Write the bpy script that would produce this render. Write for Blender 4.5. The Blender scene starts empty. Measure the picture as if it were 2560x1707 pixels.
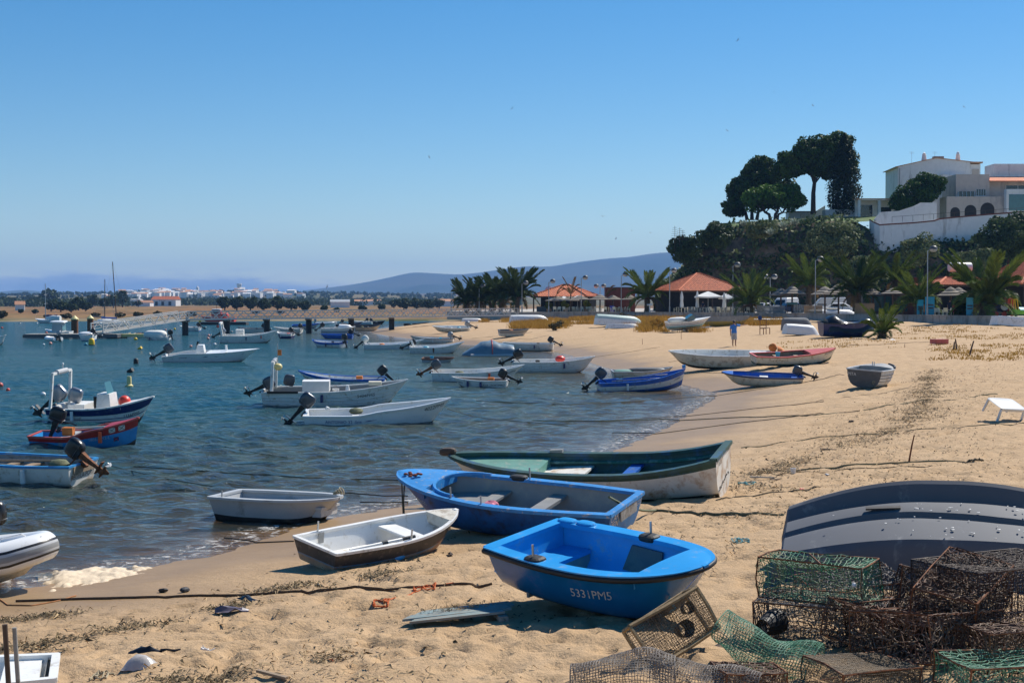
import bpy, math, random
import numpy as np
from mathutils import Vector, Matrix
R = math.radians
rng = np.random.default_rng(7)
random.seed(7)
scene = bpy.context.scene
COL = scene.collection
# ------------------------------------------------------------------ camera
F = 2560 * 50.0 / 36.0            # focal length in photo pixels
HORIZON = 760.0
CAMZ = 4.0
PITCH = math.atan((853.5 - HORIZON) / F)
cam_d = bpy.data.cameras.new('camera')
cam_d.lens = 50.0; cam_d.sensor_width = 36.0
cam_d.clip_start = 0.1; cam_d.clip_end = 60000
cam = bpy.data.objects.new('camera', cam_d)
cam.location = (0, 0, CAMZ); cam.rotation_euler = (R(90) - PITCH, 0, 0)
COL.objects.link(cam); scene.camera = cam
# ------------------------------------------------------------------ sky and sun
SUN_AZ, SUN_EL = 44.0, 47.0       # azimuth clockwise from +Y (view direction), elevation
world = bpy.data.worlds.new('World'); scene.world = world; world.use_nodes = True
wn, wl_ = world.node_tree.nodes, world.node_tree.links
wn.clear()
w_out = wn.new('ShaderNodeOutputWorld')
sky = wn.new('ShaderNodeTexSky'); sky.sky_type = 'NISHITA'; sky.sun_disc = False
sky.sun_elevation = R(SUN_EL); sky.sun_rotation = R(SUN_AZ)
sky.altitude = 0; sky.air_density = 1.0; sky.dust_density = 0.1; sky.ozone_density = 4.0
bg = wn.new('ShaderNodeBackground'); bg.inputs[1].default_value = 0.086
hs = wn.new('ShaderNodeHueSaturation'); hs.inputs['Saturation'].default_value = 1.38
wl_.new(sky.outputs[0], hs.inputs['Color']); wl_.new(hs.outputs[0], bg.inputs[0])
# low bank of sea cloud along the northern and western horizon
tc = wn.new('ShaderNodeTexCoord'); sx = wn.new('ShaderNodeSeparateXYZ')
wl_.new(tc.outputs['Generated'], sx.inputs[0])
mp = wn.new('ShaderNodeMapping'); mp.inputs['Scale'].default_value = (12, 12, 60)
wl_.new(tc.outputs['Generated'], mp.inputs[0])
nz = wn.new('ShaderNodeTexNoise'); nz.inputs['Scale'].default_value = 1.6; nz.inputs['Detail'].default_value = 7
nz.inputs['Roughness'].default_value = 0.55
wl_.new(mp.outputs[0], nz.inputs[0])
def wmath(op, a, b, clamp=False):
    n = wn.new('ShaderNodeMath'); n.operation = op; n.use_clamp = clamp
    for i, v in enumerate((a, b)):
        if v is None: continue
        if isinstance(v, (int, float)): n.inputs[i].default_value = v
        else: wl_.new(v, n.inputs[i])
    return n.outputs[0]
# bank height falls away towards +X (the land side)
h = wmath('SUBTRACT', 0.0225, wmath('MULTIPLY', wmath('MAXIMUM', wmath('ADD', sx.outputs[0], 0.18), 0.0), 0.075))
top = wmath('ADD', h, wmath('MULTIPLY', wmath('SUBTRACT', nz.outputs[0], 0.5), 0.026))
dlt = wmath('SUBTRACT', top, sx.outputs[2])
mask = wmath('MULTIPLY', dlt, 150.0, True)
mask = wmath('MULTIPLY', mask, 0.95)
bright = wmath('SUBTRACT', 1.0, wmath('MULTIPLY', dlt, 85.0, True))
cmx = wn.new('ShaderNodeMix'); cmx.data_type = 'RGBA'
cmx.inputs['A'].default_value = (0.21, 0.285, 0.43, 1); cmx.inputs['B'].default_value = (0.50, 0.55, 0.60, 1)
wl_.new(bright, cmx.inputs['Factor'])
cbg = wn.new('ShaderNodeBackground'); cbg.inputs[1].default_value = 0.86
wl_.new(cmx.outputs['Result'], cbg.inputs[0])
wmix = wn.new('ShaderNodeMixShader')
wl_.new(mask, wmix.inputs[0]); wl_.new(bg.outputs[0], wmix.inputs[1]); wl_.new(cbg.outputs[0], wmix.inputs[2])
wl_.new(wmix.outputs[0], w_out.inputs[0])
sun_d = bpy.data.lights.new('sun', 'SUN'); sun_d.energy = 5.0; sun_d.angle = R(0.53); sun_d.color = (1.0, 0.94, 0.84)
sun = bpy.data.objects.new('sun', sun_d)
_sd = Vector((math.sin(R(SUN_AZ)) * math.cos(R(SUN_EL)), math.cos(R(SUN_AZ)) * math.cos(R(SUN_EL)), math.sin(R(SUN_EL))))
sun.rotation_euler = _sd.to_track_quat('Z', 'Y').to_euler(); sun.location = (60, 20, 80)
COL.objects.link(sun)
scene.view_settings.view_transform = 'Standard'; scene.view_settings.look = 'None'
scene.view_settings.exposure = 0.30; scene.view_settings.gamma = 1.0
scene.view_settings.use_curve_mapping = False
scene.render.engine = 'CYCLES'
cy = scene.cycles
cy.use_denoising = True; cy.max_bounces = 6; cy.diffuse_bounces = 2; cy.glossy_bounces = 3
cy.transmission_bounces = 4; cy.transparent_max_bounces = 12; cy.volume_bounces = 1
cy.caustics_reflective = False; cy.caustics_refractive = False; cy.sample_clamp_indirect = 4.0
# ------------------------------------------------------------------ pixel rays, for finding where things stand
def ray(px, py):
    cx = (px - 1280.0) / F; cyy = -(py - 853.5) / F
    c, s = math.cos(PITCH), math.sin(PITCH)
    return Vector((cx, c + cyy * s, -s + cyy * c))
def at(px, py, Y):
    d = ray(px, py); k = Y / d.y
    return Vector((d.x * k, Y, CAMZ + d.z * k))
def on(px, py, z=0.0):
    d = ray(px, py); k = (z - CAMZ) / d.z
    return Vector((d.x * k, d.y * k, z))
# ------------------------------------------------------------------ mesh collector
def rot3(rx=0, ry=0, rz=0):
    return Matrix.Rotation(rz, 3, 'Z') @ Matrix.Rotation(ry, 3, 'Y') @ Matrix.Rotation(rx, 3, 'X')
class MB:
    def __init__(s): s.v = []; s.f = []; s.m = []
    def add(s, vs, fs, m=0):
        o = len(s.v); s.v.extend([tuple(p) for p in vs])
        s.f.extend([tuple(i + o for i in f) for f in fs]); s.m.extend([m] * len(fs)); return s
    def box(s, c, size, m=0, rot=None, top=(1, 1)):
        c = Vector(c); a, b, h = size[0] / 2, size[1] / 2, size[2] / 2
        vs = []
        for z in (-1, 1):
            kx, ky = (top if z > 0 else (1, 1))
            for x, y in ((-1, -1), (1, -1), (1, 1), (-1, 1)):
                p = Vector((x * a * kx, y * b * ky, z * h))
                vs.append(c + (rot @ p if rot else p))
        return s.add(vs, [(3, 2, 1, 0), (4, 5, 6, 7), (0, 1, 5, 4), (1, 2, 6, 5), (2, 3, 7, 6), (3, 0, 4, 7)], m)
    def bar(s, a, b, w, h=None, m=0, up=(0, 0, 1)):
        a, b = Vector(a), Vector(b); d = b - a
        if d.length < 1e-6: return s
        d.normalize(); u = Vector(up)
        if abs(d.dot(u)) > 0.97: u = Vector((1, 0, 0))
        sd = d.cross(u).normalized(); u = sd.cross(d)
        h = w if h is None else h; vs = []
        for p in (a, b):
            for i, j in ((-1, -1), (1, -1), (1, 1), (-1, 1)):
                vs.append(p + sd * i * w / 2 + u * j * h / 2)
        return s.add(vs, [(3, 2, 1, 0), (4, 5, 6, 7), (0, 1, 5, 4), (1, 2, 6, 5), (2, 3, 7, 6), (3, 0, 4, 7)], m)
    def loft(s, rings, m=0, caps=True, closed=True):
        n = len(rings[0]); vs = [p for r in rings for p in r]; fs = []
        for i in range(len(rings) - 1):
            for j in range(n if closed else n - 1):
                k = (j + 1) % n
                fs.append((i * n + j, i * n + k, (i + 1) * n + k, (i + 1) * n + j))
        if caps:
            fs.append(tuple(range(n - 1, -1, -1))); fs.append(tuple((len(rings) - 1) * n + j for j in range(n)))
        return s.add(vs, fs, m)
    def tube(s, pts, r, n=6, m=0, caps=True, flat=1.0):
        pts = [Vector(p) for p in pts]; rings = []; prev = None
        for i, p in enumerate(pts):
            d = (pts[min(i + 1, len(pts) - 1)] - pts[max(i - 1, 0)])
            d = d.normalized() if d.length > 1e-9 else Vector((0, 0, 1))
            if prev is None:
                u = Vector((0, 0, 1)) if abs(d.z) < 0.95 else Vector((1, 0, 0))
            else: u = prev
            sd = d.cross(u)
            if sd.length < 1e-6: sd = d.cross(Vector((1, 0.3, 0)))
            sd.normalize(); u = sd.cross(d); prev = u
            rr = r[i] if isinstance(r, (list, tuple)) else r
            rings.append([p + sd * math.cos(2 * math.pi * k / n) * rr + u * math.sin(2 * math.pi * k / n) * rr * flat for k in range(n)])
        return s.loft(rings, m, caps)
    def lathe(s, prof, n=12, c=(0, 0, 0), m=0, rot=None, caps=True):
        c = Vector(c); rings = []
        for r, z in prof:
            ring = []
            for k in range(n):
                p = Vector((math.cos(2 * math.pi * k / n) * r, math.sin(2 * math.pi * k / n) * r, z))
                ring.append(c + (rot @ p if rot else p))
            rings.append(ring)
        return s.loft(rings, m, caps)
    def sell(s, c, size, e=3.0, nz=7, n=14, m=0, rot=None, shear=0.0):
        """a rounded box: superellipse rings stacked up"""
        c = Vector(c); rings = []
        for i in range(nz):
            a = -math.pi / 2 + math.pi * i / (nz - 1)
            zc = math.copysign(abs(math.sin(a)) ** (2 / e), math.sin(a)); k = max(abs(math.cos(a)) ** (2 / e), 0.02)
            ring = []
            for j in range(n):
                t = 2 * math.pi * j / n
                x = math.copysign(abs(math.cos(t)) ** (2 / e), math.cos(t)); y = math.copysign(abs(math.sin(t)) ** (2 / e), math.sin(t))
                p = Vector((x * k * size[0] / 2 + shear * zc, y * k * size[1] / 2, zc * size[2] / 2))
                ring.append(c + (rot @ p if rot else p))
            rings.append(ring)
        return s.loft(rings, m, True)
    def mesh(s, name, mats, smooth=None):
        me = bpy.data.meshes.new(name); me.from_pydata(s.v, [], s.f)
        for mt in (mats if isinstance(mats, (list, tuple)) else [mats]): me.materials.append(mt)
        if any(s.m): me.polygons.foreach_set('material_index', s.m)
        if smooth is not None:
            me.polygons.foreach_set('use_smooth', [True] * len(me.polygons))
            if smooth < 180: me.set_sharp_from_angle(angle=R(smooth))
        me.update(); return me
    def build(s, name, mats, parent=None, smooth=None, loc=None, rot=None):
        return link(name, s.mesh(name, mats, smooth), parent, loc, rot)
def link(name, data, parent=None, loc=None, rot=None):
    o = bpy.data.objects.new(name, data); COL.objects.link(o)
    if parent: o.parent = parent
    if loc is not None: o.location = loc
    if rot is not None: o.rotation_euler = rot
    return o
def tag(o, label=None, cat=None, group=None, kind=None):
    if label: o['label'] = label
    if cat: o['category'] = cat
    if group: o['group'] = group
    if kind: o['kind'] = kind
    return o
def thing(name, label, cat, loc=(0, 0, 0), rot=(0, 0, 0), group=None):
    o = link(name, None, None, loc, rot); o.empty_display_size = 0.2
    return tag(o, label, cat, group)
def np_mesh(name, verts, faces, mats, smooth=False):
    """fast mesh from numpy arrays; faces is (m,k)"""
    verts = np.asarray(verts, dtype=np.float32); faces = np.asarray(faces, dtype=np.int32)
    me = bpy.data.meshes.new(name); m, k = faces.shape
    me.vertices.add(len(verts)); me.vertices.foreach_set('co', verts.ravel())
    me.loops.add(m * k); me.loops.foreach_set('vertex_index', faces.ravel())
    me.polygons.add(m); me.polygons.foreach_set('loop_start', np.arange(0, m * k, k, dtype=np.int32))
    me.polygons.foreach_set('loop_total', np.full(m, k, dtype=np.int32))
    if smooth: me.polygons.foreach_set('use_smooth', np.ones(m, dtype=bool))
    for mt in (mats if isinstance(mats, (list, tuple)) else ([mats] if mats else [])): me.materials.append(mt)
    me.update(calc_edges=True); me.validate(); return me
def grid_faces(nr, nc):
    i = np.arange(nr - 1)[:, None] * nc + np.arange(nc - 1)[None, :]
    return np.stack([i, i + 1, i + nc + 1, i + nc], -1).reshape(-1, 4)
def set_attr(me, name, vals):
    a = me.attributes.new(name, 'FLOAT', 'POINT'); a.data.foreach_set('value', np.asarray(vals, dtype=np.float32).ravel())
# value noise in numpy
_perm = rng.random((256, 256))
def vnoise(x, y, seed=0):
    x = np.asarray(x, float) + seed * 17.31; y = np.asarray(y, float) + seed * 9.77
    xi = np.floor(x).astype(int); yi = np.floor(y).astype(int); fx = x - xi; fy = y - yi
    fx = fx * fx * (3 - 2 * fx); fy = fy * fy * (3 - 2 * fy)
    g = lambda a, b: _perm[a & 255, b & 255]
    return (g(xi, yi) * (1 - fx) + g(xi + 1, yi) * fx) * (1 - fy) + (g(xi, yi + 1) * (1 - fx) + g(xi + 1, yi + 1) * fx) * fy
def fbm(x, y, oct=4, seed=0):
    t = 0; a = 0.5
    for i in range(oct):
        t = t + a * (vnoise(x, y, seed + i) - 0.5); x = np.asarray(x) * 2.03; y = np.asarray(y) * 2.03; a *= 0.5
    return t
# ------------------------------------------------------------------ materials
_M = {}
def _nodes(name):
    m = bpy.data.materials.new(name); m.use_nodes = True
    nt = m.node_tree; nt.nodes.clear()
    o = nt.nodes.new('ShaderNodeOutputMaterial'); p = nt.nodes.new('ShaderNodeBsdfPrincipled')
    nt.links.new(p.outputs[0], o.inputs[0]); return m, nt, p, o
def _mixc(nt, fac, a, b, blend='MIX'):
    n = nt.nodes.new('ShaderNodeMix'); n.data_type = 'RGBA'; n.blend_type = blend
    for key, v in (('Factor', fac), ('A', a), ('B', b)):
        if isinstance(v, (tuple, list)): n.inputs[key].default_value = (*v[:3], 1)
        elif isinstance(v, (int, float)): n.inputs[key].default_value = v
        else: nt.links.new(v, n.inputs[key])
    return n.outputs['Result']
def _noise(nt, scale, detail=4, rough=0.55, vec=None, dist=0.0, stretch=None):
    n = nt.nodes.new('ShaderNodeTexNoise'); n.inputs['Scale'].default_value = scale
    n.inputs['Detail'].default_value = detail; n.inputs['Roughness'].default_value = rough; n.inputs['Distortion'].default_value = dist
    if vec is None:
        t = nt.nodes.new('ShaderNodeTexCoord'); vec = t.outputs['Object']
    if stretch:
        mpn = nt.nodes.new('ShaderNodeMapping'); mpn.inputs['Scale'].default_value = stretch
        nt.links.new(vec, mpn.inputs[0]); vec = mpn.outputs[0]
    nt.links.new(vec, n.inputs['Vector']); return n.outputs[0]
def _ramp(nt, fac, lo, hi):
    n = nt.nodes.new('ShaderNodeMapRange'); n.clamp = True
    n.inputs[1].default_value = lo; n.inputs[2].default_value = hi
    nt.links.new(fac, n.inputs[0]); return n.outputs[0]
def _math(nt, op, a, b=None, clamp=False):
    n = nt.nodes.new('ShaderNodeMath'); n.operation = op; n.use_clamp = clamp
    for i, v in enumerate((a, b)):
        if v is None: continue
        if isinstance(v, (int, float)): n.inputs[i].default_value = v
        else: nt.links.new(v, n.inputs[i])
    return n.outputs[0]
def _bump(nt, p, h, strength, dist=0.02):
    b = nt.nodes.new('ShaderNodeBump'); b.inputs['Strength'].default_value = strength; b.inputs['Distance'].default_value = dist
    nt.links.new(h, b.inputs['Height']); nt.links.new(b.outputs[0], p.inputs['Normal']); return b
def _attr(nt, name):
    a = nt.nodes.new('ShaderNodeAttribute'); a.attribute_name = name; return a.outputs['Fac']
def pm(name, col, rough=0.5, var=0.12, scale=6.0, bump=0.0, metal=0.0, dirt=None, amt=0.35, dscale=3.0, stretch=None, spec=0.5, island=0.0):
    """procedural colour with mottling, optional worn or dirty patches of a second colour"""
    if name in _M: return _M[name]
    m, nt, p, o = _nodes(name)
    n = _noise(nt, scale, 5)
    c = _mixc(nt, _ramp(nt, n, 0.3, 0.7), tuple(v * (1 - var) for v in col), tuple(min(1, v * (1 + var)) for v in col))
    if island:
        g = nt.nodes.new('ShaderNodeNewGeometry')
        f = nt.nodes.new('ShaderNodeMapRange'); f.inputs[3].default_value = 1 - island; f.inputs[4].default_value = 1 + island
        nt.links.new(g.outputs['Random Per Island'], f.inputs[0])
        hsv = nt.nodes.new('ShaderNodeHueSaturation'); nt.links.new(f.outputs[0], hsv.inputs['Value']); nt.links.new(c, hsv.inputs['Color']); c = hsv.outputs[0]
    if dirt:
        n2 = _noise(nt, dscale, 8, 0.68, dist=0.3, stretch=stretch)
        c = _mixc(nt, _ramp(nt, n2, 0.62 - amt * 0.4, 0.72 - amt * 0.25), c, dirt)
    nt.links.new(c, p.inputs['Base Color'])
    p.inputs['Roughness'].default_value = rough; p.inputs['Metallic'].default_value = metal
    p.inputs['Specular IOR Level'].default_value = spec
    if bump: _bump(nt, p, _noise(nt, scale * 5, 5), bump, 0.01)
    _M[name] = m; return m
def foliage(name, col, col2, rough=0.55):
    if name in _M: return _M[name]
    m, nt, p, o = _nodes(name)
    g = nt.nodes.new('ShaderNodeNewGeometry')
    n = _noise(nt, 0.35, 4)
    f = _math(nt, 'ADD', _math(nt, 'MULTIPLY', g.outputs['Random Per Island'], 0.55), _math(nt, 'MULTIPLY', _ramp(nt, n, 0.35, 0.65), 0.45))
    c = _mixc(nt, f, col, col2)
    nt.links.new(c, p.inputs['Base Color']); p.inputs['Roughness'].default_value = rough
    p.inputs['Specular IOR Level'].default_value = 0.08
    tr = nt.nodes.new('ShaderNodeBsdfTranslucent'); nt.links.new(c, tr.inputs[0])
    mx = nt.nodes.new('ShaderNodeMixShader'); mx.inputs[0].default_value = 0.22
    nt.links.new(p.outputs[0], mx.inputs[1]); nt.links.new(tr.outputs[0], mx.inputs[2]); nt.links.new(mx.outputs[0], o.inputs[0])
    _M[name] = m; return m
WHITE = pm('white_paint', (0.81, 0.80, 0.76), 0.38, 0.05, 3, dirt=(0.50, 0.45, 0.36), amt=0.18, dscale=5)
WHITE2 = pm('cream_paint', (0.72, 0.67, 0.56), 0.45, 0.07, 3, dirt=(0.42, 0.34, 0.24), amt=0.28, dscale=4)
GELW = pm('white_gelcoat', (0.84, 0.84, 0.82), 0.25, 0.03, 2, dirt=(0.55, 0.53, 0.44), amt=0.10, dscale=3)
WORNW = pm('worn_white_paint', (0.74, 0.71, 0.64), 0.55, 0.08, 4, 0.15, dirt=(0.42, 0.25, 0.12), amt=0.30, dscale=2.6)
NAVY = pm('navy_paint', (0.012, 0.03, 0.13), 0.35, 0.2, 4, dirt=(0.10, 0.13, 0.20), amt=0.15)
BLUE = pm('blue_paint', (0.02, 0.13, 0.50), 0.38, 0.15, 4, dirt=(0.16, 0.22, 0.30), amt=0.18, dscale=5)
BLUE2 = pm('bright_blue_paint', (0.026, 0.32, 0.72), 0.33, 0.10, 3, dirt=(0.20, 0.36, 0.56), amt=0.10, dscale=6)
BLUEHULL = pm('shaded_blue_gelcoat', (0.005, 0.125, 0.34), 0.22, 0.12, 3, dirt=(0.05, 0.14, 0.36), amt=0.15, dscale=3)  # darker copy of the inside blue; the hull side's shade is in the colour
SKYB = pm('light_blue_paint', (0.03, 0.27, 0.60), 0.42, 0.14, 4, dirt=(0.25, 0.36, 0.42), amt=0.2)
RED = pm('red_paint', (0.40, 0.02, 0.018), 0.4, 0.15, 5, dirt=(0.24, 0.03, 0.025), amt=0.2)
REDP = pm('faded_red_paint', (0.52, 0.09, 0.07), 0.45, 0.12, 5, dirt=(0.6, 0.25, 0.2), amt=0.15)
GREENP = pm('worn_green_paint', (0.035, 0.15, 0.12), 0.55, 0.25, 5, 0.2, dirt=(0.20, 0.36, 0.32), amt=0.30, dscale=4)
GREENL = pm('pale_green_paint', (0.13, 0.30, 0.24), 0.5, 0.15, 4, 0.2, dirt=(0.30, 0.34, 0.28), amt=0.2, dscale=5)
GREEND = pm('dark_green_paint', (0.025, 0.075, 0.06), 0.5, 0.3, 5, 0.2, dirt=(0.02, 0.10, 0.22), amt=0.30, dscale=3)
GREYP = pm('grey_paint', (0.27, 0.27, 0.26), 0.5, 0.10, 4, 0.1, dirt=(0.36, 0.33, 0.27), amt=0.2, dscale=4)
GREYD = pm('dark_grey_paint', (0.085, 0.09, 0.095), 0.5, 0.15, 4, 0.1, dirt=(0.14, 0.13, 0.12), amt=0.2)
GREYL = pm('light_grey_plastic', (0.47, 0.48, 0.48), 0.4, 0.05, 3, dirt=(0.34, 0.33, 0.31), amt=0.15)
GREYB = pm('blue_grey_plastic', (0.105, 0.113, 0.13), 0.72, 0.05, 2, dirt=(0.24, 0.24, 0.24), amt=0.12, dscale=2)
CHAR = pm('black_antifouling', (0.022, 0.022, 0.024), 0.6, 0.3, 5, dirt=(0.10, 0.085, 0.06), amt=0.25)
BROWNH = pm('brown_grey_hull_paint', (0.048, 0.043, 0.042), 0.6, 0.14, 6, 0.15, dirt=(0.15, 0.12, 0.10), amt=0.15, dscale=9)
BROWNB = pm('scuffed_bottom_paint', (0.36, 0.26, 0.17), 0.65, 0.2, 5, 0.2, dirt=(0.33, 0.15, 0.09), amt=0.3, dscale=4)
BLACK = pm('black_plastic', (0.014, 0.014, 0.015), 0.32, 0.2, 4)
RUBBER = pm('black_rubber', (0.016, 0.016, 0.017), 0.6, 0.3, 6, 0.1)
MOTORG = pm('dark_grey_motor', (0.075, 0.085, 0.10), 0.28, 0.1, 4, metal=0.3)
MOTORS = pm('silver_grey_motor', (0.26, 0.28, 0.31), 0.3, 0.08, 4, metal=0.4)
STEEL = pm('galvanised_steel', (0.42, 0.43, 0.43), 0.42, 0.1, 4, metal=0.6)
ALU = pm('aluminium', (0.56, 0.56, 0.54), 0.45, 0.08, 4, metal=0.35)
RUST = pm('rust', (0.24, 0.085, 0.03), 0.85, 0.4, 14, 0.5, dirt=(0.09, 0.035, 0.018), amt=0.45, dscale=12)
WOOD = pm('weathered_wood', (0.30, 0.22, 0.145), 0.75, 0.25, 4, 0.3, dirt=(0.16, 0.11, 0.07), amt=0.3, stretch=(1, 8, 8))
WOODG = pm('grey_weathered_wood', (0.30, 0.29, 0.265), 0.8, 0.2, 4, 0.3, dirt=(0.17, 0.15, 0.12), amt=0.3, dscale=6)
WOODD = pm('dark_wood', (0.085, 0.055, 0.038), 0.75, 0.3, 6, 0.3)
WOODO = pm('fence_pine', (0.42, 0.26, 0.13), 0.7, 0.15, 6, 0.2, island=0.15)
THATCH = pm('grey_thatch', (0.27, 0.235, 0.195), 0.95, 0.25, 9, 0.6, dirt=(0.13, 0.11, 0.09), amt=0.35, dscale=9)
ROPE = pm('dark_rope', (0.10, 0.085, 0.055), 0.9, 0.3, 30, 0.4)
ROPEG = pm('greenish_rope', (0.14, 0.15, 0.085), 0.9, 0.3, 30, 0.4)
ROPET = pm('tan_rope', (0.40, 0.33, 0.21), 0.9, 0.2, 30, 0.4)
ORANGE = pm('orange_cord', (0.62, 0.13, 0.025), 0.8, 0.2, 20, 0.3)
ORANGEC = pm('orange_canvas', (0.60, 0.18, 0.035), 0.8, 0.15, 5, 0.3)
CYANR = pm('teal_cord', (0.13, 0.36, 0.38), 0.8, 0.2, 20)
CANVAS = pm('white_canvas', (0.76, 0.75, 0.70), 0.8, 0.05, 3, 0.1)
CANVASG = pm('grey_canvas', (0.16, 0.165, 0.17), 0.85, 0.12, 4, 0.2)
TARP = pm('black_tarpaulin', (0.011, 0.012, 0.014), 0.28, 0.3, 3, 0.3)
TARPB = pm('blue_grey_tarpaulin', (0.15, 0.22, 0.275), 0.35, 0.12, 4, 0.25, dirt=(0.24, 0.30, 0.33), amt=0.2)
YELLOW = pm('yellow_plastic', (0.80, 0.50, 0.015), 0.4, 0.06, 4)
YELLOWP = pm('pale_yellow_plastic', (0.72, 0.60, 0.25), 0.45, 0.08, 4)
PINKB = pm('faded_pink_plastic', (0.70, 0.33, 0.27), 0.5, 0.1, 4)
REDB = pm('red_plastic', (0.75, 0.06, 0.035), 0.4, 0.06, 4)
ORB = pm('orange_red_buoy', (0.80, 0.10, 0.03), 0.4, 0.08, 4)
WHITEB = pm('white_plastic', (0.78, 0.77, 0.74), 0.4, 0.05, 4)
CHAIRP = pm('cream_plastic', (0.78, 0.71, 0.53), 0.4, 0.05, 4)
TEALB = pm('teal_plastic', (0.02, 0.30, 0.42), 0.4, 0.1, 4)
LIME = pm('lime_plastic', (0.25, 0.55, 0.03), 0.4, 0.08, 4)
CYANP = pm('cyan_plastic', (0.05, 0.45, 0.65), 0.4, 0.08, 4)
CONC = pm('concrete', (0.36, 0.345, 0.315), 0.85, 0.15, 2, 0.3, dirt=(0.20, 0.185, 0.16), amt=0.35, dscale=1.2, stretch=(1, 1, 0.3))
PAVE = pm('paving', (0.42, 0.38, 0.33), 0.85, 0.12, 1.5, 0.2)
STUCCO = pm('white_stucco', (0.82, 0.79, 0.76), 0.8, 0.05, 1.2, 0.1, dirt=(0.52, 0.49, 0.46), amt=0.15, dscale=0.6, stretch=(1, 1, 0.25))
STUCCOP = pm('pinkish_stucco', (0.58, 0.49, 0.42), 0.8, 0.07, 1.2, 0.1, dirt=(0.38, 0.33, 0.30), amt=0.22, dscale=0.5, stretch=(1, 1, 0.25))
TERRA = pm('terracotta_tile', (0.60, 0.165, 0.06), 0.75, 0.18, 3, 0.2, dirt=(0.42, 0.10, 0.045), amt=0.3, dscale=2.5, island=0.12)
TERRAP = pm('faded_terracotta', (0.56, 0.28, 0.15), 0.8, 0.15, 1, 0.1)
DARKIN = pm('painted_interior_shade', (0.028, 0.026, 0.026), 0.8, 0.3, 2)  # near-black colour standing in for shade inside openings and under roofs
BRICKR = pm('dark_red_wall', (0.19, 0.055, 0.035), 0.85, 0.2, 2, 0.2)
GLASSD = pm('dark_glass', (0.016, 0.022, 0.028), 0.07, 0.1, 2, spec=0.8)
GLASST = pm('teal_glass', (0.06, 0.17, 0.19), 0.06, 0.1, 2, spec=0.8)
CARW = pm('white_car_paint', (0.78, 0.78, 0.77), 0.22, 0.03, 3)
CARB = pm('blue_car_paint', (0.012, 0.045, 0.14), 0.18, 0.05, 3)
SKIN = pm('skin', (0.36, 0.185, 0.115), 0.55, 0.08, 6)
SHIRTB = pm('blue_shirt', (0.055, 0.22, 0.60), 0.85, 0.1, 6)
DARKC = pm('dark_cloth', (0.02, 0.026, 0.05), 0.85, 0.2, 6)
PINKC = pm('red_cloth', (0.62, 0.05, 0.07), 0.85, 0.12, 8)
SHORTS = pm('checked_white_shorts', (0.55, 0.55, 0.53), 0.85, 0.05, 6, dirt=(0.12, 0.14, 0.2), amt=0.35, dscale=22)
HAIR = pm('dark_hair', (0.014, 0.011, 0.010), 0.5, 0.2, 10)
BARK = pm('bark', (0.075, 0.048, 0.034), 0.9, 0.35, 5, 0.6)
PALMT = pm('palm_trunk', (0.15, 0.105, 0.065), 0.95, 0.35, 5, 0.7)
PINK_RAG = pm('pink_rag', (0.62, 0.20, 0.26), 0.9, 0.1, 8)
PINE = foliage('pine_needles', (0.015, 0.036, 0.012), (0.085, 0.146, 0.028))
PINEL = foliage('light_pine_needles', (0.027, 0.070, 0.014), (0.135, 0.239, 0.034))
CYPR = foliage('cypress_foliage', (0.010, 0.025, 0.010), (0.034, 0.057, 0.017))
SCRUB = foliage('sunlit_scrub_foliage', (0.058, 0.096, 0.034), (0.243, 0.265, 0.119))  # lighter leaf copy; sunlight on the scrub is put into the colour
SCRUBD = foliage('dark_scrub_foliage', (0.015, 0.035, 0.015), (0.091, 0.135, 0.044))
FIG = foliage('fig_leaves', (0.017, 0.048, 0.011), (0.070, 0.137, 0.022))
PALM = foliage('palm_fronds', (0.044, 0.089, 0.020), (0.225, 0.281, 0.054))
PALMD = foliage('dark_palm_fronds', (0.025, 0.054, 0.014), (0.102, 0.139, 0.031))
DRYF = foliage('dry_fronds', (0.16, 0.10, 0.04), (0.30, 0.20, 0.09), 0.9)
FARTREE = foliage('far_tree_foliage', (0.021, 0.039, 0.016), (0.065, 0.094, 0.034))
FARBUSH = foliage('far_bush_foliage', (0.040, 0.044, 0.020), (0.095, 0.082, 0.038))
DRYG = foliage('dry_grass', (0.27, 0.145, 0.025), (0.55, 0.33, 0.07), 0.9)
AGAVE = foliage('agave_leaves', (0.13, 0.18, 0.14), (0.30, 0.35, 0.29))
HEDGE = foliage('hedge_leaves', (0.010, 0.032, 0.006), (0.035, 0.085, 0.012))
YELLG = foliage('yellow_green_leaves', (0.10, 0.11, 0.012), (0.26, 0.25, 0.03))
WEED = pm('dried_seaweed', (0.085, 0.062, 0.030), 0.95, 0.35, 10, island=0.6)
STRAW = pm('bleached_straw', (0.34, 0.24, 0.13), 0.95, 0.3, 10, island=0.45)
GRASS = pm('lawn_grass', (0.065, 0.12, 0.018), 0.9, 0.3, 1.5, 0.4)
def leaf_faces(pts, size, up=0.3, tri=False, aspect=1.0, nrm=None):
    """random small leaf quads at given points"""
    n = len(pts); a = rng.normal(size=(n, 3))
    if nrm is not None: a = a * 0.75 + nrm
    a[:, 2] += up; a /= np.linalg.norm(a, axis=1)[:, None] + 1e-9
    b = rng.normal(size=(n, 3)); u = np.cross(a, b); u /= np.linalg.norm(u, axis=1)[:, None] + 1e-9
    w = np.cross(a, u); s = (size * rng.uniform(0.6, 1.35, n))[:, None]
    u = u * s * 0.5; w = w * s * 0.5 * aspect
    v = np.stack([pts - u - w * 0.6, pts + u * 0.2 - w, pts + u + w * 0.5, pts - u * 0.3 + w], 1).reshape(-1, 3)
    f = np.arange(n * 4).reshape(-1, 4); return v, f
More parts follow.
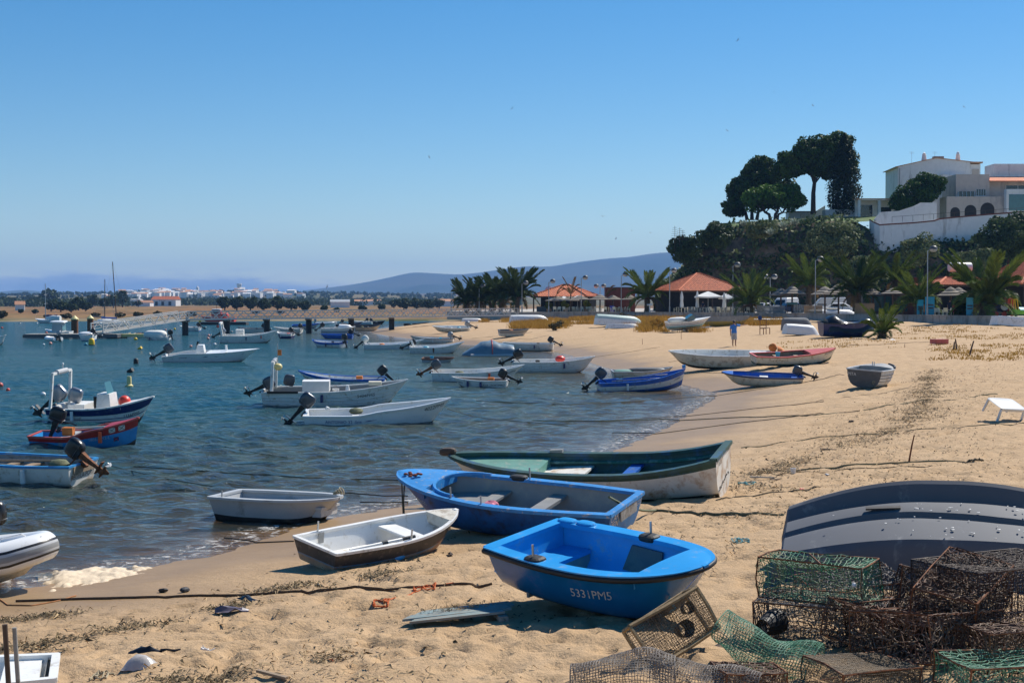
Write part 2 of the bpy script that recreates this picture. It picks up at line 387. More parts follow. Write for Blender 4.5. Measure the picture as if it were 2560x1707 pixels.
def blob_pts(c, r, n, inner=0.55, squash_under=1.0):
    d = rng.normal(size=(n, 3)); d /= np.linalg.norm(d, axis=1)[:, None]
    rad = (inner + (1 - inner) * rng.random(n) ** 0.6)[:, None]
    p = d * rad; p[:, 2] = np.where(p[:, 2] < 0, p[:, 2] * squash_under, p[:, 2])
    return p * np.asarray(r) + np.asarray(c), d
def crown_np(blobs, size, up=0.3, aspect=1.0, squash=1.0):
    P = []; D = []
    for c, r, n in blobs:
        p, d = blob_pts(c, r, int(n), squash_under=squash); P.append(p); D.append(d)
    return leaf_faces(np.concatenate(P), size, up, aspect=aspect, nrm=np.concatenate(D))
def clumpy(c, r, k, rr, n, zmin=-1.0, zmax=1.0, shell=0.75):
    """k sub-blobs spread over an ellipsoid; n leaves in each"""
    out = []; c = np.asarray(c, float); r = np.asarray(r, float)
    while len(out) < k:
        d = rng.normal(size=3); d /= np.linalg.norm(d)
        if not (zmin <= d[2] <= zmax): continue
        q = c + d * r * (shell + (1 - shell) * rng.random()) * rng.uniform(0.8, 1.0)
        s = rr * rng.uniform(0.7, 1.3)
        out.append((q, (s, s, s * rng.uniform(0.6, 0.9)), n))
    return out
# ------------------------------------------------------------------ beach terrain
SHORE = np.array([(-70, 2), (-30, 11), (-14, 16.5), (-7.1, 19.6), (-5.7, 21.4), (-4.5, 23.0), (-3.6, 26.2), (-1.9, 28.3), (0.6, 33.0), (3.06, 39.4),
                  (5.2, 46.5), (6.94, 53.7), (8.6, 60.0), (9.2, 64.0), (8.5, 71), (7.0, 80), (5.7, 91.8), (4.6, 112), (1.9, 130), (-6.1, 143),
                  (-14.9, 176), (-20, 200), (-21.5, 225), (-20, 255), (-8, 300), (10, 380), (60, 440)], float)
LAND = np.vstack([SHORE, [(400, 440), (400, -60), (-70, -60)]])
def sdist(x, y):
    x = np.atleast_1d(np.asarray(x, float)); y = np.atleast_1d(np.asarray(y, float))
    shp = x.shape; x = x.ravel(); y = y.ravel()
    best = np.full(x.shape, 1e9)
    for (ax, ay), (bx, by) in zip(SHORE[:-1], SHORE[1:]):
        dx, dy = bx - ax, by - ay
        t = np.clip(((x - ax) * dx + (y - ay) * dy) / (dx * dx + dy * dy), 0, 1)
        best = np.minimum(best, np.hypot(x - ax - t * dx, y - ay - t * dy))
    ins = np.zeros(x.shape, bool); n = len(LAND); j = n - 1
    for i in range(n):
        xi, yi = LAND[i]; xj, yj = LAND[j]
        if yi != yj:
            ins ^= ((yi > y) != (yj > y)) & (x < (xj - xi) * (y - yi) / (yj - yi) + xi)
        j = i
    return np.where(ins, best, -best).reshape(shp)
def terr(x, y):
    d = sdist(x, y); y = np.asarray(y, float)
    k = np.interp(y, [20, 34, 60], [0.62, 0.75, 1.0])
    up = np.interp(d, [0, 3, 6, 10, 20, 40, 80], [0, .34, .72, 1.05, 1.48, 1.88, 2.08]) * k
    dn = np.interp(-d, [0, 2, 6, 20, 60], [0, .16, .6, 1.6, 3.2])
    return np.where(d > 0, up, -dn)
_SEG = [(ax, ay, bx - ax, by - ay, 1.0 / ((bx - ax) ** 2 + (by - ay) ** 2)) for (ax, ay), (bx, by) in zip(SHORE[:-1].tolist(), SHORE[1:].tolist())]
_LP = LAND.tolist()
def sd1(x, y):
    b = 1e18
    for ax, ay, dx, dy, i in _SEG:
        px, py = x - ax, y - ay; t = (px * dx + py * dy) * i; t = 0.0 if t < 0 else 1.0 if t > 1 else t
        ex, ey = px - t * dx, py - t * dy; e = ex * ex + ey * ey
        if e < b: b = e
    ins = False; xj, yj = _LP[-1]
    for xi, yi in _LP:
        if (yi > y) != (yj > y) and x < (xj - xi) * (y - yi) / (yj - yi) + xi: ins = not ins
        xj, yj = xi, yi
    return math.sqrt(b) if ins else -math.sqrt(b)
def _lerp(v, xs, ys):
    if v <= xs[0]: return ys[0]
    for a, b, c, d in zip(xs[:-1], xs[1:], ys[:-1], ys[1:]):
        if v <= b: return c + (d - c) * (v - a) / (b - a)
    return ys[-1]
def terr1(x, y):
    d = sd1(x, y)
    if d > 0: return _lerp(d, (0, 3, 6, 10, 20, 40, 80), (0, .34, .72, 1.05, 1.48, 1.88, 2.08)) * _lerp(y, (20, 34, 60), (.62, .75, 1.0))
    return -_lerp(-d, (0, 2, 6, 20, 60), (0, .16, .6, 1.6, 3.2))
def gnd(px, py, lift=0.0):
    """where the pixel ray meets the sand"""
    d = ray(px, py); a = 7.0; b = a
    while b < 420:
        b = a * 1.02
        if CAMZ + d.z * b - terr1(d.x * b, d.y * b) <= 0: break
        a = b
    for _ in range(16):
        mid = (a + b) / 2
        if CAMZ + d.z * mid - terr1(d.x * mid, d.y * mid) > 0: a = mid
        else: b = mid
    return Vector((d.x * a, d.y * a, CAMZ + d.z * a + lift))
# sand sheet: rows get longer with distance, columns fan out
def sand_disp(X, Y, d):
    land = np.clip(d / 5.0, 0, 1) * np.clip((d - 1.5) / 4, 0, 1)
    fade = np.clip(60 / np.maximum(Y, 1), 0.35, 1)
    s = fbm(X * 0.55, Y * 0.55, 3, 3) * 0.10 + fbm(X * 1.6, Y * 1.6, 3, 9) * 0.085 + fbm(X * 4.5, Y * 4.5, 3, 21) * 0.05
    # trodden hollows
    c = vnoise(X * 2.3, Y * 2.3, 40); s = s - np.clip(c - 0.60, 0, 1) * 0.24 - np.clip(vnoise(X * 3.7, Y * 3.7, 47) - 0.66, 0, 1) * 0.22
    dune = np.clip((d - 14) / 14, 0, 1) * np.clip((Y - 70) / 60, 0, 1) * (fbm(X * 0.12, Y * 0.12, 4, 55) * 0.9 + 0.05)
    return s * land * fade + dune
def build_sand():
    ys = np.concatenate([np.linspace(-40, 8.5, 12)[:-1], np.geomspace(8.5, 60, 330)[:-1], np.geomspace(60, 450, 190)])
    u = np.concatenate([[-1.0, -0.6, -0.3], np.linspace(-0.12, 1.12, 420), [1.35, 1.7, 2.2, 3.0]])
    Y = np.repeat(ys[:, None], len(u), 1)
    W = np.maximum(np.abs(Y), 9) * 0.42
    X = (u[None, :] * 2 - 1) * W
    out = np.where(u > 1.12, (u - 1.12) * 90, np.where(u < -0.12, (u + 0.12) * 60, 0))
    X = X + out[None, :]
    d = sdist(X, Y); Z = terr(X, Y) + sand_disp(X, Y, d)
    # footprints: short trails of dents with a raised rim
    fr = random.Random(21)
    for k in range(95):
        py = fr.uniform(960, 1690); px = fr.uniform(150, 2560); a = fr.uniform(-.5, .9) + (math.pi if fr.random() < .5 else 0); g = gnd(px, py)
        for q in range(fr.randint(5, 12)):
            sd = .13 * (1 if q % 2 else -1); cx = g.x + math.cos(a) * .36 * q - math.sin(a) * sd; cyy = g.y + math.sin(a) * .36 * q + math.cos(a) * sd
            if sd1(cx, cyy) < 3.2: continue
            i0, i1 = np.searchsorted(ys, (cyy - .35, cyy + .35))
            if i1 - i0 < 2: continue
            dx = X[i0:i1] - cx; dy = Y[i0:i1] - cyy; uu = (dx * math.cos(a) + dy * math.sin(a)) / .15; vv = (-dx * math.sin(a) + dy * math.cos(a)) / .085; rr = uu * uu + vv * vv
            Z[i0:i1] += -.042 * np.exp(-rr) + .020 * np.exp(-(np.sqrt(rr) - 1.5) ** 2 * 4)
    me = np_mesh('sand', np.stack([X, Y, Z], -1).reshape(-1, 3), grid_faces(len(ys), len(u)), None, True)
    edge = d + fbm(X * 0.35, Y * 0.35, 4, 70) * 3.0
    set_attr(me, 'wet', np.clip(1 - (edge - 1.6) / 2.6, 0, 1)); set_attr(me, 'shore', d)
    m, nt, p, o = _nodes('beach_sand')
    n1 = _noise(nt, 0.9, 6, 0.6); n2 = _noise(nt, 14, 6, 0.7); n3 = _noise(nt, 90, 3, 0.7); n4 = _noise(nt, 3.2, 7, 0.66)
    c = _mixc(nt, _ramp(nt, n1, 0.3, 0.7), (0.455, 0.300, 0.163), (0.56, 0.385, 0.222))
    c = _mixc(nt, _math(nt, 'MULTIPLY', _ramp(nt, n4, 0.56, 0.70), 0.55), c, (0.30, 0.20, 0.105))
    c = _mixc(nt, _math(nt, 'MULTIPLY', _ramp(nt, n2, 0.60, 0.74), 0.50), c, (0.24, 0.165, 0.09))
    c = _mixc(nt, _math(nt, 'MULTIPLY', _ramp(nt, n3, 0.40, 0.7), 0.30), c, (0.33, 0.23, 0.13))
    wet = _attr(nt, 'wet')
    c = _mixc(nt, wet, c, _mixc(nt, _ramp(nt, n1, .3, .7), (0.265, 0.170, 0.085), (0.33, 0.215, 0.11)))
    nt.links.new(c, p.inputs['Base Color'])
    ro = nt.nodes.new('ShaderNodeMapRange'); ro.inputs[3].default_value = 0.92; ro.inputs[4].default_value = 0.48
    nt.links.new(wet, ro.inputs[0]); nt.links.new(ro.outputs[0], p.inputs['Roughness'])
    p.inputs['Specular IOR Level'].default_value = 0.3
    dry = _math(nt, 'SUBTRACT', 1.0, _math(nt, 'MULTIPLY', wet, 0.85))
    hb = _math(nt, 'ADD', _math(nt, 'MULTIPLY', n4, 1.2), _math(nt, 'ADD', _math(nt, 'MULTIPLY', n2, 0.45), _math(nt, 'MULTIPLY', n3, 0.08)))
    b = _bump(nt, p, _math(nt, 'MULTIPLY', hb, dry), 0.75, 0.09)
    me.materials.append(m)
    return tag(link('sand', me), kind='structure')
build_sand()
# ------------------------------------------------------------------ water
WAVES = []
for i in range(46):
    lam = 0.22 * (8 ** (i / 45.0)); th = R(-82) + random.gauss(0, 0.55)
    WAVES.append((2 * math.pi / lam, th, 0.0120 * lam ** 0.62, random.random() * 6.28, lam))
def build_water():
    ys = np.concatenate([np.linspace(6, 15, 6)[:-1], np.geomspace(15, 350, 640)])
    u = np.concatenate([[-30, -8, -3, -1.8], np.linspace(-1.12, 0.75, 560), [1.1, 2, 6, 20]])
    Y = np.repeat(ys[:, None], len(u), 1); X = u[None, :] * np.maximum(Y, 12) * 0.385
    d = sdist(X, Y)
    cell = np.maximum(Y * 0.0052, 0.0); Z = np.zeros_like(X)
    gust = 0.62 + 0.9 * np.clip(fbm(X * 0.05, Y * 0.03, 3, 90) + 0.4, 0, 1)
    for k, th, a, ph, lam in WAVES:
        fil = np.clip((lam / cell - 2.2) / 2.5, 0, 1)
        phase = k * (X * math.cos(th) + Y * math.sin(th)) + ph + 1.6 * vnoise(X * 0.21, Y * 0.21, int(lam * 50) % 90)
        s = np.sin(phase); Z += a * fil * (s - 0.22 * np.cos(2 * phase))
    Z *= gust * np.clip(-d / 5.0, 0.12, 1.0)
    dep = np.clip(-terr(X, Y), 0, 4)
    me = np_mesh('water', np.stack([X, Y, Z], -1).reshape(-1, 3), grid_faces(len(ys), len(u)), None, True)
    set_attr(me, 'depth', dep); set_attr(me, 'shore', d)
    m, nt, p, o = _nodes('estuary_water'); nt.nodes.remove(p)
    t = nt.nodes.new('ShaderNodeTexCoord')
    nA = _noise(nt, 5.0, 5, 0.6, t.outputs['Object'], 0.4, (0.6, 1.3, 1)); nB = _noise(nt, 1.9, 5, 0.62, t.outputs['Object'], 0.5, (0.55, 1.2, 1))
    nC = _noise(nt, 11.0, 3, 0.6, t.outputs['Object'], 0.2, (0.8, 1.3, 1))
    hgt = _math(nt, 'ADD', _math(nt, 'ADD', _math(nt, 'MULTIPLY', nA, 0.42), _math(nt, 'MULTIPLY', nB, 0.72)), _math(nt, 'MULTIPLY', nC, 0.07))
    sh = _attr(nt, 'shore'); calm = _math(nt, 'MULTIPLY', sh, -0.16, True)
    calm = _math(nt, 'MAXIMUM', calm, 0.16)
    bp = nt.nodes.new('ShaderNodeBump'); bp.inputs['Distance'].default_value = 0.30; bp.inputs['Strength'].default_value = 0.9
    nt.links.new(_math(nt, 'MULTIPLY', hgt, calm), bp.inputs['Height'])
    fr = nt.nodes.new('ShaderNodeFresnel'); fr.inputs['IOR'].default_value = 1.333; nt.links.new(bp.outputs[0], fr.inputs['Normal'])
    gl = nt.nodes.new('ShaderNodeBsdfGlossy'); gl.inputs['Roughness'].default_value = 0.06; nt.links.new(bp.outputs[0], gl.inputs['Normal'])
    df = nt.nodes.new('ShaderNodeBsdfDiffuse'); nt.links.new(bp.outputs[0], df.inputs['Normal'])
    body = _mixc(nt, _ramp(nt, _attr(nt, 'depth'), 0.15, 1.5), (0.105, 0.082, 0.036), (0.016, 0.068, 0.090))
    body = _mixc(nt, _math(nt, 'MULTIPLY', _ramp(nt, nB, 0.42, 0.66), 0.6), body, (0.026, 0.094, 0.104))
    nt.links.new(body, df.inputs[0])
    trn = nt.nodes.new('ShaderNodeBsdfTransparent'); trn.inputs[0].default_value = (0.86, 0.80, 0.64, 1)
    op = _math(nt, 'SUBTRACT', 1.0, _math(nt, 'POWER', 2.718, _math(nt, 'MULTIPLY', _attr(nt, 'depth'), -3.4)))
    m1 = nt.nodes.new('ShaderNodeMixShader'); nt.links.new(op, m1.inputs[0]); nt.links.new(trn.outputs[0], m1.inputs[1]); nt.links.new(df.outputs[0], m1.inputs[2])
    # foam lace at the very edge
    fz = _noise(nt, 5.5, 6, 0.7, t.outputs['Object'], 0.6)
    edge = _math(nt, 'MULTIPLY', _math(nt, 'SUBTRACT', 1.0, _math(nt, 'ABSOLUTE', _math(nt, 'ADD', _math(nt, 'MULTIPLY', sh, 1.6), 0.75))), 1.0, True)
    foam = _math(nt, 'MULTIPLY', _ramp(nt, fz, 0.53, 0.62), _math(nt, 'MULTIPLY', edge, 0.85), True)
    fo = nt.nodes.new('ShaderNodeBsdfDiffuse'); fo.inputs[0].default_value = (0.72, 0.70, 0.66, 1)
    m2 = nt.nodes.new('ShaderNodeMixShader'); nt.links.new(fr.outputs[0], m2.inputs[0]); nt.links.new(m1.outputs[0], m2.inputs[1]); nt.links.new(gl.outputs[0], m2.inputs[2])
    m3 = nt.nodes.new('ShaderNodeMixShader'); nt.links.new(foam, m3.inputs[0]); nt.links.new(m2.outputs[0], m3.inputs[1]); nt.links.new(fo.outputs[0], m3.inputs[2])
    nt.links.new(m3.outputs[0], o.inputs[0]); me.materials.append(m)
    return tag(link('water', me), kind='structure')
build_water()
# ------------------------------------------------------------------ far bank and hills
def fterr(X, Y):
    X = np.asarray(X, float); Y = np.asarray(Y, float)
    sh = 9 * vnoise(X * 0.012, Y * 0 + 3.3, 5) - 4 + np.clip(-X - 95, 0, 60) * 0.35
    z = np.interp(Y + sh, [296, 330, 338, 360, 420, 520, 700, 1000, 1300, 1800, 2300, 2900, 4500, 20000], [-1.6, -.05, .2, .35, .5, .8, 1.2, 1.9, 2.6, 4.0, 7.5, 15, 26, 60])
    z = z + fbm(X * 0.010, Y * 0.010, 4, 31) * np.clip((Y - 345) / 130, 0, 1) * 1.1
    town = np.exp(-(((X + 600) / 520) ** 2 + ((Y - 2950) / 700) ** 2)) * 12
    return z + town
def fgnd(px, py):
    d = ray(px, py); ks = np.geomspace(300, 9000, 1500)
    dz = CAMZ + d.z * ks - fterr(d.x * ks, d.y * ks)
    i = int(np.argmax(dz < 0)) if (dz < 0).any() else len(ks) - 1
    k = ks[i]; return Vector((d.x * k, d.y * k, float(fterr(d.x * k, d.y * k))))
def build_far():
    ys = np.concatenate([np.geomspace(292, 1200, 190)[:-1], np.geomspace(1200, 15000, 90)])
    u = np.linspace(-1, 1, 260)
    Y = np.repeat(ys[:, None], len(u), 1); X = u[None, :] * (Y * 0.8 + 150)
    Z = fterr(X, Y)
    me = np_mesh('far_bank', np.stack([X, Y, Z], -1).reshape(-1, 3), grid_faces(len(ys), len(u)), None, True)
    set_attr(me, 'near', np.clip(1 - (Y - 340) / 45, 0, 1)); set_attr(me, 'farr', np.clip((Y - 900) / 900, 0, 1))
    m, nt, p, o = _nodes('far_bank_ground')
    a = _noise(nt, 0.016, 5, 0.6); b = _noise(nt, 0.06, 5, 0.65, stretch=(1, 0.35, 1)); cc = _noise(nt, 0.35, 4, 0.6)
    c = _mixc(nt, _ramp(nt, a, 0.42, 0.58), (0.24, 0.115, 0.05), (0.25, 0.16, 0.068))
    c = _mixc(nt, _math(nt, 'MULTIPLY', _ramp(nt, b, 0.50, 0.60), 0.85), c, (0.060, 0.058, 0.024))
    c = _mixc(nt, _math(nt, 'MULTIPLY', _ramp(nt, cc, 0.5, 0.7), 0.5), c, (0.13, 0.085, 0.04))
    marsh = _mixc(nt, _ramp(nt, b, 0.4, 0.56), (0.065, 0.075, 0.022), (0.24, 0.19, 0.115))
    c = _mixc(nt, _attr(nt, 'near'), c, marsh)
    c = _mixc(nt, _attr(nt, 'farr'), c, _mixc(nt, _ramp(nt, a, 0.4, 0.6), (0.06, 0.075, 0.03), (0.20, 0.15, 0.075)))
    nt.links.new(c, p.inputs['Base Color']); p.inputs['Roughness'].default_value = 0.95; p.inputs['Specular IOR Level'].default_value = 0.1
    me.materials.append(m)
    tag(link('far_bank', me), kind='structure')
build_far()
def ridge(name, D, pts, depth, mat, seed, rough=1.0):
    """a range of hills whose crest passes through the given sight lines at distance D"""
    xs = np.array([p[0] for p in pts], float); yy = np.array([p[1] for p in pts], float)
    px = np.linspace(xs[0], xs[-1], 260); ph = np.interp(px, xs, yy)
    for _ in range(3): ph = np.convolve(np.pad(ph, 2, 'edge'), np.ones(5) / 5, 'valid')
    crest = CAMZ + (HORIZON - ph) * D / F
    rows = np.linspace(-1, 1, 40); V_ = []
    Xc = (px - 1280) / F * D
    for r in rows:
        prof = np.clip(1 - abs(r) ** 1.35, 0, 1) if r < 0 else np.clip(1 - r ** 1.2, 0, 1)
        Yr = D + r * depth; X = Xc * Yr / D * (1.0 if r < 0 else 1.0)
        gul = fbm(X / (depth * 0.16), np.full_like(X, Yr / (depth * 0.3)), 4, seed) * crest * 0.55 * rough * (1 - prof) ** 0.5 * np.clip(prof * 3, 0, 1)
        Z = np.maximum(crest * prof + gul, -5)
        V_.append(np.stack([X, np.full_like(X, Yr), Z], -1))
    me = np_mesh(name, np.concatenate(V_), grid_faces(len(rows), len(px)), mat, True)
    tag(link(name, me), kind='structure')
def hill_mat(name, c1, c2, s):
    m, nt, p, o = _nodes(name)
    n = _noise(nt, s, 6, 0.62)
    nt.links.new(_mixc(nt, _ramp(nt, n, 0.4, 0.62), c1, c2), p.inputs['Base Color'])
    p.inputs['Roughness'].default_value = 0.95; p.inputs['Specular IOR Level'].default_value = 0.05; return m
k_ = 1.0884
ridge('mountain_range', 9500, [(x * k_, y * k_) for x, y in [(560, 700), (690, 668), (800, 655), (880, 641), (930, 628), (955, 624), (1000, 628), (1060, 631), (1120, 623), (1190, 613), (1222, 609), (1250, 615), (1330, 603), (1400, 593), (1450, 590), (1500, 581), (1560, 579), (1700, 577), (1900, 585), (2200, 592), (2600, 610)]],
      2600, hill_mat('mountain_ground', (0.030, 0.045, 0.028), (0.075, 0.075, 0.045), 0.0011), 3)
ridge('distant_ridge', 8800, [(x * k_, y * k_) for x, y in [(-500, 690), (-250, 676), (-80, 672), (0, 670), (50, 666), (90, 668), (130, 676), (200, 684), (270, 682), (330, 680), (420, 686), (560, 690)]],
      2000, hill_mat('ridge_ground', (0.034, 0.048, 0.030), (0.075, 0.075, 0.045), 0.0012), 13)
ridge('low_hills', 6200, [(x * k_, y * k_) for x, y in [(250, 694), (330, 690), (380, 676), (415, 671), (450, 673), (500, 684), (600, 680), (640, 670), (690, 673), (740, 676), (800, 671), (850, 674), (900, 672), (960, 675), (1010, 671), (1060, 676), (1130, 680), (1300, 678), (1500, 676), (1900, 676), (2500, 680)]],
      1500, hill_mat('hill_ground', (0.055, 0.055, 0.028), (0.19, 0.125, 0.07), 0.0042), 23, 0.8)
# ------------------------------------------------------------------ headland with its scrub
CL = np.array([(34, 330), (29, 285), (26.5, 258), (26.0, 246), (29, 240.5), (36, 238.5), (46, 238), (56, 237), (62.5, 235.5), (76, 231), (88, 226), (102, 220), (125, 212), (160, 205)], float)
CTOP = np.array([9, 10.5, 11.5, 12.3, 14.6, 17.2, 17.8, 18.2, 14.3, 14.0, 13.6, 13.2, 13, 13], float)
def cliff_grid(nu=170, nv=30, nb=16):
    seg = np.r_[0, np.cumsum(np.hypot(*np.diff(CL, axis=0).T))]; s = np.linspace(0, seg[-1], nu)
    cx = np.interp(s, seg, CL[:, 0]); cyy = np.interp(s, seg, CL[:, 1]); top = np.interp(s, seg, CTOP)
    tx = np.gradient(cx); ty = np.gradient(cyy); l = np.hypot(tx, ty); nx, ny = -ty / l, tx / l    # pointing back into the hill
    rows = []
    for i in range(nv):
        v = i / (nv - 1)
        back = 5.5 * v ** 2.2 + 1.2 * v
        jit = fbm(s * 0.11, np.full(nu, v * 2.2), 4, 61) * 4.2 * math.sin(math.pi * min(1, v * 1.15)) 
        z = 2.0 + (top - 2.0) * (v ** 0.85)
        rows.append(np.stack([cx + nx * (back + jit), cyy + ny * (back + jit), z], -1))
    for i in range(1, nb + 1):
        b = 6.7 + 75 * (i / nb) ** 1.5
        rise = 1.6 * min(1, i / 6)
        rows.append(np.stack([cx + nx * b, cyy + ny * b, top + rise + fbm(s * .05, np.full(nu, b * .05), 3, 66) * 0.8], -1))
    return np.array(rows), nv
CG, CNV = cliff_grid()
def build_cliff():
    nr, nc, _ = CG.shape
    rock = pm('cliff_rock', (0.26, 0.18, 0.115), 0.95, 0.3, 0.35, 0.6, dirt=(0.055, 0.05, 0.03), amt=0.55, dscale=0.30)
    me = np_mesh('headland_cliff', CG.reshape(-1, 3), grid_faces(nr, nc), [rock, GRASS], True)
    mi = np.zeros((nr - 1, nc - 1), int); mi[CNV - 1:] = 1; me.polygons.foreach_set('material_index', mi.ravel())
    tag(link('headland_cliff', me), kind='structure')
    # scrub hanging over the face: uncountable
    P = []; N = []
    n = 26000
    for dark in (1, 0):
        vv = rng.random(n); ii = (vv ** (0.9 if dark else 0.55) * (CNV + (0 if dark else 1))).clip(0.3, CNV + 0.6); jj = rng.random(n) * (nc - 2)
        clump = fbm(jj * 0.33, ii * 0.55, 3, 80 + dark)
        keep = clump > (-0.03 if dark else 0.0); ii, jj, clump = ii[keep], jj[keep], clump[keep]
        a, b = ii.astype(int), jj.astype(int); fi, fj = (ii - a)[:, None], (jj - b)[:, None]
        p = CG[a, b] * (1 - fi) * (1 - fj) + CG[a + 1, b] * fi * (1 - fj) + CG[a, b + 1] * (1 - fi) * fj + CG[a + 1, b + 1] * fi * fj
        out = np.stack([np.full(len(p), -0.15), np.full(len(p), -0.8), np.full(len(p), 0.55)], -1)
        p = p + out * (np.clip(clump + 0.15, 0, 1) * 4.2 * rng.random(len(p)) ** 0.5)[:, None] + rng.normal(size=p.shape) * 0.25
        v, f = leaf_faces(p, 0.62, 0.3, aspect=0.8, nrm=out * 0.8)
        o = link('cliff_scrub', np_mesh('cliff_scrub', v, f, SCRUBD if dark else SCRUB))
        tag(o, 'dark scrub covering the shaded cliff face' if dark else 'scrub along the upper cliff, olive green lightened as if sunlit', None, kind='stuff')
build_cliff()
def hill(px, py, Y):
    return at(px, py, Y)
# ------------------------------------------------------------------ trees on the headland
def trunk_part(root, pts, rad, mat=BARK, n=8):
    MB().tube(pts, rad, n).build('trunk', mat, root, 60)
def pine(name, label, px, base_py, Y, crowns, tr, leaf=0.42, mat=PINE, group=None, dens=1.0):
    """crowns: (px, py, rx px, ry px); tr: trunk top offsets in px"""
    base = at(px, base_py, Y); root = thing(name, label, 'tree', base, group=group)
    s = Y / F
    for dx, dy, r0 in tr:
        top = at(px + dx, base_py - dy, Y) - base
        lean = Vector((top.x * 0.15, 0.1, top.z * 0.5))
        trunk_part(root, [(top.x * 0.3, 0, -0.4), lean + Vector((top.x * 0.25, 0, 0)), top * 0.8 + Vector((0.1, 0, 0)), top + Vector((0, 0, 1.0))], [r0 * 1.2, r0 * 0.95, r0 * 0.8, r0 * 0.45])
        for q in range(4):
            e = top + Vector((random.uniform(-3, 3), random.uniform(-2, 2), random.uniform(0.6, 2.0)))
            MB().tube([top * 0.72, (top * 0.72 + e) / 2 + Vector((0, 0, .5)), e], [r0 * .45, r0 * .3, r0 * .15], 5).build('limb', BARK, root)
    B = []
    for cx, cy, rx, ry in crowns:
        c = at(cx, cy, Y) - base; rxm, rym = rx * s, ry * s
        k = int(9 + rxm * rym * 1.4)
        B += clumpy(c, (rxm * 0.86, rxm * 0.8, rym * 0.8), k, 0.95 + 0.12 * rym, int(210 * dens))
        B.append((np.array(c), (rxm * 0.72, rxm * 0.62, rym * 0.66), int(260 * dens)))
    v, f = crown_np(B, leaf, 0.35)
    link('crown', np_mesh('crown', v, f, mat), root)
    return root
pine('stone_pine', 'tallest umbrella pine on the headland with a bare straight trunk', 2032, 530, 262,
     [(2045, 375, 66, 52), (2095, 380, 52, 58), (1985, 408, 50, 38), (2060, 420, 55, 26), (2110, 410, 30, 30), (1955, 425, 28, 26)], [(4, 95, 0.42)])
pine('stone_pine', 'dark pine on the headland behind the rounded light green pine', 1880, 545, 268,
     [(1895, 440, 50, 42), (1858, 480, 42, 48), (1835, 512, 28, 34), (1930, 470, 60, 44), (1905, 410, 26, 18)], [(-40, 28, 0.3), (0, 30, 0.32), (40, 30, 0.3)])
pine('stone_pine', 'rounded light green pine at the cliff edge in front of the dark pines', 1935, 545, 256,
     [(1935, 490, 62, 34), (1895, 498, 42, 34), (1980, 496, 36, 32)], [(-30, 18, 0.28), (10, 20, 0.3), (28, 18, 0.22)], mat=PINEL)
def cypress(px, base_py, Y, w, h):
    base = at(px, base_py, Y); s = Y / F
    root = thing('cypress_tree', 'broad dark columnar cypress beside the tall umbrella pine', 'tree', base)
    trunk_part(root, [(0, 0, -.3), (0, 0, h * s * 0.5)], [0.3, 0.15])
    B = []
    for i in range(60):
        t = (i + 0.5) / 60; z = t * h * s; r = w * s * 0.5 * (math.sin(math.pi * min(1, 0.16 + t * 0.86)) ** 0.6) * (1 if t < 0.8 else 1)
        for q in range(4):
            a = random.random() * 6.28; d = r * random.uniform(0.4, 0.8)
            B.append((np.array((math.cos(a) * d, math.sin(a) * d, z)), (r * 0.42, r * 0.42, 0.9), 62))
    v, f = crown_np(B, 0.36, 0.9, aspect=0.7); link('crown', np_mesh('crown', v, f, CYPR), root)
cypress(2110, 540, 258, 86, 196)
def bush(name, label, px, py, Y, rx, ry, mat, n=9000, leaf=0.32, cat='shrub', trunk=True, group=None):
    base = at(px, py + ry, Y); s = Y / F; root = thing(name, label, cat, base, group=group)
    B = clumpy((0, 0, ry * s), (rx * s * .85, rx * s * .8, ry * s * .85), 26, 0.34 * ry * s + 0.2, n // 30)
    B.append((np.array((0, 0, ry * s)), (rx * s * .7, rx * s * .7, ry * s * .75), n // 6))
    v, f = crown_np(B, leaf, 0.3); link('crown', np_mesh('crown', v, f, mat), root)
    if trunk: trunk_part(root, [(0, 0, -0.3), (0.1, 0, ry * s)], [0.18, 0.1])
    return root
bush('fig_tree', 'round dark green tree in front of the white gabled house', 2315, 475, 250, 52, 44, FIG, 11000, 0.36, 'tree')
bush('fig_tree', 'smaller green tree at the left foot of the round tree by the terrace', 2256, 500, 249, 26, 40, FIG, 5000, 0.34, 'tree')
bush('cliff_bush', 'big rounded olive grey bush on the cliff under the lawn', 2078, 602, 231, 72, 52, SCRUB, 11000, 0.30)
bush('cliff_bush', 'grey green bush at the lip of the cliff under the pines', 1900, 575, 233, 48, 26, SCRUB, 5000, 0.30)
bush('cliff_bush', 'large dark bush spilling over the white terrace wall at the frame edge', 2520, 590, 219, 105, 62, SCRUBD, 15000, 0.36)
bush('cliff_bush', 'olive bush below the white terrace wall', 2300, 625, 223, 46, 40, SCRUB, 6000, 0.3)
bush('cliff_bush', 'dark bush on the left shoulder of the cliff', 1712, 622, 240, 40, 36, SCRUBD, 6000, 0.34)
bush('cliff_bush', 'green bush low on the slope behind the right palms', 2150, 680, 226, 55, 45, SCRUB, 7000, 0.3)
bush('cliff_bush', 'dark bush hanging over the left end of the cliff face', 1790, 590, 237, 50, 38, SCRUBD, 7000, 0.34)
bush('cliff_bush', 'brownish bush above the solar water heater', 2440, 655, 214, 62, 40, SCRUB, 7000, 0.3)
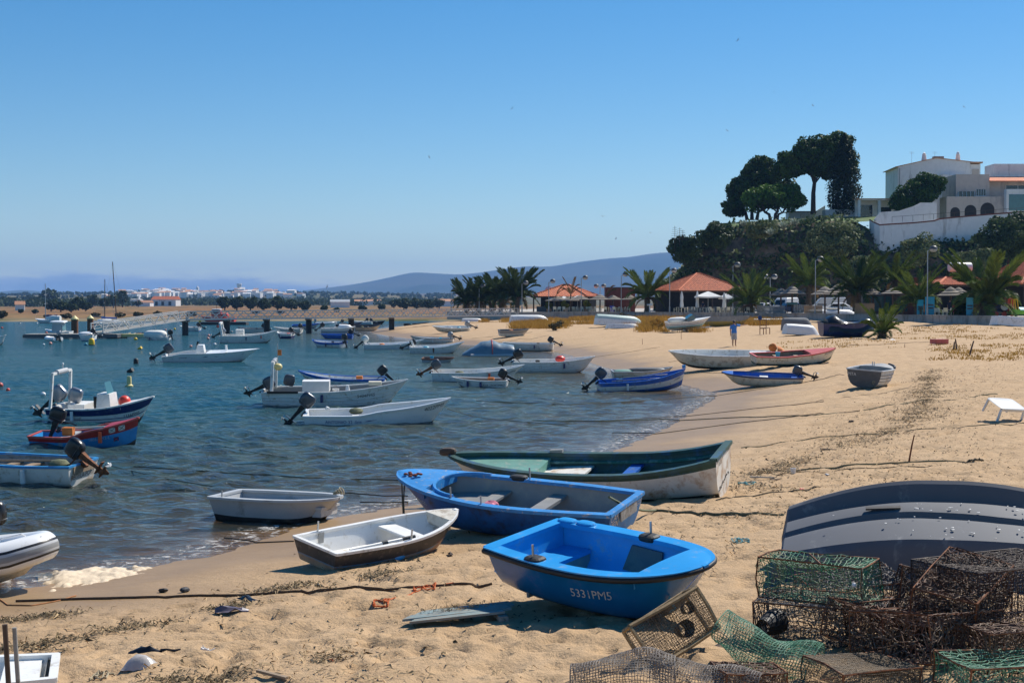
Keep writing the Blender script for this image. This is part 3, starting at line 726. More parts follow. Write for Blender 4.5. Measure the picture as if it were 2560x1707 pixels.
# agaves at the cliff edge
def agave(px, py, Y, r, i):
    root = thing('agave_plant', ['grey agave rosette at the cliff edge, lowest of the clump', 'grey agave rosette at the cliff edge, middle of the clump', 'grey agave rosette at the cliff edge beside the bungalow', 'grey agave rosette below the leftmost pines'][i], 'plant', at(px, py, Y), group='agaves along the cliff edge')
    for k in range(22):
        a = k * 2.4; e = R(15 + 50 * ((k * 7) % 22) / 22); L = r * random.uniform(0.8, 1.15)
        d = Vector((math.cos(a) * math.cos(e), math.sin(a) * math.cos(e), math.sin(e)))
        b = MB(); side = d.cross(Vector((0, 0, 1))).normalized() * 0.16
        b.add([side, -side, d * L * .5 - side * 1.1 + Vector((0, 0, .05)), d * L * .5 + side * 1.1 + Vector((0, 0, .05)), d * L - Vector((0, 0, L * .18))], [(0, 1, 2, 3), (3, 2, 4)])
        b.build('leaf', AGAVE, root)
agave(1925, 588, 229, 1.9, 0); agave(1958, 572, 230, 2.0, 1); agave(1985, 563, 231, 1.9, 2); agave(1858, 566, 233, 1.5, 3)
for i, (px, h) in enumerate([(1687, 48), (1699, 44), (1707, 38)]):
    b = at(px, 622, 239); root = thing('agave_stalk', ['tallest dry agave stalk on the left shoulder of the cliff', 'middle dry agave stalk on the left shoulder of the cliff', 'shortest dry agave stalk on the left shoulder of the cliff'][i], 'plant', b)
    m = MB(); H = h * 239 / F + 0.6; m.tube([(0, 0, -.5), (0, 0, H)], [.05, .03], 5)
    for k in range(6):
        z = H * (0.45 + 0.09 * k); w = 0.75 - 0.08 * k; m.bar((-w, 0, z + .1), (w, 0, z + .1), 0.035)
    m.build('stalk', BARK, root)
# ------------------------------------------------------------------ houses on the headland
def box_part(root, name, mat, c, size, base=None, rot=None):
    return MB().box(c, size, 0, rot).build(name, mat, root)
def quad_prism(a, b, z0, z1, t):
    """an upright wall slab from ground points a to b"""
    a, b = Vector(a), Vector(b); d = (b - a).normalized(); n = Vector((-d.y, d.x, 0)) * t
    return [(a.x, a.y, z0), (b.x, b.y, z0), (b.x, b.y, z1), (a.x, a.y, z1)], n
def gable_house():
    Y = 268; s = Y / F
    o = at(2336, 500, Y); root = thing('white_house', 'white gabled house with two ornate chimneys behind the round tree', 'house', o)
    P = lambda px, py: at(px, py, Y) - o
    a, b, c, d = P(2245, 417), P(2341, 396), P(2426, 405), P(2426, 470)
    z0 = -4.0; dep = 11.0; rot = Vector((0.55, dep, 0))
    m = MB(); poly = [Vector((a.x, 0, z0)), Vector((c.x, 0, z0)), c, b, a]
    back = [p + rot for p in poly]
    m.add(poly + back, [(0, 1, 2, 3, 4), (9, 8, 7, 6, 5), (0, 5, 6, 1), (1, 6, 7, 2), (4, 9, 5, 0)]); m.build('wall', STUCCO, root)
    r = MB(); ov = Vector((0, -0.15, 0)); up = Vector((0, 0, 0.14))
    lft, rgt = a + Vector((-0.5, 0, -0.12)), c + Vector((0.5, 0, -0.12))
    for p, q in ((lft, b), (b, rgt)):
        r.add([p + ov, q + ov, q + rot - ov, p + rot - ov, p + ov + up, q + ov + up, q + rot - ov + up, p + rot - ov + up], [(3, 2, 1, 0), (4, 5, 6, 7), (0, 1, 5, 4), (1, 2, 6, 5), (2, 3, 7, 6), (3, 0, 4, 7)])
    roof = r.build('roof', TERRAP, root)
    # lit side bay with ochre panel and white trim
    e0, e1 = P(2427, 408), P(2452, 414)
    side = MB(); side.box(((e0.x + e1.x) / 2, 1.2, (e0.z + z0) / 2 - .2), (e1.x - e0.x, 2.0, e0.z - z0)); side.build('side_bay', STUCCO, root)
    MB().box(((e0.x + e1.x) / 2, 0.16, e0.z - 2.9), (1.3, 0.06, 3.6)).build('ochre_panel', STUCCOP, root)
    MB().box(((e0.x + e1.x) / 2 + .1, 1.0, e0.z + 0.1), (2.3, 2.6, 0.25)).build('cornice', TERRAP, root)
    for px, py0, py1 in ((2316, 398, 379), (2401, 401, 377)):
        q = P(px, py0); hh = (py0 - py1) * s
        ch = MB().lathe([(0.52, -0.4), (0.5, 0), (0.36, hh * 0.62), (0.42, hh * 0.66), (0.28, hh * 0.72), (0.30, hh * .85), (0.04, hh)], 10, (q.x, 1.5, q.z)).build('chimney', STUCCO, root, 50)
    [MB().tube([(x, 4, b.z - .6), (x, 4, b.z + 1.7)], .025, 5).build('aerial', STEEL, root) for x in (-3.2, 1.2)]; [MB().bar((x - .5, 4, b.z + 1.55 - .2 * k), (x + .5, 4, b.z + 1.55 - .2 * k), .025).build('aerial_arm', STEEL, root) for x in (-3.2, 1.2) for k in range(2)]; MB().tube([(a.x + .3, -.08, a.z - .3), (a.x + .3, -.08, z0)], .06, 6).build('drain_pipe', GREYP, root)
    q = P(2357, 395); MB().box((q.x, 3, q.z + .1), (1.9, 1.2, 0.9)).build('roof_box', WOODG, root)
    # lower wing in front with a small window and a red tiled canopy
    f0, f1 = P(2352, 436), P(2425, 446); MB().add([(f0.x, -1.2, z0), (f1.x, -1.2, z0), (f1.x, -1.2, f1.z), (f0.x, -1.2, f0.z), (f0.x, 0.2, z0), (f1.x, 0.2, z0), (f1.x, 0.2, f1.z), (f0.x, 0.2, f0.z)],
        [(0, 1, 2, 3), (3, 2, 6, 7), (1, 5, 6, 2), (4, 0, 3, 7)]).build('wing', STUCCO, root)
    q = P(2383, 460); MB().box((q.x, -1.22, q.z), (0.8, 0.1, 1.1)).build('window', GLASSD, root)
    q = P(2370, 483); MB().box((q.x, -1.9, q.z), (2.6, 1.3, 0.14), 0, rot3(0.35)).build('canopy', TERRAP, root)
gable_house()
def arch_panel(w, h, r, z0, t=0.25, n=10):
    """outline of an arched opening"""
    pts = [(-r, z0), (-r, z0 + h)] + [(-r * math.cos(math.pi * k / n), z0 + h + r * math.sin(math.pi * k / n)) for k in range(1, n)] + [(r, z0 + h), (r, z0)]
    return pts
def terrace_house():
    Y = 250; s = Y / F; o = at(2460, 545, Y); P = lambda px, py: at(px, py, Y) - o
    root = thing('terrace_house', 'sandy pink flat roofed house with three arches above the terrace', 'house', o)
    z0 = -3.0
    def blk(name, mat, px0, px1, py, dep, y0, pyb=None):
        a, b = P(px0, py), P(px1, py); zb = z0 if pyb is None else P(px0, pyb).z
        return MB().box(((a.x + b.x) / 2, y0 + dep / 2, (a.z + zb) / 2), (b.x - a.x, dep, a.z - zb)).build(name, mat, root)
    blk('upper_wall', STUCCOP, 2390, 2474, 436, 8, 0.0)
    blk('centre_wall', STUCCOP, 2474, 2700, 452, 8, 1.2)
    blk('roof_tower', STUCCO, 2502, 2620, 405, 5, 3.5)
    blk('lower_wall', STUCCOP, 2357, 2640, 494, 4.0, -2.2)
    blk('side_wall', STUCCO, 2499, 2640, 477, 1.2, -3.5)
    for px0, px1, py0, py1, y0, nm in ((2396, 2436, 479, 495, -0.06, 'strip_window'), (2440, 2464, 474, 490, -0.06, 'strip_window'), (2520, 2640, 463, 475, 1.14, 'strip_window')):
        a, b = P(px0, py0), P(px1, py1); w_ = MB().box(((a.x + b.x) / 2, y0, (a.z + b.z) / 2), (b.x - a.x, 0.1, a.z - b.z)).build(nm, GLASSD, root); [MB().box((a.x + (b.x - a.x) * k / 4, y0 - .06, (a.z + b.z) / 2), (.07, .05, a.z - b.z)).build('mullion', WHITEB, w_) for k in range(5)]; MB().box(((a.x + b.x) / 2, y0 - .08, b.z - .05), (b.x - a.x + .2, .2, .08)).build('sill', STUCCO, w_)
    a, b = P(2505, 490), P(2600, 530); MB().box(((a.x + b.x) / 2, -3.54, (a.z + b.z) / 2), (b.x - a.x, 0.08, a.z - b.z)).build('glass_screen', GLASST, root)
    for px, py, r in ((2378, 543, 0.84), (2416, 540, 1.02), (2458, 537, 1.22)):
        q = P(px, py); pts = arch_panel(0, 0.85, r, 0)
        m = MB(); n = len(pts); m.add([(q.x + x, -2.24, q.z + z - 0.1) for x, z in pts] + [(q.x + x, -2.10, q.z + z - .1) for x, z in pts], [tuple(range(n)), tuple(range(2 * n - 1, n - 1, -1))] + [(i, n + i, n + (i + 1) % n, (i + 1) % n) for i in range(n)])
        m.build('arch', DARKIN, root)  # flat dark panel drawn for the shaded arch opening
    r = MB(); a, b = P(2472, 452), P(2640, 440)
    r.box(((a.x + b.x) / 2, 0.9, a.z + 0.35), (b.x - a.x, 3.0, 0.16), 0, rot3(0.32)); r.build('tiled_roof', TERRA, root)
terrace_house()
def terrace_wall():
    Y = 240; o = at(2320, 600, Y); P = lambda px, py: at(px, py, Y) - o
    root = thing('terrace_wall', 'white retaining wall with a red coping below the terrace', 'wall', o)
    top = [(2186, 549), (2190, 557), (2200, 564), (2230, 562), (2282, 559), (2335, 554), (2349, 549), (2400, 544), (2470, 538), (2600, 528)]
    m = MB(); c = MB(); ring = []
    pts = [P(*t) for t in top]; n = len(pts)
    yo = [3.0, 1.2, 0.2, 0, 0, 0, 0, 0, 0, 0]
    for p, y in zip(pts, yo): ring.append([(p.x, y, p.z), (p.x, y + .35, p.z), (p.x, y + .35, -3), (p.x, y, -3)])
    m.loft(ring).build('wall', STUCCO, root)
    c.loft([[(p.x, y - .06, p.z + .22), (p.x, y + .42, p.z + .22), (p.x, y + .42, p.z + .003), (p.x, y - .06, p.z + .003)] for p, y in zip(pts, yo)]).build('coping', BRICKR, root)
    # higher white garden wall behind, in the sun
    b = MB(); q = [(2200, 545), (2215, 527), (2262, 524), (2300, 512), (2318, 503), (2358, 503), (2358, 556), (2200, 563)]
    w = [P(*t) for t in q]; dz = Vector((0, 3.6, 0)); dz2 = Vector((0, 4.0, 0)); k = len(w)
    b.add([p + dz for p in w] + [p + dz2 for p in w], [tuple(range(k - 1, -1, -1)), tuple(range(k, 2 * k))] + [(i, (i + 1) % k, k + (i + 1) % k, k + i) for i in range(k)])
    b.build('garden_wall', STUCCO, root)
    r = MB(); a, e = P(2235, 541), P(2600, 516); r.bar((a.x, 1.2, a.z), (e.x, 1.2, e.z), .05); r.build('railing', WOODD, root)
    for k in range(15): t = k / 14; MB().bar((a.x + (e.x - a.x) * t, 1.2, a.z + (e.z - a.z) * t - 1.0), (a.x + (e.x - a.x) * t, 1.2, a.z + (e.z - a.z) * t), .045).build('rail_post', WOODD, root)
terrace_wall()
def pergola_house():
    Y = 254; o = at(2190, 541, Y); P = lambda px, py: at(px, py, Y) - o
    root = thing('pergola_house', 'low white house with a columned pergola at the edge of the lawn', 'house', o)
    a, b = P(2144, 497), P(2262, 492)
    MB().box(((a.x + b.x) / 2, 3.4, a.z / 2 - .3), (b.x - a.x, 3.0, a.z + .4)).build('wall', STUCCO, root)
    MB().box(((a.x + b.x) / 2, 1.7, a.z + .05), (b.x - a.x + .8, 4.4, .22), 0, rot3(0.06)).build('roof', TERRAP, root)
    for px in (2147, 2197, 2246):
        q = P(px, 540); MB().box((q.x, -0.2, a.z / 2 - .2), (.42, .42, a.z + .3)).build('column', STUCCO, root)
    q = P(2172, 525); MB().box((q.x, 1.86, q.z), (2.2, 0.06, 2.0)).build('window', GLASSD, root)
    q = P(2222, 528); MB().box((q.x, 1.86, q.z), (1.8, 0.06, 1.6)).build('window', GLASSD, root)
    q = P(2110, 533); MB().box((q.x, 4, q.z - .5), (5.5, 3, 2.6)).build('side_wing', GREYL, root)
pergola_house()
def bungalow():
    Y = 262; o = at(2025, 549, Y); P = lambda px, py: at(px, py, Y) - o
    root = thing('grey_bungalow', 'small grey bungalow with slatted steps between the pines and the cypress', 'house', o)
    a, b = P(1972, 532), P(2038, 528)
    MB().box(((a.x + b.x) / 2, 1.5, 0.1), (b.x - a.x, 3, 2 * a.z)).build('wall', GREYL, root)
    MB().box(((a.x + b.x) / 2, 1.4, a.z + .2), (b.x - a.x + .5, 3.6, .16)).build('roof', GREYD, root)
    q = P(2016, 540); MB().box((q.x, -0.04, q.z - .1), (2.2, .08, .9)).build('window', GLASSD, root)
    c = P(2066, 517); MB().add([(b.x + .1, 1, -1), (c.x, 1, -1), (c.x, 1, c.z + .3), (b.x + .1, 1, c.z - .9), (b.x + .1, 1.4, -1), (c.x, 1.4, -1), (c.x, 1.4, c.z + .3), (b.x + .1, 1.4, c.z - .9)], [(0, 1, 2, 3), (3, 2, 6, 7), (5, 4, 7, 6), (0, 3, 7, 4), (1, 5, 6, 2)]).build('garden_wall', STUCCO, root)
    for k in range(6): MB().box((b.x + 1.0 + .16 * k, 0.4 + .05 * k, -.5 + .25 * k), (1.5, .3, .07)).build('step', GREYL, root)
bungalow()
# lawn in front of the pergola house
_l = MB(); pts = [at(2040, 562, 243), at(2190, 552, 243), at(2200, 541, 251), at(2120, 542, 256), at(2050, 546, 254)]
_l.add(pts, [(0, 1, 2, 3, 4)]); tag(_l.build('lawn', GRASS), kind='structure')
# ------------------------------------------------------------------ promenade
PZ = 2.72
WALL = np.array([(6.2, 222), (24, 203), (36, 180), (42, 158), (46, 143)], float)
EDGE = np.vstack([[(-3, 229)], WALL, [(60, 139), (120, 132)]])
def prom(px, off=0.0, z=PZ):
    """point on the promenade, off metres behind its sea wall along the sight line"""
    k = (px - 1280) / F; best = 200
    for (ax, ay), (bx, by) in zip(EDGE[:-1], EDGE[1:]):
        den = (bx - ax) - k * (by - ay)
        if abs(den) < 1e-9: continue
        t = (k * ay - ax) / den
        if -1e-6 <= t <= 1 + 1e-6: best = ay + t * (by - ay); break
    else: best = 229 if k < 0 else 143
    Y = best + off; return Vector((k * Y, Y, z))
_p = MB(); n = len(EDGE)
_pts = [(x, y + 0.2) for x, y in EDGE] + [(140, 420), (12, 420), (-12, 262)]
k = len(_pts); _p.add([(x, y, PZ) for x, y in _pts] + [(x, y, 1.2) for x, y in _pts], [tuple(range(k)), tuple(range(2 * k - 1, k - 1, -1))] + [(i, k + i, k + (i + 1) % k, (i + 1) % k) for i in range(k)])
tag(_p.build('promenade', PAVE), kind='structure')
def sea_wall():
    root = thing('sea_wall', 'low grey concrete wall along the front of the promenade', 'wall', (24, 203, 0))
    o = Vector((24, 203, 0)); m = MB(); c = MB(); W = [Vector((x, y, 0)) - o for x, y in WALL] + [Vector((48.5, 142.4, 0)) - o]
    def off(i, d):
        a = W[max(i - 1, 0)]; b = W[min(i + 1, len(W) - 1)]; t = (b - a).normalized(); return W[i] + Vector((t.y, -t.x, 0)) * -d if False else W[i] + Vector((-t.y, t.x, 0)) * d
    m.loft([[off(i, -.12) + Vector((0, 0, .8)), off(i, .28) + Vector((0, 0, .8)), off(i, .28) + Vector((0, 0, 2.74)), off(i, -.12) + Vector((0, 0, 2.74))] for i in range(len(W))]).build('wall', CONC, root)
    c.loft([[off(i, -.18) + Vector((0, 0, 2.745)), off(i, .34) + Vector((0, 0, 2.745)), off(i, .34) + Vector((0, 0, 2.85)), off(i, -.18) + Vector((0, 0, 2.85))] for i in range(len(W))]).build('coping', CONC, root)
sea_wall()
def tiles(m, A, B, C, D, step=0.30, rows=10, mat=0, rise=0.055):
    """rows of barrel tiles on the slope eave A-B, ridge D-C"""
    A, B, C, D = map(Vector, (A, B, C, D)); W = (B - A).length; ux = (B - A) / W
    nrm = (B - A).cross(D - A).normalized()
    if nrm.z < 0: nrm = -nrm
    m.add([A, B, C, D], [(0, 1, 2, 3)], mat)
    lc, ld = (C - A).dot(ux), (D - A).dot(ux); base = (D - A) - ux * ld; H = base.length; up = base / H
    n = max(2, int(W / step))
    for i in range(n):
        u = (i + .5) * W / n; w = W / n * 0.42
        vm = min(1.0, u / ld if ld > 1e-6 else 1.0, (W - u) / (W - lc) if (W - lc) > 1e-6 else 1.0)
        if vm <= 0.02: continue
        nr = max(1, int(rows * vm)); prev = None
        for r in range(nr):
            p0, p1 = A + ux * u + up * H * vm * r / nr, A + ux * u + up * H * vm * (r + 1) / nr
            k0, k1 = nrm * rise * 1.25, nrm * rise * 0.8
            m.add([p0 - ux * w, p0 - ux * w * .5 + k0, p0 + ux * w * .5 + k0, p0 + ux * w, p1 - ux * w * .9, p1 - ux * w * .4 + k1, p1 + ux * w * .4 + k1, p1 + ux * w * .9],
                  [(0, 1, 5, 4), (1, 2, 6, 5), (2, 3, 7, 6), (0, 3, 2, 1)], mat)
def restaurant(label, px, off, w, d, eave, apex, ridge, rz, posts=True, name='restaurant'):
    o = prom(px, off); root = thing(name, label, 'restaurant', o, (0, 0, rz))
    e, a = eave - PZ, apex - PZ; m = MB(); x, y, r = w / 2, d / 2, ridge / 2
    c = [(-x, -y, e), (x, -y, e), (x, y, e), (-x, y, e)]; t0, t1 = (-r, 0, a), (r, 0, a)
    tiles(m, c[0], c[1], t1, t0); tiles(m, c[1], c[2], t1, t1); tiles(m, c[2], c[3], t0, t1); tiles(m, c[3], c[0], t0, t0)
    roof = m.build('roof', TERRA, root)
    h = MB()
    for p, q in ((c[0], t0), (c[3], t0), (c[1], t1), (c[2], t1), (t0, t1)): h.tube([Vector(p) + Vector((0, 0, .05)), Vector(q) + Vector((0, 0, .05))], .13, 6)
    h.build('ridge_tile', TERRA, roof)
    MB().box((0, 0, e - .12), (w - .3, d - .3, .2)).build('eave_board', WOODD, root)
    MB().box((0, y * .35, e / 2 - .1), (w * .86, d * .5, e - .25)).build('wall', DARKIN, root)  # shade under the roof is painted into this wall
    for i in range(5):
        MB().box((-x * .9 + 1.8 * x * i / 4, -y * .9, e / 2 - .1), (.18, .18, e - .2)).build('post', WOODD, root)
    MB().box((0, -y * .88, .45), (w * .8, .1, .9)).build('counter', GREYD, root)
    return root
restaurant('beach restaurant with an orange tiled roof beside the dark palms', 1415, 14, 9.6, 9, 5.25, 7.15, 1.0, R(-18))
restaurant('orange tiled restaurant standing in front of the cliff', 1745, 14, 11.6, 10, 5.95, 8.55, 0.5, R(20))
restaurant('low orange tiled restaurant under the solar water heater', 2395, 18, 8.5, 8, 6.15, 7.0, 3.0, R(8))
restaurant('large orange tiled building at the right edge behind the fairground train', 2620, 22, 13, 11, 6.2, 10.2, 2.5, R(10))
def small_roof_bits():
    o = prom(2395, 21, 0); q = at(2400, 668, o.y); root = thing('solar_water_heater', 'white solar water heater tank with a tilted panel on the roof', 'water heater', Vector((q.x, o.y, 6.6)))
    z = q.z - 6.6; MB().lathe([(.05, -1.35), (.5, -1.33), (.55, -1.25), (.55, 1.25), (.5, 1.33), (.05, 1.35)], 16, (0, 0, z), rot=rot3(0, R(90), R(8))).build('tank', WHITEB, root, 50)
    MB().box((.1, -0.6, z - 1.7), (1.9, .12, 2.6), 0, rot3(R(-35))).build('panel', GLASST, root)
    for sx_ in (-.9, .9): MB().bar((sx_, 0, z - .5), (sx_, 0, -.6), .08).build('leg', STEEL, root)
    o = prom(1497 + 52, 12); b = thing('dark_brick_block', 'dark red brick block behind the thatched shelters', 'building', o)
    MB().box((0, 0, 1.9), (4.6, 3, 3.8)).build('wall', BRICKR, b); MB().box((0, 0, 3.85), (4.8, 3.2, .12)).build('roof', GREYD, b)
    o = prom(2335, 20); b = thing('red_service_block', 'plain red block left of the low orange roof', 'building', o)
    MB().box((0, 0, 2.2), (5.5, 3, 4.4)).build('wall', BRICKR, b); MB().box((0, 0, 4.44), (5.7, 3.2, .1)).build('roof', GREYD, b)
    d = thing('satellite_dish', 'white round satellite dish beside the left orange roof', 'dish', prom(1373, 13))
    MB().bar((0, 0, 0), (0, 0, 3.0), .1).build('mast', STEEL, d)
    MB().lathe([(.03, .18), (.4, .12), (.68, 0), (.70, .03), (.42, .16), (.03, .22)], 16, (0, -.1, 3.55), rot=rot3(R(78), 0, 0)).build('reflector', WHITEB, d, 40)
    o = prom(2225, 16); b = thing('beach_kiosk', 'low grey kiosk with a glazed front behind the right thatched shelters', 'kiosk', o)
    MB().box((0, 0, 1.4), (7.5, 3.2, 2.8)).build('wall', GREYD, b); MB().box((0, -.2, 2.86), (8, 3.8, .14)).build('roof', WOODD, b)
    for i in range(3): MB().box((-2.2 + 2.2 * i, -1.63, 1.3), (1.9, .06, 1.8)).build('window', GLASST, b)
small_roof_bits()
# ------------------------------------------------------------------ palms
def frond_mesh(name, a, b, mat, seed):
    rr = random.Random(seed); m = MB(); N = 26; P = []
    for i in range(N + 1):
        s = i / N; P.append(Vector((s * (1 - .18 * s * s * b), 0, a * s - b * s * s * .9)))
    for i in range(N):
        m.bar(P[i], P[i + 1], .020 * (1 - .7 * i / N), .014)
    for i in range(2, N + 1):
        s = i / N; L = .21 * (math.sin(math.pi * min(1, .16 + s * .80)) ** .6) + .03; p = P[i] if i <= N else P[N]
        d = (P[i] - P[i - 1]).normalized()
        for sd in (-1, 1):
            for h in (0, .5):
                q = p - (P[i] - P[i - 1]) * h
                tip = q + d * L * .85 + Vector((0, sd * L * .62, 0)) + Vector((0, 0, L * rr.uniform(-.15, .40)))
                w = d * .0115
                m.add([q - w, q + w, (q + tip) / 2 + w * 1.1 + Vector((0, 0, .025)), tip, (q + tip) / 2 - w * 1.1 + Vector((0, 0, .025))], [(0, 1, 2, 3, 4)])
    return m.mesh(name, mat)
FR = {}
for nm, mt in (('g', PALM), ('d', PALMD), ('y', DRYF)):
    FR[nm] = [frond_mesh('frond', a, b, mt, i) for i, (a, b) in enumerate(((1.55, .55), (1.25, .80), (.85, .90), (.40, .85)))]
def palm(label, o, th, tr, L, n, kind='d', dry=4, group='palms along the promenade', lean=0.0):
    root = thing('palm_tree', label, 'tree', o, group=group)
    pts = [(lean * t * t, 0, th * t) for t in (0, .25, .5, .75, 1)]
    MB().tube([(0, 0, -.3)] + pts, [tr * 1.25, tr * 1.2, tr, tr * .95, tr * 1.0, tr * 1.1], 10).build('trunk', PALMT, root)
    m = MB()
    for k in range(int(th * 3 * 9)):
        a = k * 2.4; z = th * k / (th * 27); p = Vector((math.cos(a) * tr * 1.02 + lean * (z / th) ** 2, math.sin(a) * tr * 1.02, z))
        m.add([p + Vector((-math.sin(a) * .12, math.cos(a) * .12, -.06)), p + Vector((math.sin(a) * .12, -math.cos(a) * .12, -.06)), p + Vector((math.cos(a) * .13, math.sin(a) * .13, .16))], [(0, 1, 2)])
    m.build('leaf_bases', PALMT, root)
    for k in range(n + dry):
        f = k / n; ti = 0 if f < .34 else 1 if f < .66 else 2 if f < .9 else 3
        kd = 'y' if k >= n else kind; ti = 3 if k >= n else ti
        s = L * random.uniform(.85, 1.1) * (1.0 if k < n else .7)
        link('frond', FR[kd][ti], root, (lean, 0, th - .05 - .25 * f), (random.uniform(-.3, .3), random.uniform(-.16, .12) + (.25 if k >= n else 0), k * 2.39996)).scale = (s, s, s)
    return root
PL = [  # px, off, trunk height, trunk radius, frond length, fronds, kind, label
    (1165, 12, 1.7, .32, 3.2, 44, 'd', 'dark palm at the far left end of the promenade palms'),
    (1196, 10, 1.9, .34, 3.3, 44, 'd', 'second dark palm from the left end of the promenade'),
    (1228, 12, 2.1, .34, 3.4, 44, 'd', 'third dark palm from the left end of the promenade'),
    (1252, 7, 2.2, .34, 3.4, 44, 'd', 'fourth dark palm, standing just left of the largest one'),
    (1293, 5, 2.5, .38, 4.2, 50, 'd', 'largest palm of the dark left cluster'),
    (1618, 4, 2.3, .42, 3.7, 36, 'g', 'bushy green palm between the two orange roofed restaurants'),
    (1876, 3, 1.4, .35, 3.7, 34, 'g', 'green palm in front of the right corner of the tiled restaurant'),
    (2022, 12, 3.9, .36, 3.6, 36, 'g', 'tall green palm left of the double thatched shelters'),
    (2144, 3, 2.7, .34, 3.9, 40, 'd', 'wide dark palm behind the picket fence'),
    (2236, 14, 4.2, .3, 2.9, 26, 'g', 'slender palm rising behind the grey kiosk'),
    (2294, 3, 1.5, .36, 3.2, 36, 'g', 'green palm left of the tall lamp post by the blue signs'),
    (2464, 4, 1.5, .62, 4.4, 54, 'g', 'biggest palm with a fat trunk beside the fairground train')]
for px, off, th, tr, L, n, kd, lab in PL: palm(lab, prom(px, off), th, tr, L, n, kd)
palm('young palm growing from the sand beside the black tarpaulin boat', gnd(2205, 845), .45, .26, 1.75, 26, 'g', 3, None)
# wind-stripped palms: bare bent fronds
for px, off, h, lab in ((1388, 4, 4.3, 'stripped palm with one bent frond left of the white parasols'), (1425, 5, 4.5, 'stripped palm with three bent fronds by the tiled roof'), (1512, 6, 4.1, 'stripped palm beside the double lamp')):
    root = thing('bare_palm', lab, 'tree', prom(px, off), group='stripped palms on the promenade')
    MB().tube([(0, 0, -.2), (.05, 0, 1.2), (0.12, 0, h * .62)], [.14, .11, .09], 7).build('trunk', PALMT, root)
    for q in range(3 if px == 1425 else 1):
        link('frond', FR['y'][0 if q else 1], root, (.12, 0, h * .6), (0, -.25, R(20 + 140 * q))).scale = (2.2, 2.2, 2.2)
        link('frond', FR['d'][1], root, (.12, 0, h * .6), (0, 0, R(5 + 100 * q))).scale = (1.9, 1.9, 1.9)
# ------------------------------------------------------------------ lamp posts
def lamp(px, off, head_py, label, double=False, side=1):
    o = prom(px, off); H = at(px, head_py, o.y).z - PZ; root = thing('lamp_post', label, 'lamp', o, group='lamp posts along the promenade')
    MB().tube([(0, 0, 0), (0, 0, .9), (0, 0, .91), (0, 0, H - .1)], [.11, .11, .065, .055], 8).build('pole', STEEL, root)
    for sd in ((-1, 1) if double else (side,)):
        c = Vector((sd * .62, 0, H + .05))
        MB().tube([(0, 0, H - .2), (sd * .3, 0, H + .12), c + Vector((0, 0, .3))], .035, 6).build('arm', STEEL, root)
        MB().lathe([(.03, .38), (.22, .34), (.38, .20), (.43, .0)], 14, c).build('hood', GREYD, root, 60)
        MB().lathe([(.41, -.01), (.37, -.16), (.24, -.29), (.03, -.34)], 14, c).build('diffuser', GREYL, root, 60)
for px, off, hy, lab in ((1128, 14, 724, 'lamp post at the pier head, leftmost of the promenade lamps'), (1198, 8, 716, 'lamp post among the dark palms'), (1305, 2, 708, 'lamp post in front of the largest dark palm'),
                         (1372, 1.5, 704, 'lamp post before the left end of the orange roof'), (1453, 1.5, 695, 'lamp post before the right end of the left orange roof'), (1553, 1.5, 687, 'lamp post between the brick block and the bushy palm'),
                         (1674, 1.5, 677, 'lamp post left of the tiled restaurant by the cliff'), (1832, 1.5, 663, 'lamp post in front of the tiled restaurant by the cliff'), (2038, 1.5, 649, 'lamp post left of the double thatched shelters'),
                         (2318, 1.5, 624, 'tallest lamp post, between the two right palms')):
    lamp(px, off, hy, lab)
lamp(1500, 22, 716, 'twin headed lamp post far behind the thatched shelters', True)
lamp(1925, 14, 693, 'twin headed lamp post left of the parked van', True)
# ------------------------------------------------------------------ parasols and thatched shelters
def thatch(px, off, ey, ay, w, label):
    o = prom(px, off); s = o.y / F; e = at(px, ey, o.y).z - PZ; a = at(px, ay, o.y).z - PZ; r = w * s / 2
    root = thing('thatched_umbrella', label, 'umbrella', o, group='thatched shelters on the promenade')
    MB().tube([(0, 0, 0), (0, 0, a - .3)], .11, 8).build('pole', WOODD, root)
    hh = a - e
    for i, (k0, z0, z1) in enumerate(((1.0, 0, .42), (.68, .30, .70), (.38, .62, 1.0))):
        p = [(r * k0, e + hh * z0 - .10), (r * k0 * 1.0, e + hh * z0), (r * k0 * .55, e + hh * (z0 + (z1 - z0) * .62)), (.05, e + hh * z1)]
        MB().lathe(p, 22).build('thatch_tier', THATCH, root, 40)
    return root
TH = [(1395, 5, 751, 741, 66, 'grey thatched shelter at the left end of the long row'), (1425, 6, 751, 741, 60, 'grey thatched shelter under the white parasol peaks'), (1450, 4, 748, 738, 56, 'grey thatched shelter behind the lamp of the left restaurant'),
      (1500, 5, 748, 736, 60, 'grey thatched shelter beside the stripped palm'), (1532, 7, 748, 738, 50, 'grey thatched shelter in front of the brick block'), (1575, 5, 748, 737, 46, 'grey thatched shelter left of the bushy palm'),
      (1952, 5, 737, 720, 62, 'left one of the two tiered thatched shelters by the van'), (1980, 4, 733, 715, 68, 'right one of the two tiered thatched shelters by the van'), (2062, 5, 735, 716, 70, 'tiered thatched shelter just right of the lamp post'),
      (2096, 4, 731, 710, 78, 'tallest tiered thatched shelter left of the wide palm'), (2182, 6, 735, 721, 56, 'thatched shelter right of the wide palm'), (2232, 5, 733, 720, 62, 'thatched shelter left of the palm by the tall lamp'),
      (2376, 6, 738, 717, 68, 'thatched shelter above the red shirted child'), (2396, 10, 733, 718, 56, 'thatched shelter behind the one above the red shirted child'), (2512, 9, 735, 724, 62, 'thatched shelter behind the fairground train')]
for t in TH: thatch(*t)
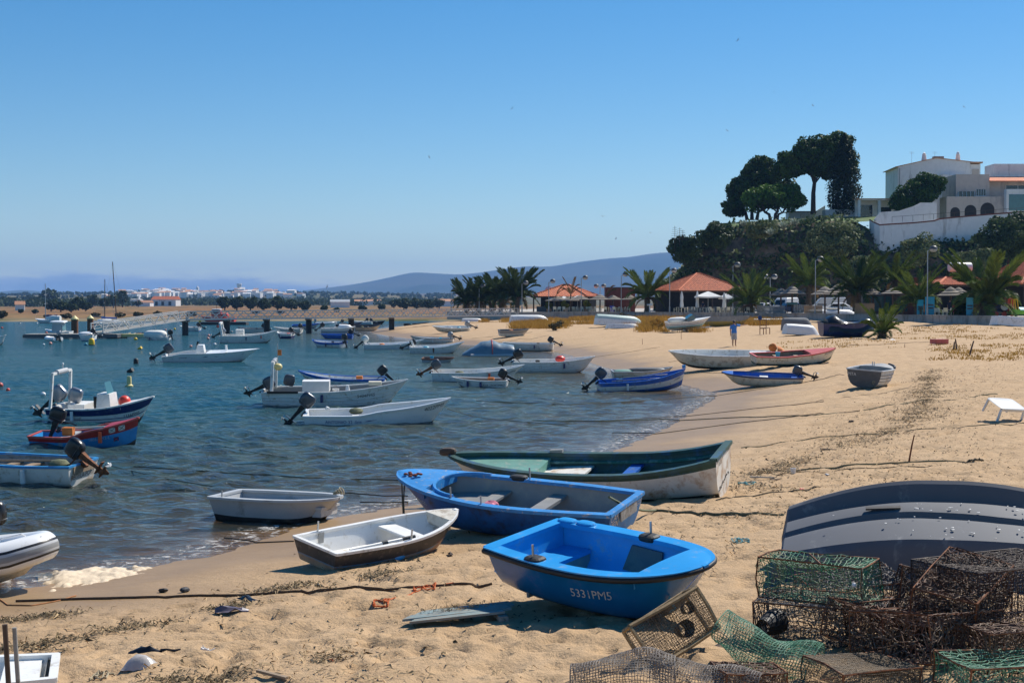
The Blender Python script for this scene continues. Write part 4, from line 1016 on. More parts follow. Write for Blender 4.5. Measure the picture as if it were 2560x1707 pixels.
for i in range(6):
    thatch(1172 + 21 * i, 15, 756, 749, 30, ['thatched hut roof under the dark palms, leftmost', 'thatched hut roof under the dark palms, second from the left', 'thatched hut roof under the dark palms, third from the left', 'thatched hut roof under the dark palms, fourth from the left', 'thatched hut roof under the dark palms, fifth from the left', 'thatched hut roof under the dark palms, rightmost'][i])
def parasol(px, off, ey, ay, w, label, col=CANVAS):
    o = prom(px, off); s = o.y / F; e = at(px, ey, o.y).z - PZ; a = at(px, ay, o.y).z - PZ; r = w * s / 2
    root = thing('parasol', label, 'parasol', o, group='white restaurant parasols')
    MB().tube([(0, 0, 0), (0, 0, a - .02)], .04, 6).build('pole', STEEL, root)
    c = [Vector((math.cos(R(45 + 90 * k)) * r * 1.2, math.sin(R(45 + 90 * k)) * r * 1.2, e)) for k in range(4)]
    m = MB(); t = Vector((0, 0, a))
    for k in range(4):
        p, q = c[k], c[(k + 1) % 4]; mid = (p + q) / 2 + Vector((0, 0, -.06)); dn = Vector((0, 0, -.18))
        m.add([t, p, mid, q, p + dn, mid + dn, q + dn], [(0, 1, 2), (0, 2, 3), (1, 4, 5, 2), (2, 5, 6, 3)])
    m.build('canopy', col, root)
parasol(1770, 5, 741, 728, 72, 'open white parasol in front of the tiled restaurant by the cliff')
parasol(1385, 9, 747, 740, 34, 'open white parasol, left of three before the left tiled roof'); parasol(1410, 9, 747, 740, 34, 'open white parasol, middle of three before the left tiled roof'); parasol(1444, 9, 746, 738, 36, 'open white parasol, right of three before the left tiled roof')
parasol(1815, 8, 744, 733, 40, 'small open white parasol half hidden by the palm fronds')
for px, off, ty, lab in ((1704, 3, 728, 'furled white parasol at the left front of the tiled restaurant'), (1743, 3, 727, 'furled white parasol beside the woman in dark clothes'), (1810, 3, 731, 'furled white parasol behind the green palm')):
    o = prom(px, off); H = at(px, ty, o.y).z - PZ; root = thing('furled_parasol', lab, 'parasol', o, group='furled white parasols')
    MB().tube([(0, 0, 0), (0, 0, H)], .035, 6).build('pole', STEEL, root)
    MB().lathe([(.10, .75), (.27, .85), (.24, 1.3), (.19, 1.7), (.24, 2.2), (.2, H * .8), (.05, H)], 10).build('canopy', CANVAS, root)
# ------------------------------------------------------------------ chairs and tables
def chair_mesh(mat):
    m = MB()
    m.box((0, 0, .43), (.46, .44, .035)); m.box((0, .20, .66), (.44, .035, .40), 0, rot3(-.15))
    for x in (-.2, .2):
        m.bar((x, -.2, 0), (x, -.19, .65), .04); m.bar((x * 1.05, .24, 0), (x, .19, .5), .04); m.bar((x * 1.05, -.22, .66), (x * 1.05, .2, .68), .05, .03)
    return m.mesh('plastic_chair', mat)
CH = chair_mesh(CHAIRP)
ORD = 'first second third fourth fifth sixth seventh eighth ninth tenth eleventh twelfth thirteenth fourteenth fifteenth sixteenth seventeenth eighteenth nineteenth twentieth'.split()
ORD += ['twenty-' + o for o in ORD[:9]] + ['thirtieth'] + ['thirty-' + o for o in ORD[:9]]
def chair(px, off, rz, label):
    tag(link('plastic_chair', CH, None, prom(px, off), (0, 0, rz)), label, 'chair', 'cream plastic chairs on the promenade')
for i in range(17): chair(1388 + 11.3 * i + random.uniform(-2, 2), 1.2 + random.random() * 2.2, random.choice((0, R(90), R(180), R(-90))) + random.uniform(-.4, .4), ORD[i] + ' cream plastic chair from the left before the left thatched shelters')
for i in range(16): chair(1690 + 13 * i + random.uniform(-3, 3), 1.0 + random.random() * 2.4, random.choice((0, R(90), R(180), R(-90))) + random.uniform(-.4, .4), ORD[i] + ' cream plastic chair from the left before the tiled restaurant by the cliff')
for i in range(4): chair(2342 + 10 * i, 2.5 + .4 * (i % 2), R(90) * i, ORD[i] + ' cream plastic chair from the left under the right thatched shelter')
def table_mesh():
    m = MB(); m.lathe([(.05, .70), (.45, .70), (.45, .73), (.05, .735)], 14); m.tube([(0, 0, .02), (0, 0, .7)], .035, 6)
    m.lathe([(.28, 0), (.26, .03), (.04, .06)], 10); return m.mesh('round_table', CHAIRP)
TB = table_mesh()
for i, px in enumerate((1400, 1434, 1470, 1505, 1545, 1712, 1765, 1800, 1850)):
    tag(link('round_table', TB, None, prom(px, 2.6)), ORD[i] + ' round cream table from the left among the promenade chairs', 'table', 'round tables on the promenade')
# yellow-green shrubs in planters, hedge
for px, w, lab in ((1373, 22, 'yellow green potted shrub by the first lamp of the left restaurant'), (1413, 18, 'yellow green potted shrub, middle one before the left restaurant'), (1466, 20, 'yellow green potted shrub, right one before the left restaurant')):
    o = prom(px, 3.2); s = o.y / F; root = thing('potted_shrub', lab, 'shrub', o, group='potted shrubs')
    MB().lathe([(.35, 0), (.45, .5), (.4, .52), (.05, .5)], 12).build('pot', TERRAP, root)
    v, f = crown_np(clumpy((0, 0, 1.15), (w * s * .4, .5, .6), 10, .35, 70), .16); link('foliage', np_mesh('foliage', v, f, YELLG), root)
o = prom(2405, 5); root = thing('clipped_hedge', 'clipped dark green box hedge beside the red shirted child', 'hedge', o)
q = rng.uniform(-1, 1, (5200, 3)); ax = rng.integers(0, 3, 5200); q[np.arange(5200), ax] = np.sign(q[np.arange(5200), ax]); q[:, 2] = np.abs(q[:, 2]) * 2 - 1
v, f = leaf_faces(q * np.array([.95, .5, .78]) + np.array([0, 0, .8]), .13); link('foliage', np_mesh('foliage', v, f, HEDGE), root)
MB().box((0, 0, .7), (1.75, .85, 1.4)).build('core', HEDGE, root)
# ------------------------------------------------------------------ picket fences
PK = MB(); PK.add([(-.045, -.012, 0), (.045, -.012, 0), (.045, -.012, 1.0), (0, -.012, 1.08), (-.045, -.012, 1.0), (-.045, .012, 0), (.045, .012, 0), (.045, .012, 1.0), (0, .012, 1.08), (-.045, .012, 1.0)],
                  [(0, 1, 2, 3, 4), (9, 8, 7, 6, 5), (0, 5, 6, 1), (1, 6, 7, 2), (2, 7, 8, 3), (3, 8, 9, 4), (4, 9, 5, 0)])
def fence(px0, px1, off, label, mat, h=1.1):
    a, b = prom(px0, off), prom(px1, off); L = (b - a).length; rz = math.atan2(b.y - a.y, b.x - a.x)
    root = thing('picket_fence', label, 'fence', a, (0, 0, rz)); me = PK.mesh('picket', mat); n = int(L / .155)
    for i in range(n + 1): link('picket', me, root, (i * L / n, -.05, .05)).scale = (1, 1, h)
    for z in (.3, .85): MB().box((L / 2, 0, z * h), (L, .05, .09)).build('rail', mat, root)
fence(2138, 2186, 1.0, 'new pine picket fence under the wide dark palm', WOODO, 1.25); fence(2011, 2056, 1.6, 'pine picket fence behind the lamp post', WOODO, 1.0); fence(1893, 1962, 2.2, 'weathered grey picket fence near the parked van', WOODG, 1.0)
# ------------------------------------------------------------------ vehicles
def vehicle(name, label, o, rz, prof, glass, W, wheels, mat, wr=.31, extra=None):
    """side profile (x,z) extruded; glass: list of side-window polygons"""
    root = thing(name, label, 'van' if 'van' in name else 'car', o, (0, 0, rz)); n = len(prof); m = MB(); rings = []
    for y, k in ((-W / 2, .93), (-W / 2 + .12, 1.0), (W / 2 - .12, 1.0), (W / 2, .93)):
        rings.append([(x * (1 if k == 1 else .985), y, .55 + (z - .55) * (k if z > .55 else 1)) for x, z in prof])
    m.loft(rings).build('body', mat, root, 30)
    for g in glass:
        for sd in (-1, 1):
            MB().add([(x, sd * (W / 2 + .006 - max(0, (z - 1.0)) * .02), z) for x, z in g] + [(x, sd * (W / 2 - .04 - max(0, (z - 1.0)) * .02), z) for x, z in g], [tuple(range(len(g))), tuple(range(2 * len(g) - 1, len(g) - 1, -1))] + [(i, len(g) + i, len(g) + (i + 1) % len(g), (i + 1) % len(g)) for i in range(len(g))]).build('window', GLASSD, root)
    for x in wheels:
        for sd in (-1, 1):
            w = MB().lathe([(.06, -.1), (wr, -.1), (wr, .1), (.06, .1)], 16, (x, sd * (W / 2 - .08), wr), rot=rot3(R(90))).build('wheel', RUBBER, root)
            MB().lathe([(.03, -.012), (wr * .6, -.01), (wr * .6, .02), (.03, .03)], 12, (x, sd * (W / 2 + .025), wr), rot=rot3(R(90))).build('rim', ALU, w)
    fx = max(p[0] for p in prof)
    for sd in (-1, 1): MB().sell((fx - .07, sd * W * .36, .78), (.16, .3, .17), 3).build('headlight', GREYL, root)
    return root, fx
VAN = [(-2.4, .35), (2.3, .35), (2.42, .6), (2.35, .95), (1.75, 1.15), (1.15, 1.9), (.8, 2.15), (-2.2, 2.2), (-2.42, 2.0)]
CAR = [(-1.95, .3), (1.9, .3), (2.02, .55), (1.9, .85), (1.05, .95), (.45, 1.42), (-.9, 1.46), (-1.75, 1.0), (-2.0, .85)]
def windscreen(root, W, pts):
    m = MB(); (x0, z0), (x1, z1) = pts
    m.add([(x0 + .02, -W * .42, z0), (x0 + .02, W * .42, z0), (x1 + .02, W * .38, z1), (x1 + .02, -W * .38, z1)], [(0, 1, 2, 3)]); m.build('windscreen', GLASSD, root)
r_, _ = vehicle('parked_van', 'white van parked behind the double thatched shelters', prom(1962, 15), R(-128), VAN, [[(.2, 1.15), (1.5, 1.15), (1.05, 1.8), (.2, 1.8)]], 1.8, (-1.5, 1.5), CARW, .34); windscreen(r_, 1.8, [(1.76, 1.17), (1.2, 1.86)])
r_, _ = vehicle('parked_car', 'white hatchback left of the parked van', prom(1903, 14), R(-125), CAR, [[(-1.2, .95), (.85, .95), (.4, 1.36), (-.85, 1.38)]], 1.7, (-1.25, 1.25), CARW); windscreen(r_, 1.7, [(1.07, .97), (.5, 1.39)])
r_, _ = vehicle('parked_car', 'dark blue car under the double thatched shelters', prom(1972, 9.5), R(-160), CAR, [[(-1.2, .95), (.85, .95), (.4, 1.36), (-.85, 1.38)]], 1.7, (-1.25, 1.25), CARB); windscreen(r_, 1.7, [(1.07, .97), (.5, 1.39)])
r_, _ = vehicle('parked_car', 'white estate car right of the lamp by the picket fence', prom(2090, 13), R(172), CAR, [[(-1.5, .95), (-.45, .95), (-.45, 1.36), (-.95, 1.38)], [(-.35, .95), (.85, .95), (.4, 1.36), (-.35, 1.36)]], 1.7, (-1.25, 1.25), CARW)
r_, _ = vehicle('camper_van', 'white camper van half hidden behind the tallest thatched shelter', prom(2068, 20), R(175), VAN, [[(.2, 1.15), (1.5, 1.15), (1.05, 1.8), (.2, 1.8)], [(-1.9, 1.2), (-.4, 1.2), (-.4, 1.8), (-1.9, 1.8)]], 1.8, (-1.5, 1.5), CARW, .34)
# ------------------------------------------------------------------ fairground train, signs, bins
o = prom(2505, 4.5); root = thing('fairground_train', 'small coin operated train with red wheels and a round clock face', 'ride', o, (0, 0, R(-6)))
MB().box((0, 0, .35), (2.2, .9, .16)).build('base', WOODO, root)
MB().lathe([(.05, -.7), (.42, -.68), (.42, .68), (.05, .7)], 16, (-.2, 0, .95), rot=rot3(0, R(90))).build('boiler', NAVY, root, 50)
MB().box((.75, 0, 1.2), (.6, .8, 1.3)).build('cab', REDB, root); MB().box((.75, 0, 1.92), (.85, 1.0, .12)).build('cab_roof', REDB, root)
MB().lathe([(.09, 1.3), (.1, 1.75), (.17, 1.95), (.17, 2.0), (.05, 2.0)], 10, (-.6, 0, 0)).build('chimney', BLACK, root)
MB().lathe([(.05, -.04), (.38, -.04), (.38, .04), (.05, .04)], 20, (.12, -.55, 1.0), rot=rot3(R(90))).build('clock_face', WHITEB, root)
MB().bar((.12, -.605, 1.0), (.12, -.605, 1.26), .05, .02).build('clock_hand', REDB, root)
for x in (-.7, .1, .85): MB().lathe([(.05, -.06), (.24, -.06), (.24, .06), (.05, .06)], 14, (x, -.5, .26), rot=rot3(R(90))).build('wheel', REDB, root)
o = prom(2542, 4); root = thing('toy_digger', 'yellow and green toy digger with an open cab frame beside the train', 'ride', o)
MB().box((0, 0, .45), (1.5, .9, .5), top=(.8, .9)).build('body', LIME, root)
for a, b in (((-.45, -.35, .6), (-.45, -.35, 1.75)), ((.05, -.35, .6), (-.1, -.35, 1.75)), ((-.45, -.35, 1.75), (-.1, -.35, 1.75)), ((-.45, .35, .6), (-.45, .35, 1.75)), ((.05, .35, .6), (-.1, .35, 1.75)), ((-.45, .35, 1.75), (-.1, .35, 1.75))): MB().bar(a, b, .08).build('cab_bar', YELLOW, root)
MB().box((.5, -.1, .78), (.55, .7, .06), 0, rot3(R(25))).build('panel', CYANP, root)
for i, (px, off, w, h, mt, lab) in enumerate(((2324, 2.2, 1.0, 1.9, CYANP, 'pale blue board right of the tall lamp post'), (2300, 2.4, .7, 1.6, CYANP, 'pale blue board left of the tall lamp post'), (2424, 3, .7, 1.8, CYANP, 'narrow turquoise board beside the fat palm trunk'), (1312, 4, .0, 0, CYANP, ''))):
    if not w: continue
    o = prom(px, off); root = thing('notice_board', lab, 'board', o)
    MB().box((0, 0, h / 2 + .15), (w, .06, h)).build('panel', mt, root)
    for x in (-w * .4, w * .4): MB().bar((x, .05, 0), (x, .05, h + .1), .05).build('leg', STEEL, root)
    for z in (.45, .62): MB().box((0, -.034, h * z), (w * .8, .012, h * .09)).build('print_band', GREYB, root)
o = prom(1624, 1.2); root = thing('viewing_scope', 'white column with a slanted plate on the sea wall under the bushy palm', 'scope', o)
MB().tube([(0, 0, 0), (0, 0, 1.0)], .09, 8).build('column', WHITEB, root); MB().box((0, 0, 1.16), (.75, .4, .12), 0, rot3(R(20))).build('plate', WHITEB, root)
o = prom(1530, 3); root = thing('deck_chair', 'violet blue deck chair among the cream chairs', 'chair', o)
MB().box((0, 0, .55), (.65, .05, 1.1), 0, rot3(R(-30))).build('sling', pm('violet_canvas', (.10, .10, .40), .8), root)
for x in (-.33, .33): MB().bar((x, -.35, .02), (x, .35, 1.05), .05).build('frame', WOOD, root); MB().bar((x, .4, .02), (x, -.2, .7), .05).build('frame', WOOD, root)
for i, px in enumerate((1980, 2003)):
    o = prom(px, 3.5); root = thing('bar_sign', ['green striped menu stand under the thatched shelters', 'dark slatted screen beside the pine fence'][i], 'stand', o)
    if i == 0:
        MB().box((0, 0, 1.35), (1.4, .5, .08), 0, rot3(R(25))).build('awning', GREENL, root)
        for x in (-.6, .6): MB().bar((x, 0, 0), (x, 0, 1.3), .06).build('leg', WOODD, root)
    else:
        for k in range(9): MB().box((-.9 + .22 * k, 0, .6), (.17, .04, 1.2)).build('slat', WOODG, root)
# ------------------------------------------------------------------ boat building
PROF = {'round': [(0, 0), (.34, .025), (.60, .10), (.78, .24), (.89, .45), (.955, .72), (1, 1)],
        'vee': [(0, 0), (.42, .11), (.76, .22), (.82, .26), (.89, .52), (.95, .78), (1, 1)],
        'flat': [(0, 0), (.40, .005), (.76, .015), (.80, .06), (.87, .40), (.94, .72), (1, 1)],
        'wall': [(0, 0), (.40, .03), (.80, .08), (.90, .18), (.95, .45), (.98, .75), (1, 1)]}
class Hull:
    def __init__(s, L, B, D, prof='round', wt=.78, p=2.0, q=.75, sb=.25, ss=.0, rake=.3, kb=.55, tb=.66, trake=.08, rock=.04, tm=.42, vb=1.0, dip=None):
        s.L, s.B, s.D, s.wt, s.p, s.q, s.sb, s.ss, s.rake, s.kb, s.tb, s.trake, s.rock, s.tm, s.vb, s.dip = L, B, D, wt, p, q, sb, ss, rake, kb, tb, trake, rock, tm, vb, dip
        s.py = [a for a, b in PROF[prof]]; s.pz = [b for a, b in PROF[prof]]
    def half(s, t):
        if t < s.tm: w = s.wt + (1 - s.wt) * math.sin(math.pi / 2 * t / s.tm)
        else: w = max(0, 1 - ((t - s.tm) / (1 - s.tm)) ** s.p) ** s.q
        return max(.014, s.B / 2 * w)
    def sheer(s, t):
        z = s.D + s.sb * max(0, (t - .35) / .65) ** 2 + s.ss * max(0, (.35 - t) / .35) ** 2
        if s.dip: t0, a = s.dip; z -= a / (1 + math.exp((t - t0) * 28))
        return z
    def keel(s, t):
        return s.rock * max(0, (.3 - t) / .3) ** 2 + s.kb * s.sheer(1) * max(0, (t - s.tb) / (1 - s.tb)) ** 2.6
    def pt(s, t, zf, side, out=0.0):
        yf = float(np.interp(zf, s.pz, s.py)) if zf > 0 else 0
        return s._p(t, yf, zf, side, out)
    def _p(s, t, yf, zf, side, out=0.0):
        f = min(1, t ** 5 * s.vb); yf = yf * (1 - f) + f * (zf ** .75)
        zk, zs = s.keel(t), s.sheer(t)
        x = -s.L / 2 + s.L * t - s.rake * (1 - zf) * t ** 6 + s.trake * (1 - zf) * (1 - t) ** 6
        return Vector((x, side * (s.half(t) * yf + out), zk + (zs - zk) * zf))
    def yat(s, t, z):
        zk, zs = s.keel(t), s.sheer(t); zf = min(1, max(0, (z - zk) / max(1e-4, zs - zk)))
        return s.pt(t, zf, 1).y
def text_pts(txt, h):
    """flat letter outlines as a mesh: vertices (x,y) and faces"""
    c = bpy.data.curves.new('t', 'FONT'); c.body = txt; c.size = h * 1.38; c.align_x = 'CENTER'; c.align_y = 'CENTER'; c.resolution_u = 2; c.fill_mode = 'FRONT'
    o = bpy.data.objects.new('t', c); COL.objects.link(o)
    bpy.context.view_layer.update(); me = o.evaluated_get(bpy.context.evaluated_depsgraph_get()).to_mesh()
    vs = [(v.co.x, v.co.y) for v in me.vertices]; fs = [tuple(p.vertices) for p in me.polygons]
    COL.objects.unlink(o); bpy.data.objects.remove(o); bpy.data.curves.remove(c); return vs, fs
def hull_text(h, root, txt, t, zf, size, side, mat, name='lettering', slant=0.0):
    vs, fs = text_pts(txt, size); out = []; zk, zs = h.keel(t), h.sheer(t); H = zs - zk
    for x, y in vs:
        tt = t + (x if side < 0 else -x) / h.L; z = zf + (y + slant * x) / H; out.append(h.pt(tt, min(.99, z), side, .006))
    MB().add(out, fs).build(name, mat, root)
def transom_text(h, root, txt, yc, zf, size, mat, name='lettering', sx=1.0):
    vs, fs = text_pts(txt, size); out = []
    for x, y in vs:
        z = zf + y / (h.sheer(0) - h.keel(0)); p = h.pt(0, z, 1); out.append((p.x - .007, yc - x * sx, p.z))
    MB().add(out, fs).build(name, mat, root)
def build_hull(root, h, bands, liner=None, rail=WHITE, floor=.14, th=.035, rw=.05, rh=.045, nT=22, upside=False, wood=False, strakes=0, rub=None, transom=None, tr_top=None, open_to=.965):
    """outer hull in paint bands, inner lining, gunwale rail"""
    ts = [i / nT for i in range(nT - 2)] + [1 - 1.6 / nT, 1 - 1 / nT, 1 - .5 / nT, 1.0]
    zs = sorted(set(h.pz + [b[0] for b in bands if b[0] < 1] + [.33, .6, .86])); zs = [z for z in zs if not any(0 < abs(z - w) < .012 and w in [b[0] for b in bands] for w in zs)]
    mats = [b[1] for b in bands]; m = MB()
    for side in (1, -1):
        rows = [[h.pt(t, z, side) for z in zs] for t in ts]; vs = [p for r in rows for p in r]; n = len(zs); o = len(m.v); m.v.extend([tuple(p) for p in vs])
        for i in range(len(ts) - 1):
            for j in range(n - 1):
                zc = (zs[j] + zs[j + 1]) / 2; mi = next((k for k, b in enumerate(bands) if zc < b[0]), len(bands) - 1)
                f = (o + i * n + j, o + (i + 1) * n + j, o + (i + 1) * n + j + 1, o + i * n + j + 1)
                m.f.append(f if side < 0 else f[::-1]); m.m.append(mi)
    # transom
    o = len(m.v); col = [h.pt(0, z, 1) for z in zs] + [h.pt(0, z, -1) for z in zs]; m.v.extend([tuple(p) for p in col]); n = len(zs)
    tmi = mats.index(transom) if transom in mats else (len(mats) if transom else None)
    if transom and transom not in mats: mats = mats + [transom]
    for j in range(n - 1):
        zc = (zs[j] + zs[j + 1]) / 2; mi = tmi if tmi is not None else next((k for k, b in enumerate(bands) if zc < b[0]), len(bands) - 1)
        m.f.append((o + j, o + j + 1, o + n + j + 1, o + n + j)); m.m.append(mi)
    hull = m.build('hull', mats, root, 38)
    if strakes:
        for k in range(strakes):
            zf = .42 + .5 * k / strakes
            for side in (1, -1):
                MB().tube([h.pt(t, zf, side, .004) for t in ts[:-1]], .013, 4).build('strake', mats[-1], hull)
    if not upside and liner is not None:
        m = MB(); its = [th / h.L * 1.2] + [t for t in ts if .03 < t < open_to] + [open_to]; NZ = 5
        rows = []
        for t in its:
            zk, zt = h.keel(t), h.sheer(t); z0 = min(max(floor, zk + .06), zt - .05); r = []
            for k in range(NZ):
                z = z0 + (zt - z0) * k / (NZ - 1); y = max(.008, h.yat(t, z) - th); xx = h.pt(t, (z - zk) / (zt - zk), 1).x
                if t == its[0]: xx += th
                r.append(Vector((xx, y, z)))
            rows.append(r)
        for side in (1, -1):
            o = len(m.v); m.v.extend([(p.x, p.y * side, p.z) for r in rows for p in r])
            for i in range(len(rows) - 1):
                for k in range(NZ - 1):
                    f = (o + i * NZ + k, o + i * NZ + k + 1, o + (i + 1) * NZ + k + 1, o + (i + 1) * NZ + k); m.f.append(f if side < 0 else f[::-1]); m.m.append(0)
        nn = len(rows) * NZ
        for i in range(len(rows) - 1): m.f.append((i * NZ, (i + 1) * NZ, nn + (i + 1) * NZ, nn + i * NZ)); m.m.append(0)
        for k in range(NZ - 1): m.f.append((k, nn + k, nn + k + 1, k + 1)); m.m.append(0)
        m.build('lining', liner, root, 35)
    # gunwale
    g = MB()
    for side in (1, -1):
        rings = []
        for t in ts:
            p = h.pt(t, 1, side); yo, yi = abs(p.y) + rw * .35, max(0, abs(p.y) - rw * .75)
            rings.append([(p.x, side * yo, p.z - rh * .6), (p.x, side * yo, p.z + rh * .5), (p.x, side * yi, p.z + rh * .5), (p.x, side * yi, p.z - rh * .6)])
        g.loft(rings)
    b0 = h.pt(0, 1, 1); g.box((b0.x + rw * .3, 0, b0.z), (rw, b0.y * 2 + rw * .2, rh * 1.04)); b1 = h.pt(1, 1, 1); k_ = min(rw, .06); g.box((b1.x - .02, 0, b1.z), (k_ * 1.2, k_ * 1.3, rh * 1.1))
    g.build('gunwale', rail, root, 40)
    if rub:
        rm, rr = rub
        pts = [h.pt(t, .965, 1, rw * .35) for t in ts] + [h.pt(t, .965, -1, rw * .35) for t in ts[::-1]]
        MB().tube(pts, rr, 7).build('rubbing_strake', rm, root, 60)
    return hull
def thwart(root, h, t, z, w=.22, th=.035, mat=WOODG, name='thwart', inset=.04, panel=None):
    y = h.yat(t, z) - inset; x = -h.L / 2 + h.L * t
    o = MB().box((x, 0, z), (w, 2 * y, th)).build(name, mat, root)
    if panel: MB().box((x, 0, z - th / 2 - panel / 2), (w * .8, 2 * y * .9, panel)).build('seat_box', mat, o)
    return o
def foredeck(root, h, t0, mat, camber=.05, z=0.012, name='foredeck'):
    ts = [t0 + (1 - t0) * i / 10 for i in range(11)]; m = MB(); rows = []
    for t in ts:
        p = h.pt(t, 1, 1); yy = max(.01, p.y - .012)
        rows.append([(p.x, yy * k, p.z + z + camber * (1 - k * k) * min(1, p.y / .3)) for k in (-1, -.6, -.2, .2, .6, 1)])
    e = rows[0]; m.loft(rows, caps=False, closed=False); m.add([(x, y, z0) for x, y, z0 in e] + [(x, y, z0 - .16) for x, y, z0 in e], [(i, i + 1, 7 + i, 6 + i) for i in range(5)])
    return m.build(name, mat, root, 40)
MOT = {}
def motor_meshes(cm, lm):
    key = (cm.name, lm.name)
    if key in MOT: return MOT[key]
    c = MB(); rings = []
    for x0, x1, w, z in ((-.34, -.04, .085, .24), (-.40, .0, .105, .29), (-.42, .02, .115, .42), (-.405, .0, .108, .55), (-.37, -.03, .085, .61), (-.30, -.10, .045, .63)):
        r = []
        for k in range(14):
            a = 2 * math.pi * k / 14; ca, sa = math.cos(a), math.sin(a)
            r.append(((x0 + x1) / 2 + (x1 - x0) / 2 * math.copysign(abs(ca) ** .5, ca), w * math.copysign(abs(sa) ** .5, sa), z))
        rings.append(r)
    c.loft(rings); band = MB().sell((-.20, 0, .335), (.44, .235, .02), 4, 3)
    l = MB()
    l.loft([[(x, y, z) for x, y in ((-.19 - q + dx, -w), (-.19 + q + dx, -w), (-.19 + q + dx, w), (-.19 - q + dx, w))] for z, w, dx, q in ((.26, .075, 0, .10), (.0, .06, -.01, .075), (-.30, .035, -.03, .055), (-.52, .025, -.04, .05))])
    l.box((-.26, 0, -.50), (.42, .16, .025)); l.sell((-.24, 0, -.68), (.46, .10, .11), 2.2, 6, 10)
    l.loft([[(x, y, z) for x, y in ((-.30, -.02), (-.12, -.02), (-.12, .02), (-.30, .02))] for z in (-.5, -.68)])
    l.add([(-.14, .008, -.72), (-.36, .008, -.72), (-.34, .008, -.90), (-.28, .008, -.90), (-.14, -.008, -.72), (-.36, -.008, -.72), (-.34, -.008, -.90), (-.28, -.008, -.90)], [(0, 1, 2, 3), (7, 6, 5, 4), (0, 4, 5, 1), (1, 5, 6, 2), (2, 6, 7, 3), (3, 7, 4, 0)])
    l.box((-.02, 0, .02), (.07, .20, .26)); l.box((.06, 0, .10), (.06, .22, .05))
    p = MB(); p.lathe([(.02, -.05), (.035, 0), (.03, .06)], 8, (-.50, 0, -.68), rot=rot3(0, R(90)))
    for k in range(3):
        rm = rot3(R(120 * k)); vs = [rm @ Vector((x, y, z)) for x, y, z in ((.02, -.02, .03), (-.02, .03, .03), (-.035, .07, .12), (0, .01, .145), (.03, -.05, .10))]
        p.add([Vector((-.50, 0, -.68)) + v for v in vs], [(0, 1, 2, 3, 4)])
    t = MB().tube([(.02, 0, .30), (.22, 0, .34), (.52, 0, .36)], [.022, .02, .024], 6)
    MOT[key] = (c.mesh('cowling', cm, 50), band.mesh('cowling_band', GREYL), l.mesh('leg', lm, 40), p.mesh('propeller', ALU), t.mesh('tiller', lm)); return MOT[key]
def motor(root, h, tilt=0, s=1.0, cm=BLACK, lm=BLACK, y=0, z=None, x=None, tiller=True, band=True, cover=None, yaw=0):
    p = h.pt(0, 1, 1); o = link('outboard_motor', None, root, ((p.x if x is None else x) - .03 * s, y, (p.z if z is None else z) - .04), (0, R(tilt), R(yaw))); s = s * .70; o.scale = (s, s, s); o.empty_display_size = .1
    c, b, l, pr, t = motor_meshes(cm, lm)
    if cover: MB().sell((-.2, 0, .42), (.56, .36, .56), 2.6, 8, 12).build('canvas_cover', cover, o, 60)
    else:
        link('cowling', c, o, (.05, 0, -.07)).scale = (1.28, 1.28, 1.28)
        if band: link('cowling_band', b, o, (.05, 0, -.07)).scale = (1.28, 1.28, 1.28)
    link('leg', l, o).scale = (1, 1, .84); link('propeller', pr, o, (0, 0, .109))
    if tiller: link('tiller', t, o)
    return o
def place(px, py, w, hd, z=None, lift=0.0):
    """waterline/ground centre pixel and apparent width -> location, length"""
    p = on(px, py, 0.0) if z == 'w' else gnd(px, py)
    L = (w * p.y / F) / max(.25, abs(math.cos(R(hd))))
    return p, L
def boat(name, label, px, py, w, hd, h=None, B=None, D=.55, z='w', sink=.12, roll=0, pitch=0, group=None, cat='boat', L=None, pos=None, **hk):
    p, L0 = place(px, py, w, hd, z) if pos is None else (Vector(pos), L)
    L = L or L0; B = B or max(1.1, L * .34)
    hl = Hull(L, B, D, **hk)
    root = thing(name, label, cat, p + Vector((0, 0, -sink if z == 'w' else -sink * .35)), (R(roll), R(pitch), R(hd)), group)
    return root, hl
def oar(root, a, b, mat=WOOD, name='oar'):
    a, b = Vector(a), Vector(b); m = MB().tube([a, a + (b - a) * .75], .022, 6); d = (b - a).normalized()
    s = Vector((-d.y, d.x, 0)).normalized() * .07; p = a + (b - a) * .72
    m.add([p - s * .3, p + s * .3, b + s, b - s, p - s * .3 + Vector((0, 0, .015)), p + s * .3 + Vector((0, 0, .015)), b + s + Vector((0, 0, .015)), b - s + Vector((0, 0, .015))], [(3, 2, 1, 0), (4, 5, 6, 7), (0, 1, 5, 4), (1, 2, 6, 5), (2, 3, 7, 6), (3, 0, 4, 7)])
    return m.build(name, mat, root)
def pin(root, h, t, side, mat=STEEL, hgt=.2, pad=None):
    p = h.pt(t, 1, side); y = side * (abs(p.y) - .03)
    o = MB().tube([(p.x, y, p.z - .02), (p.x, y, p.z + hgt)], .014, 6).build('rowlock_pin', mat, root)
    if pad: MB().sell((p.x, y - side * .03, p.z + .015), (.26, .20, .09), 3).build('rowlock_pad', pad, o)
    return o
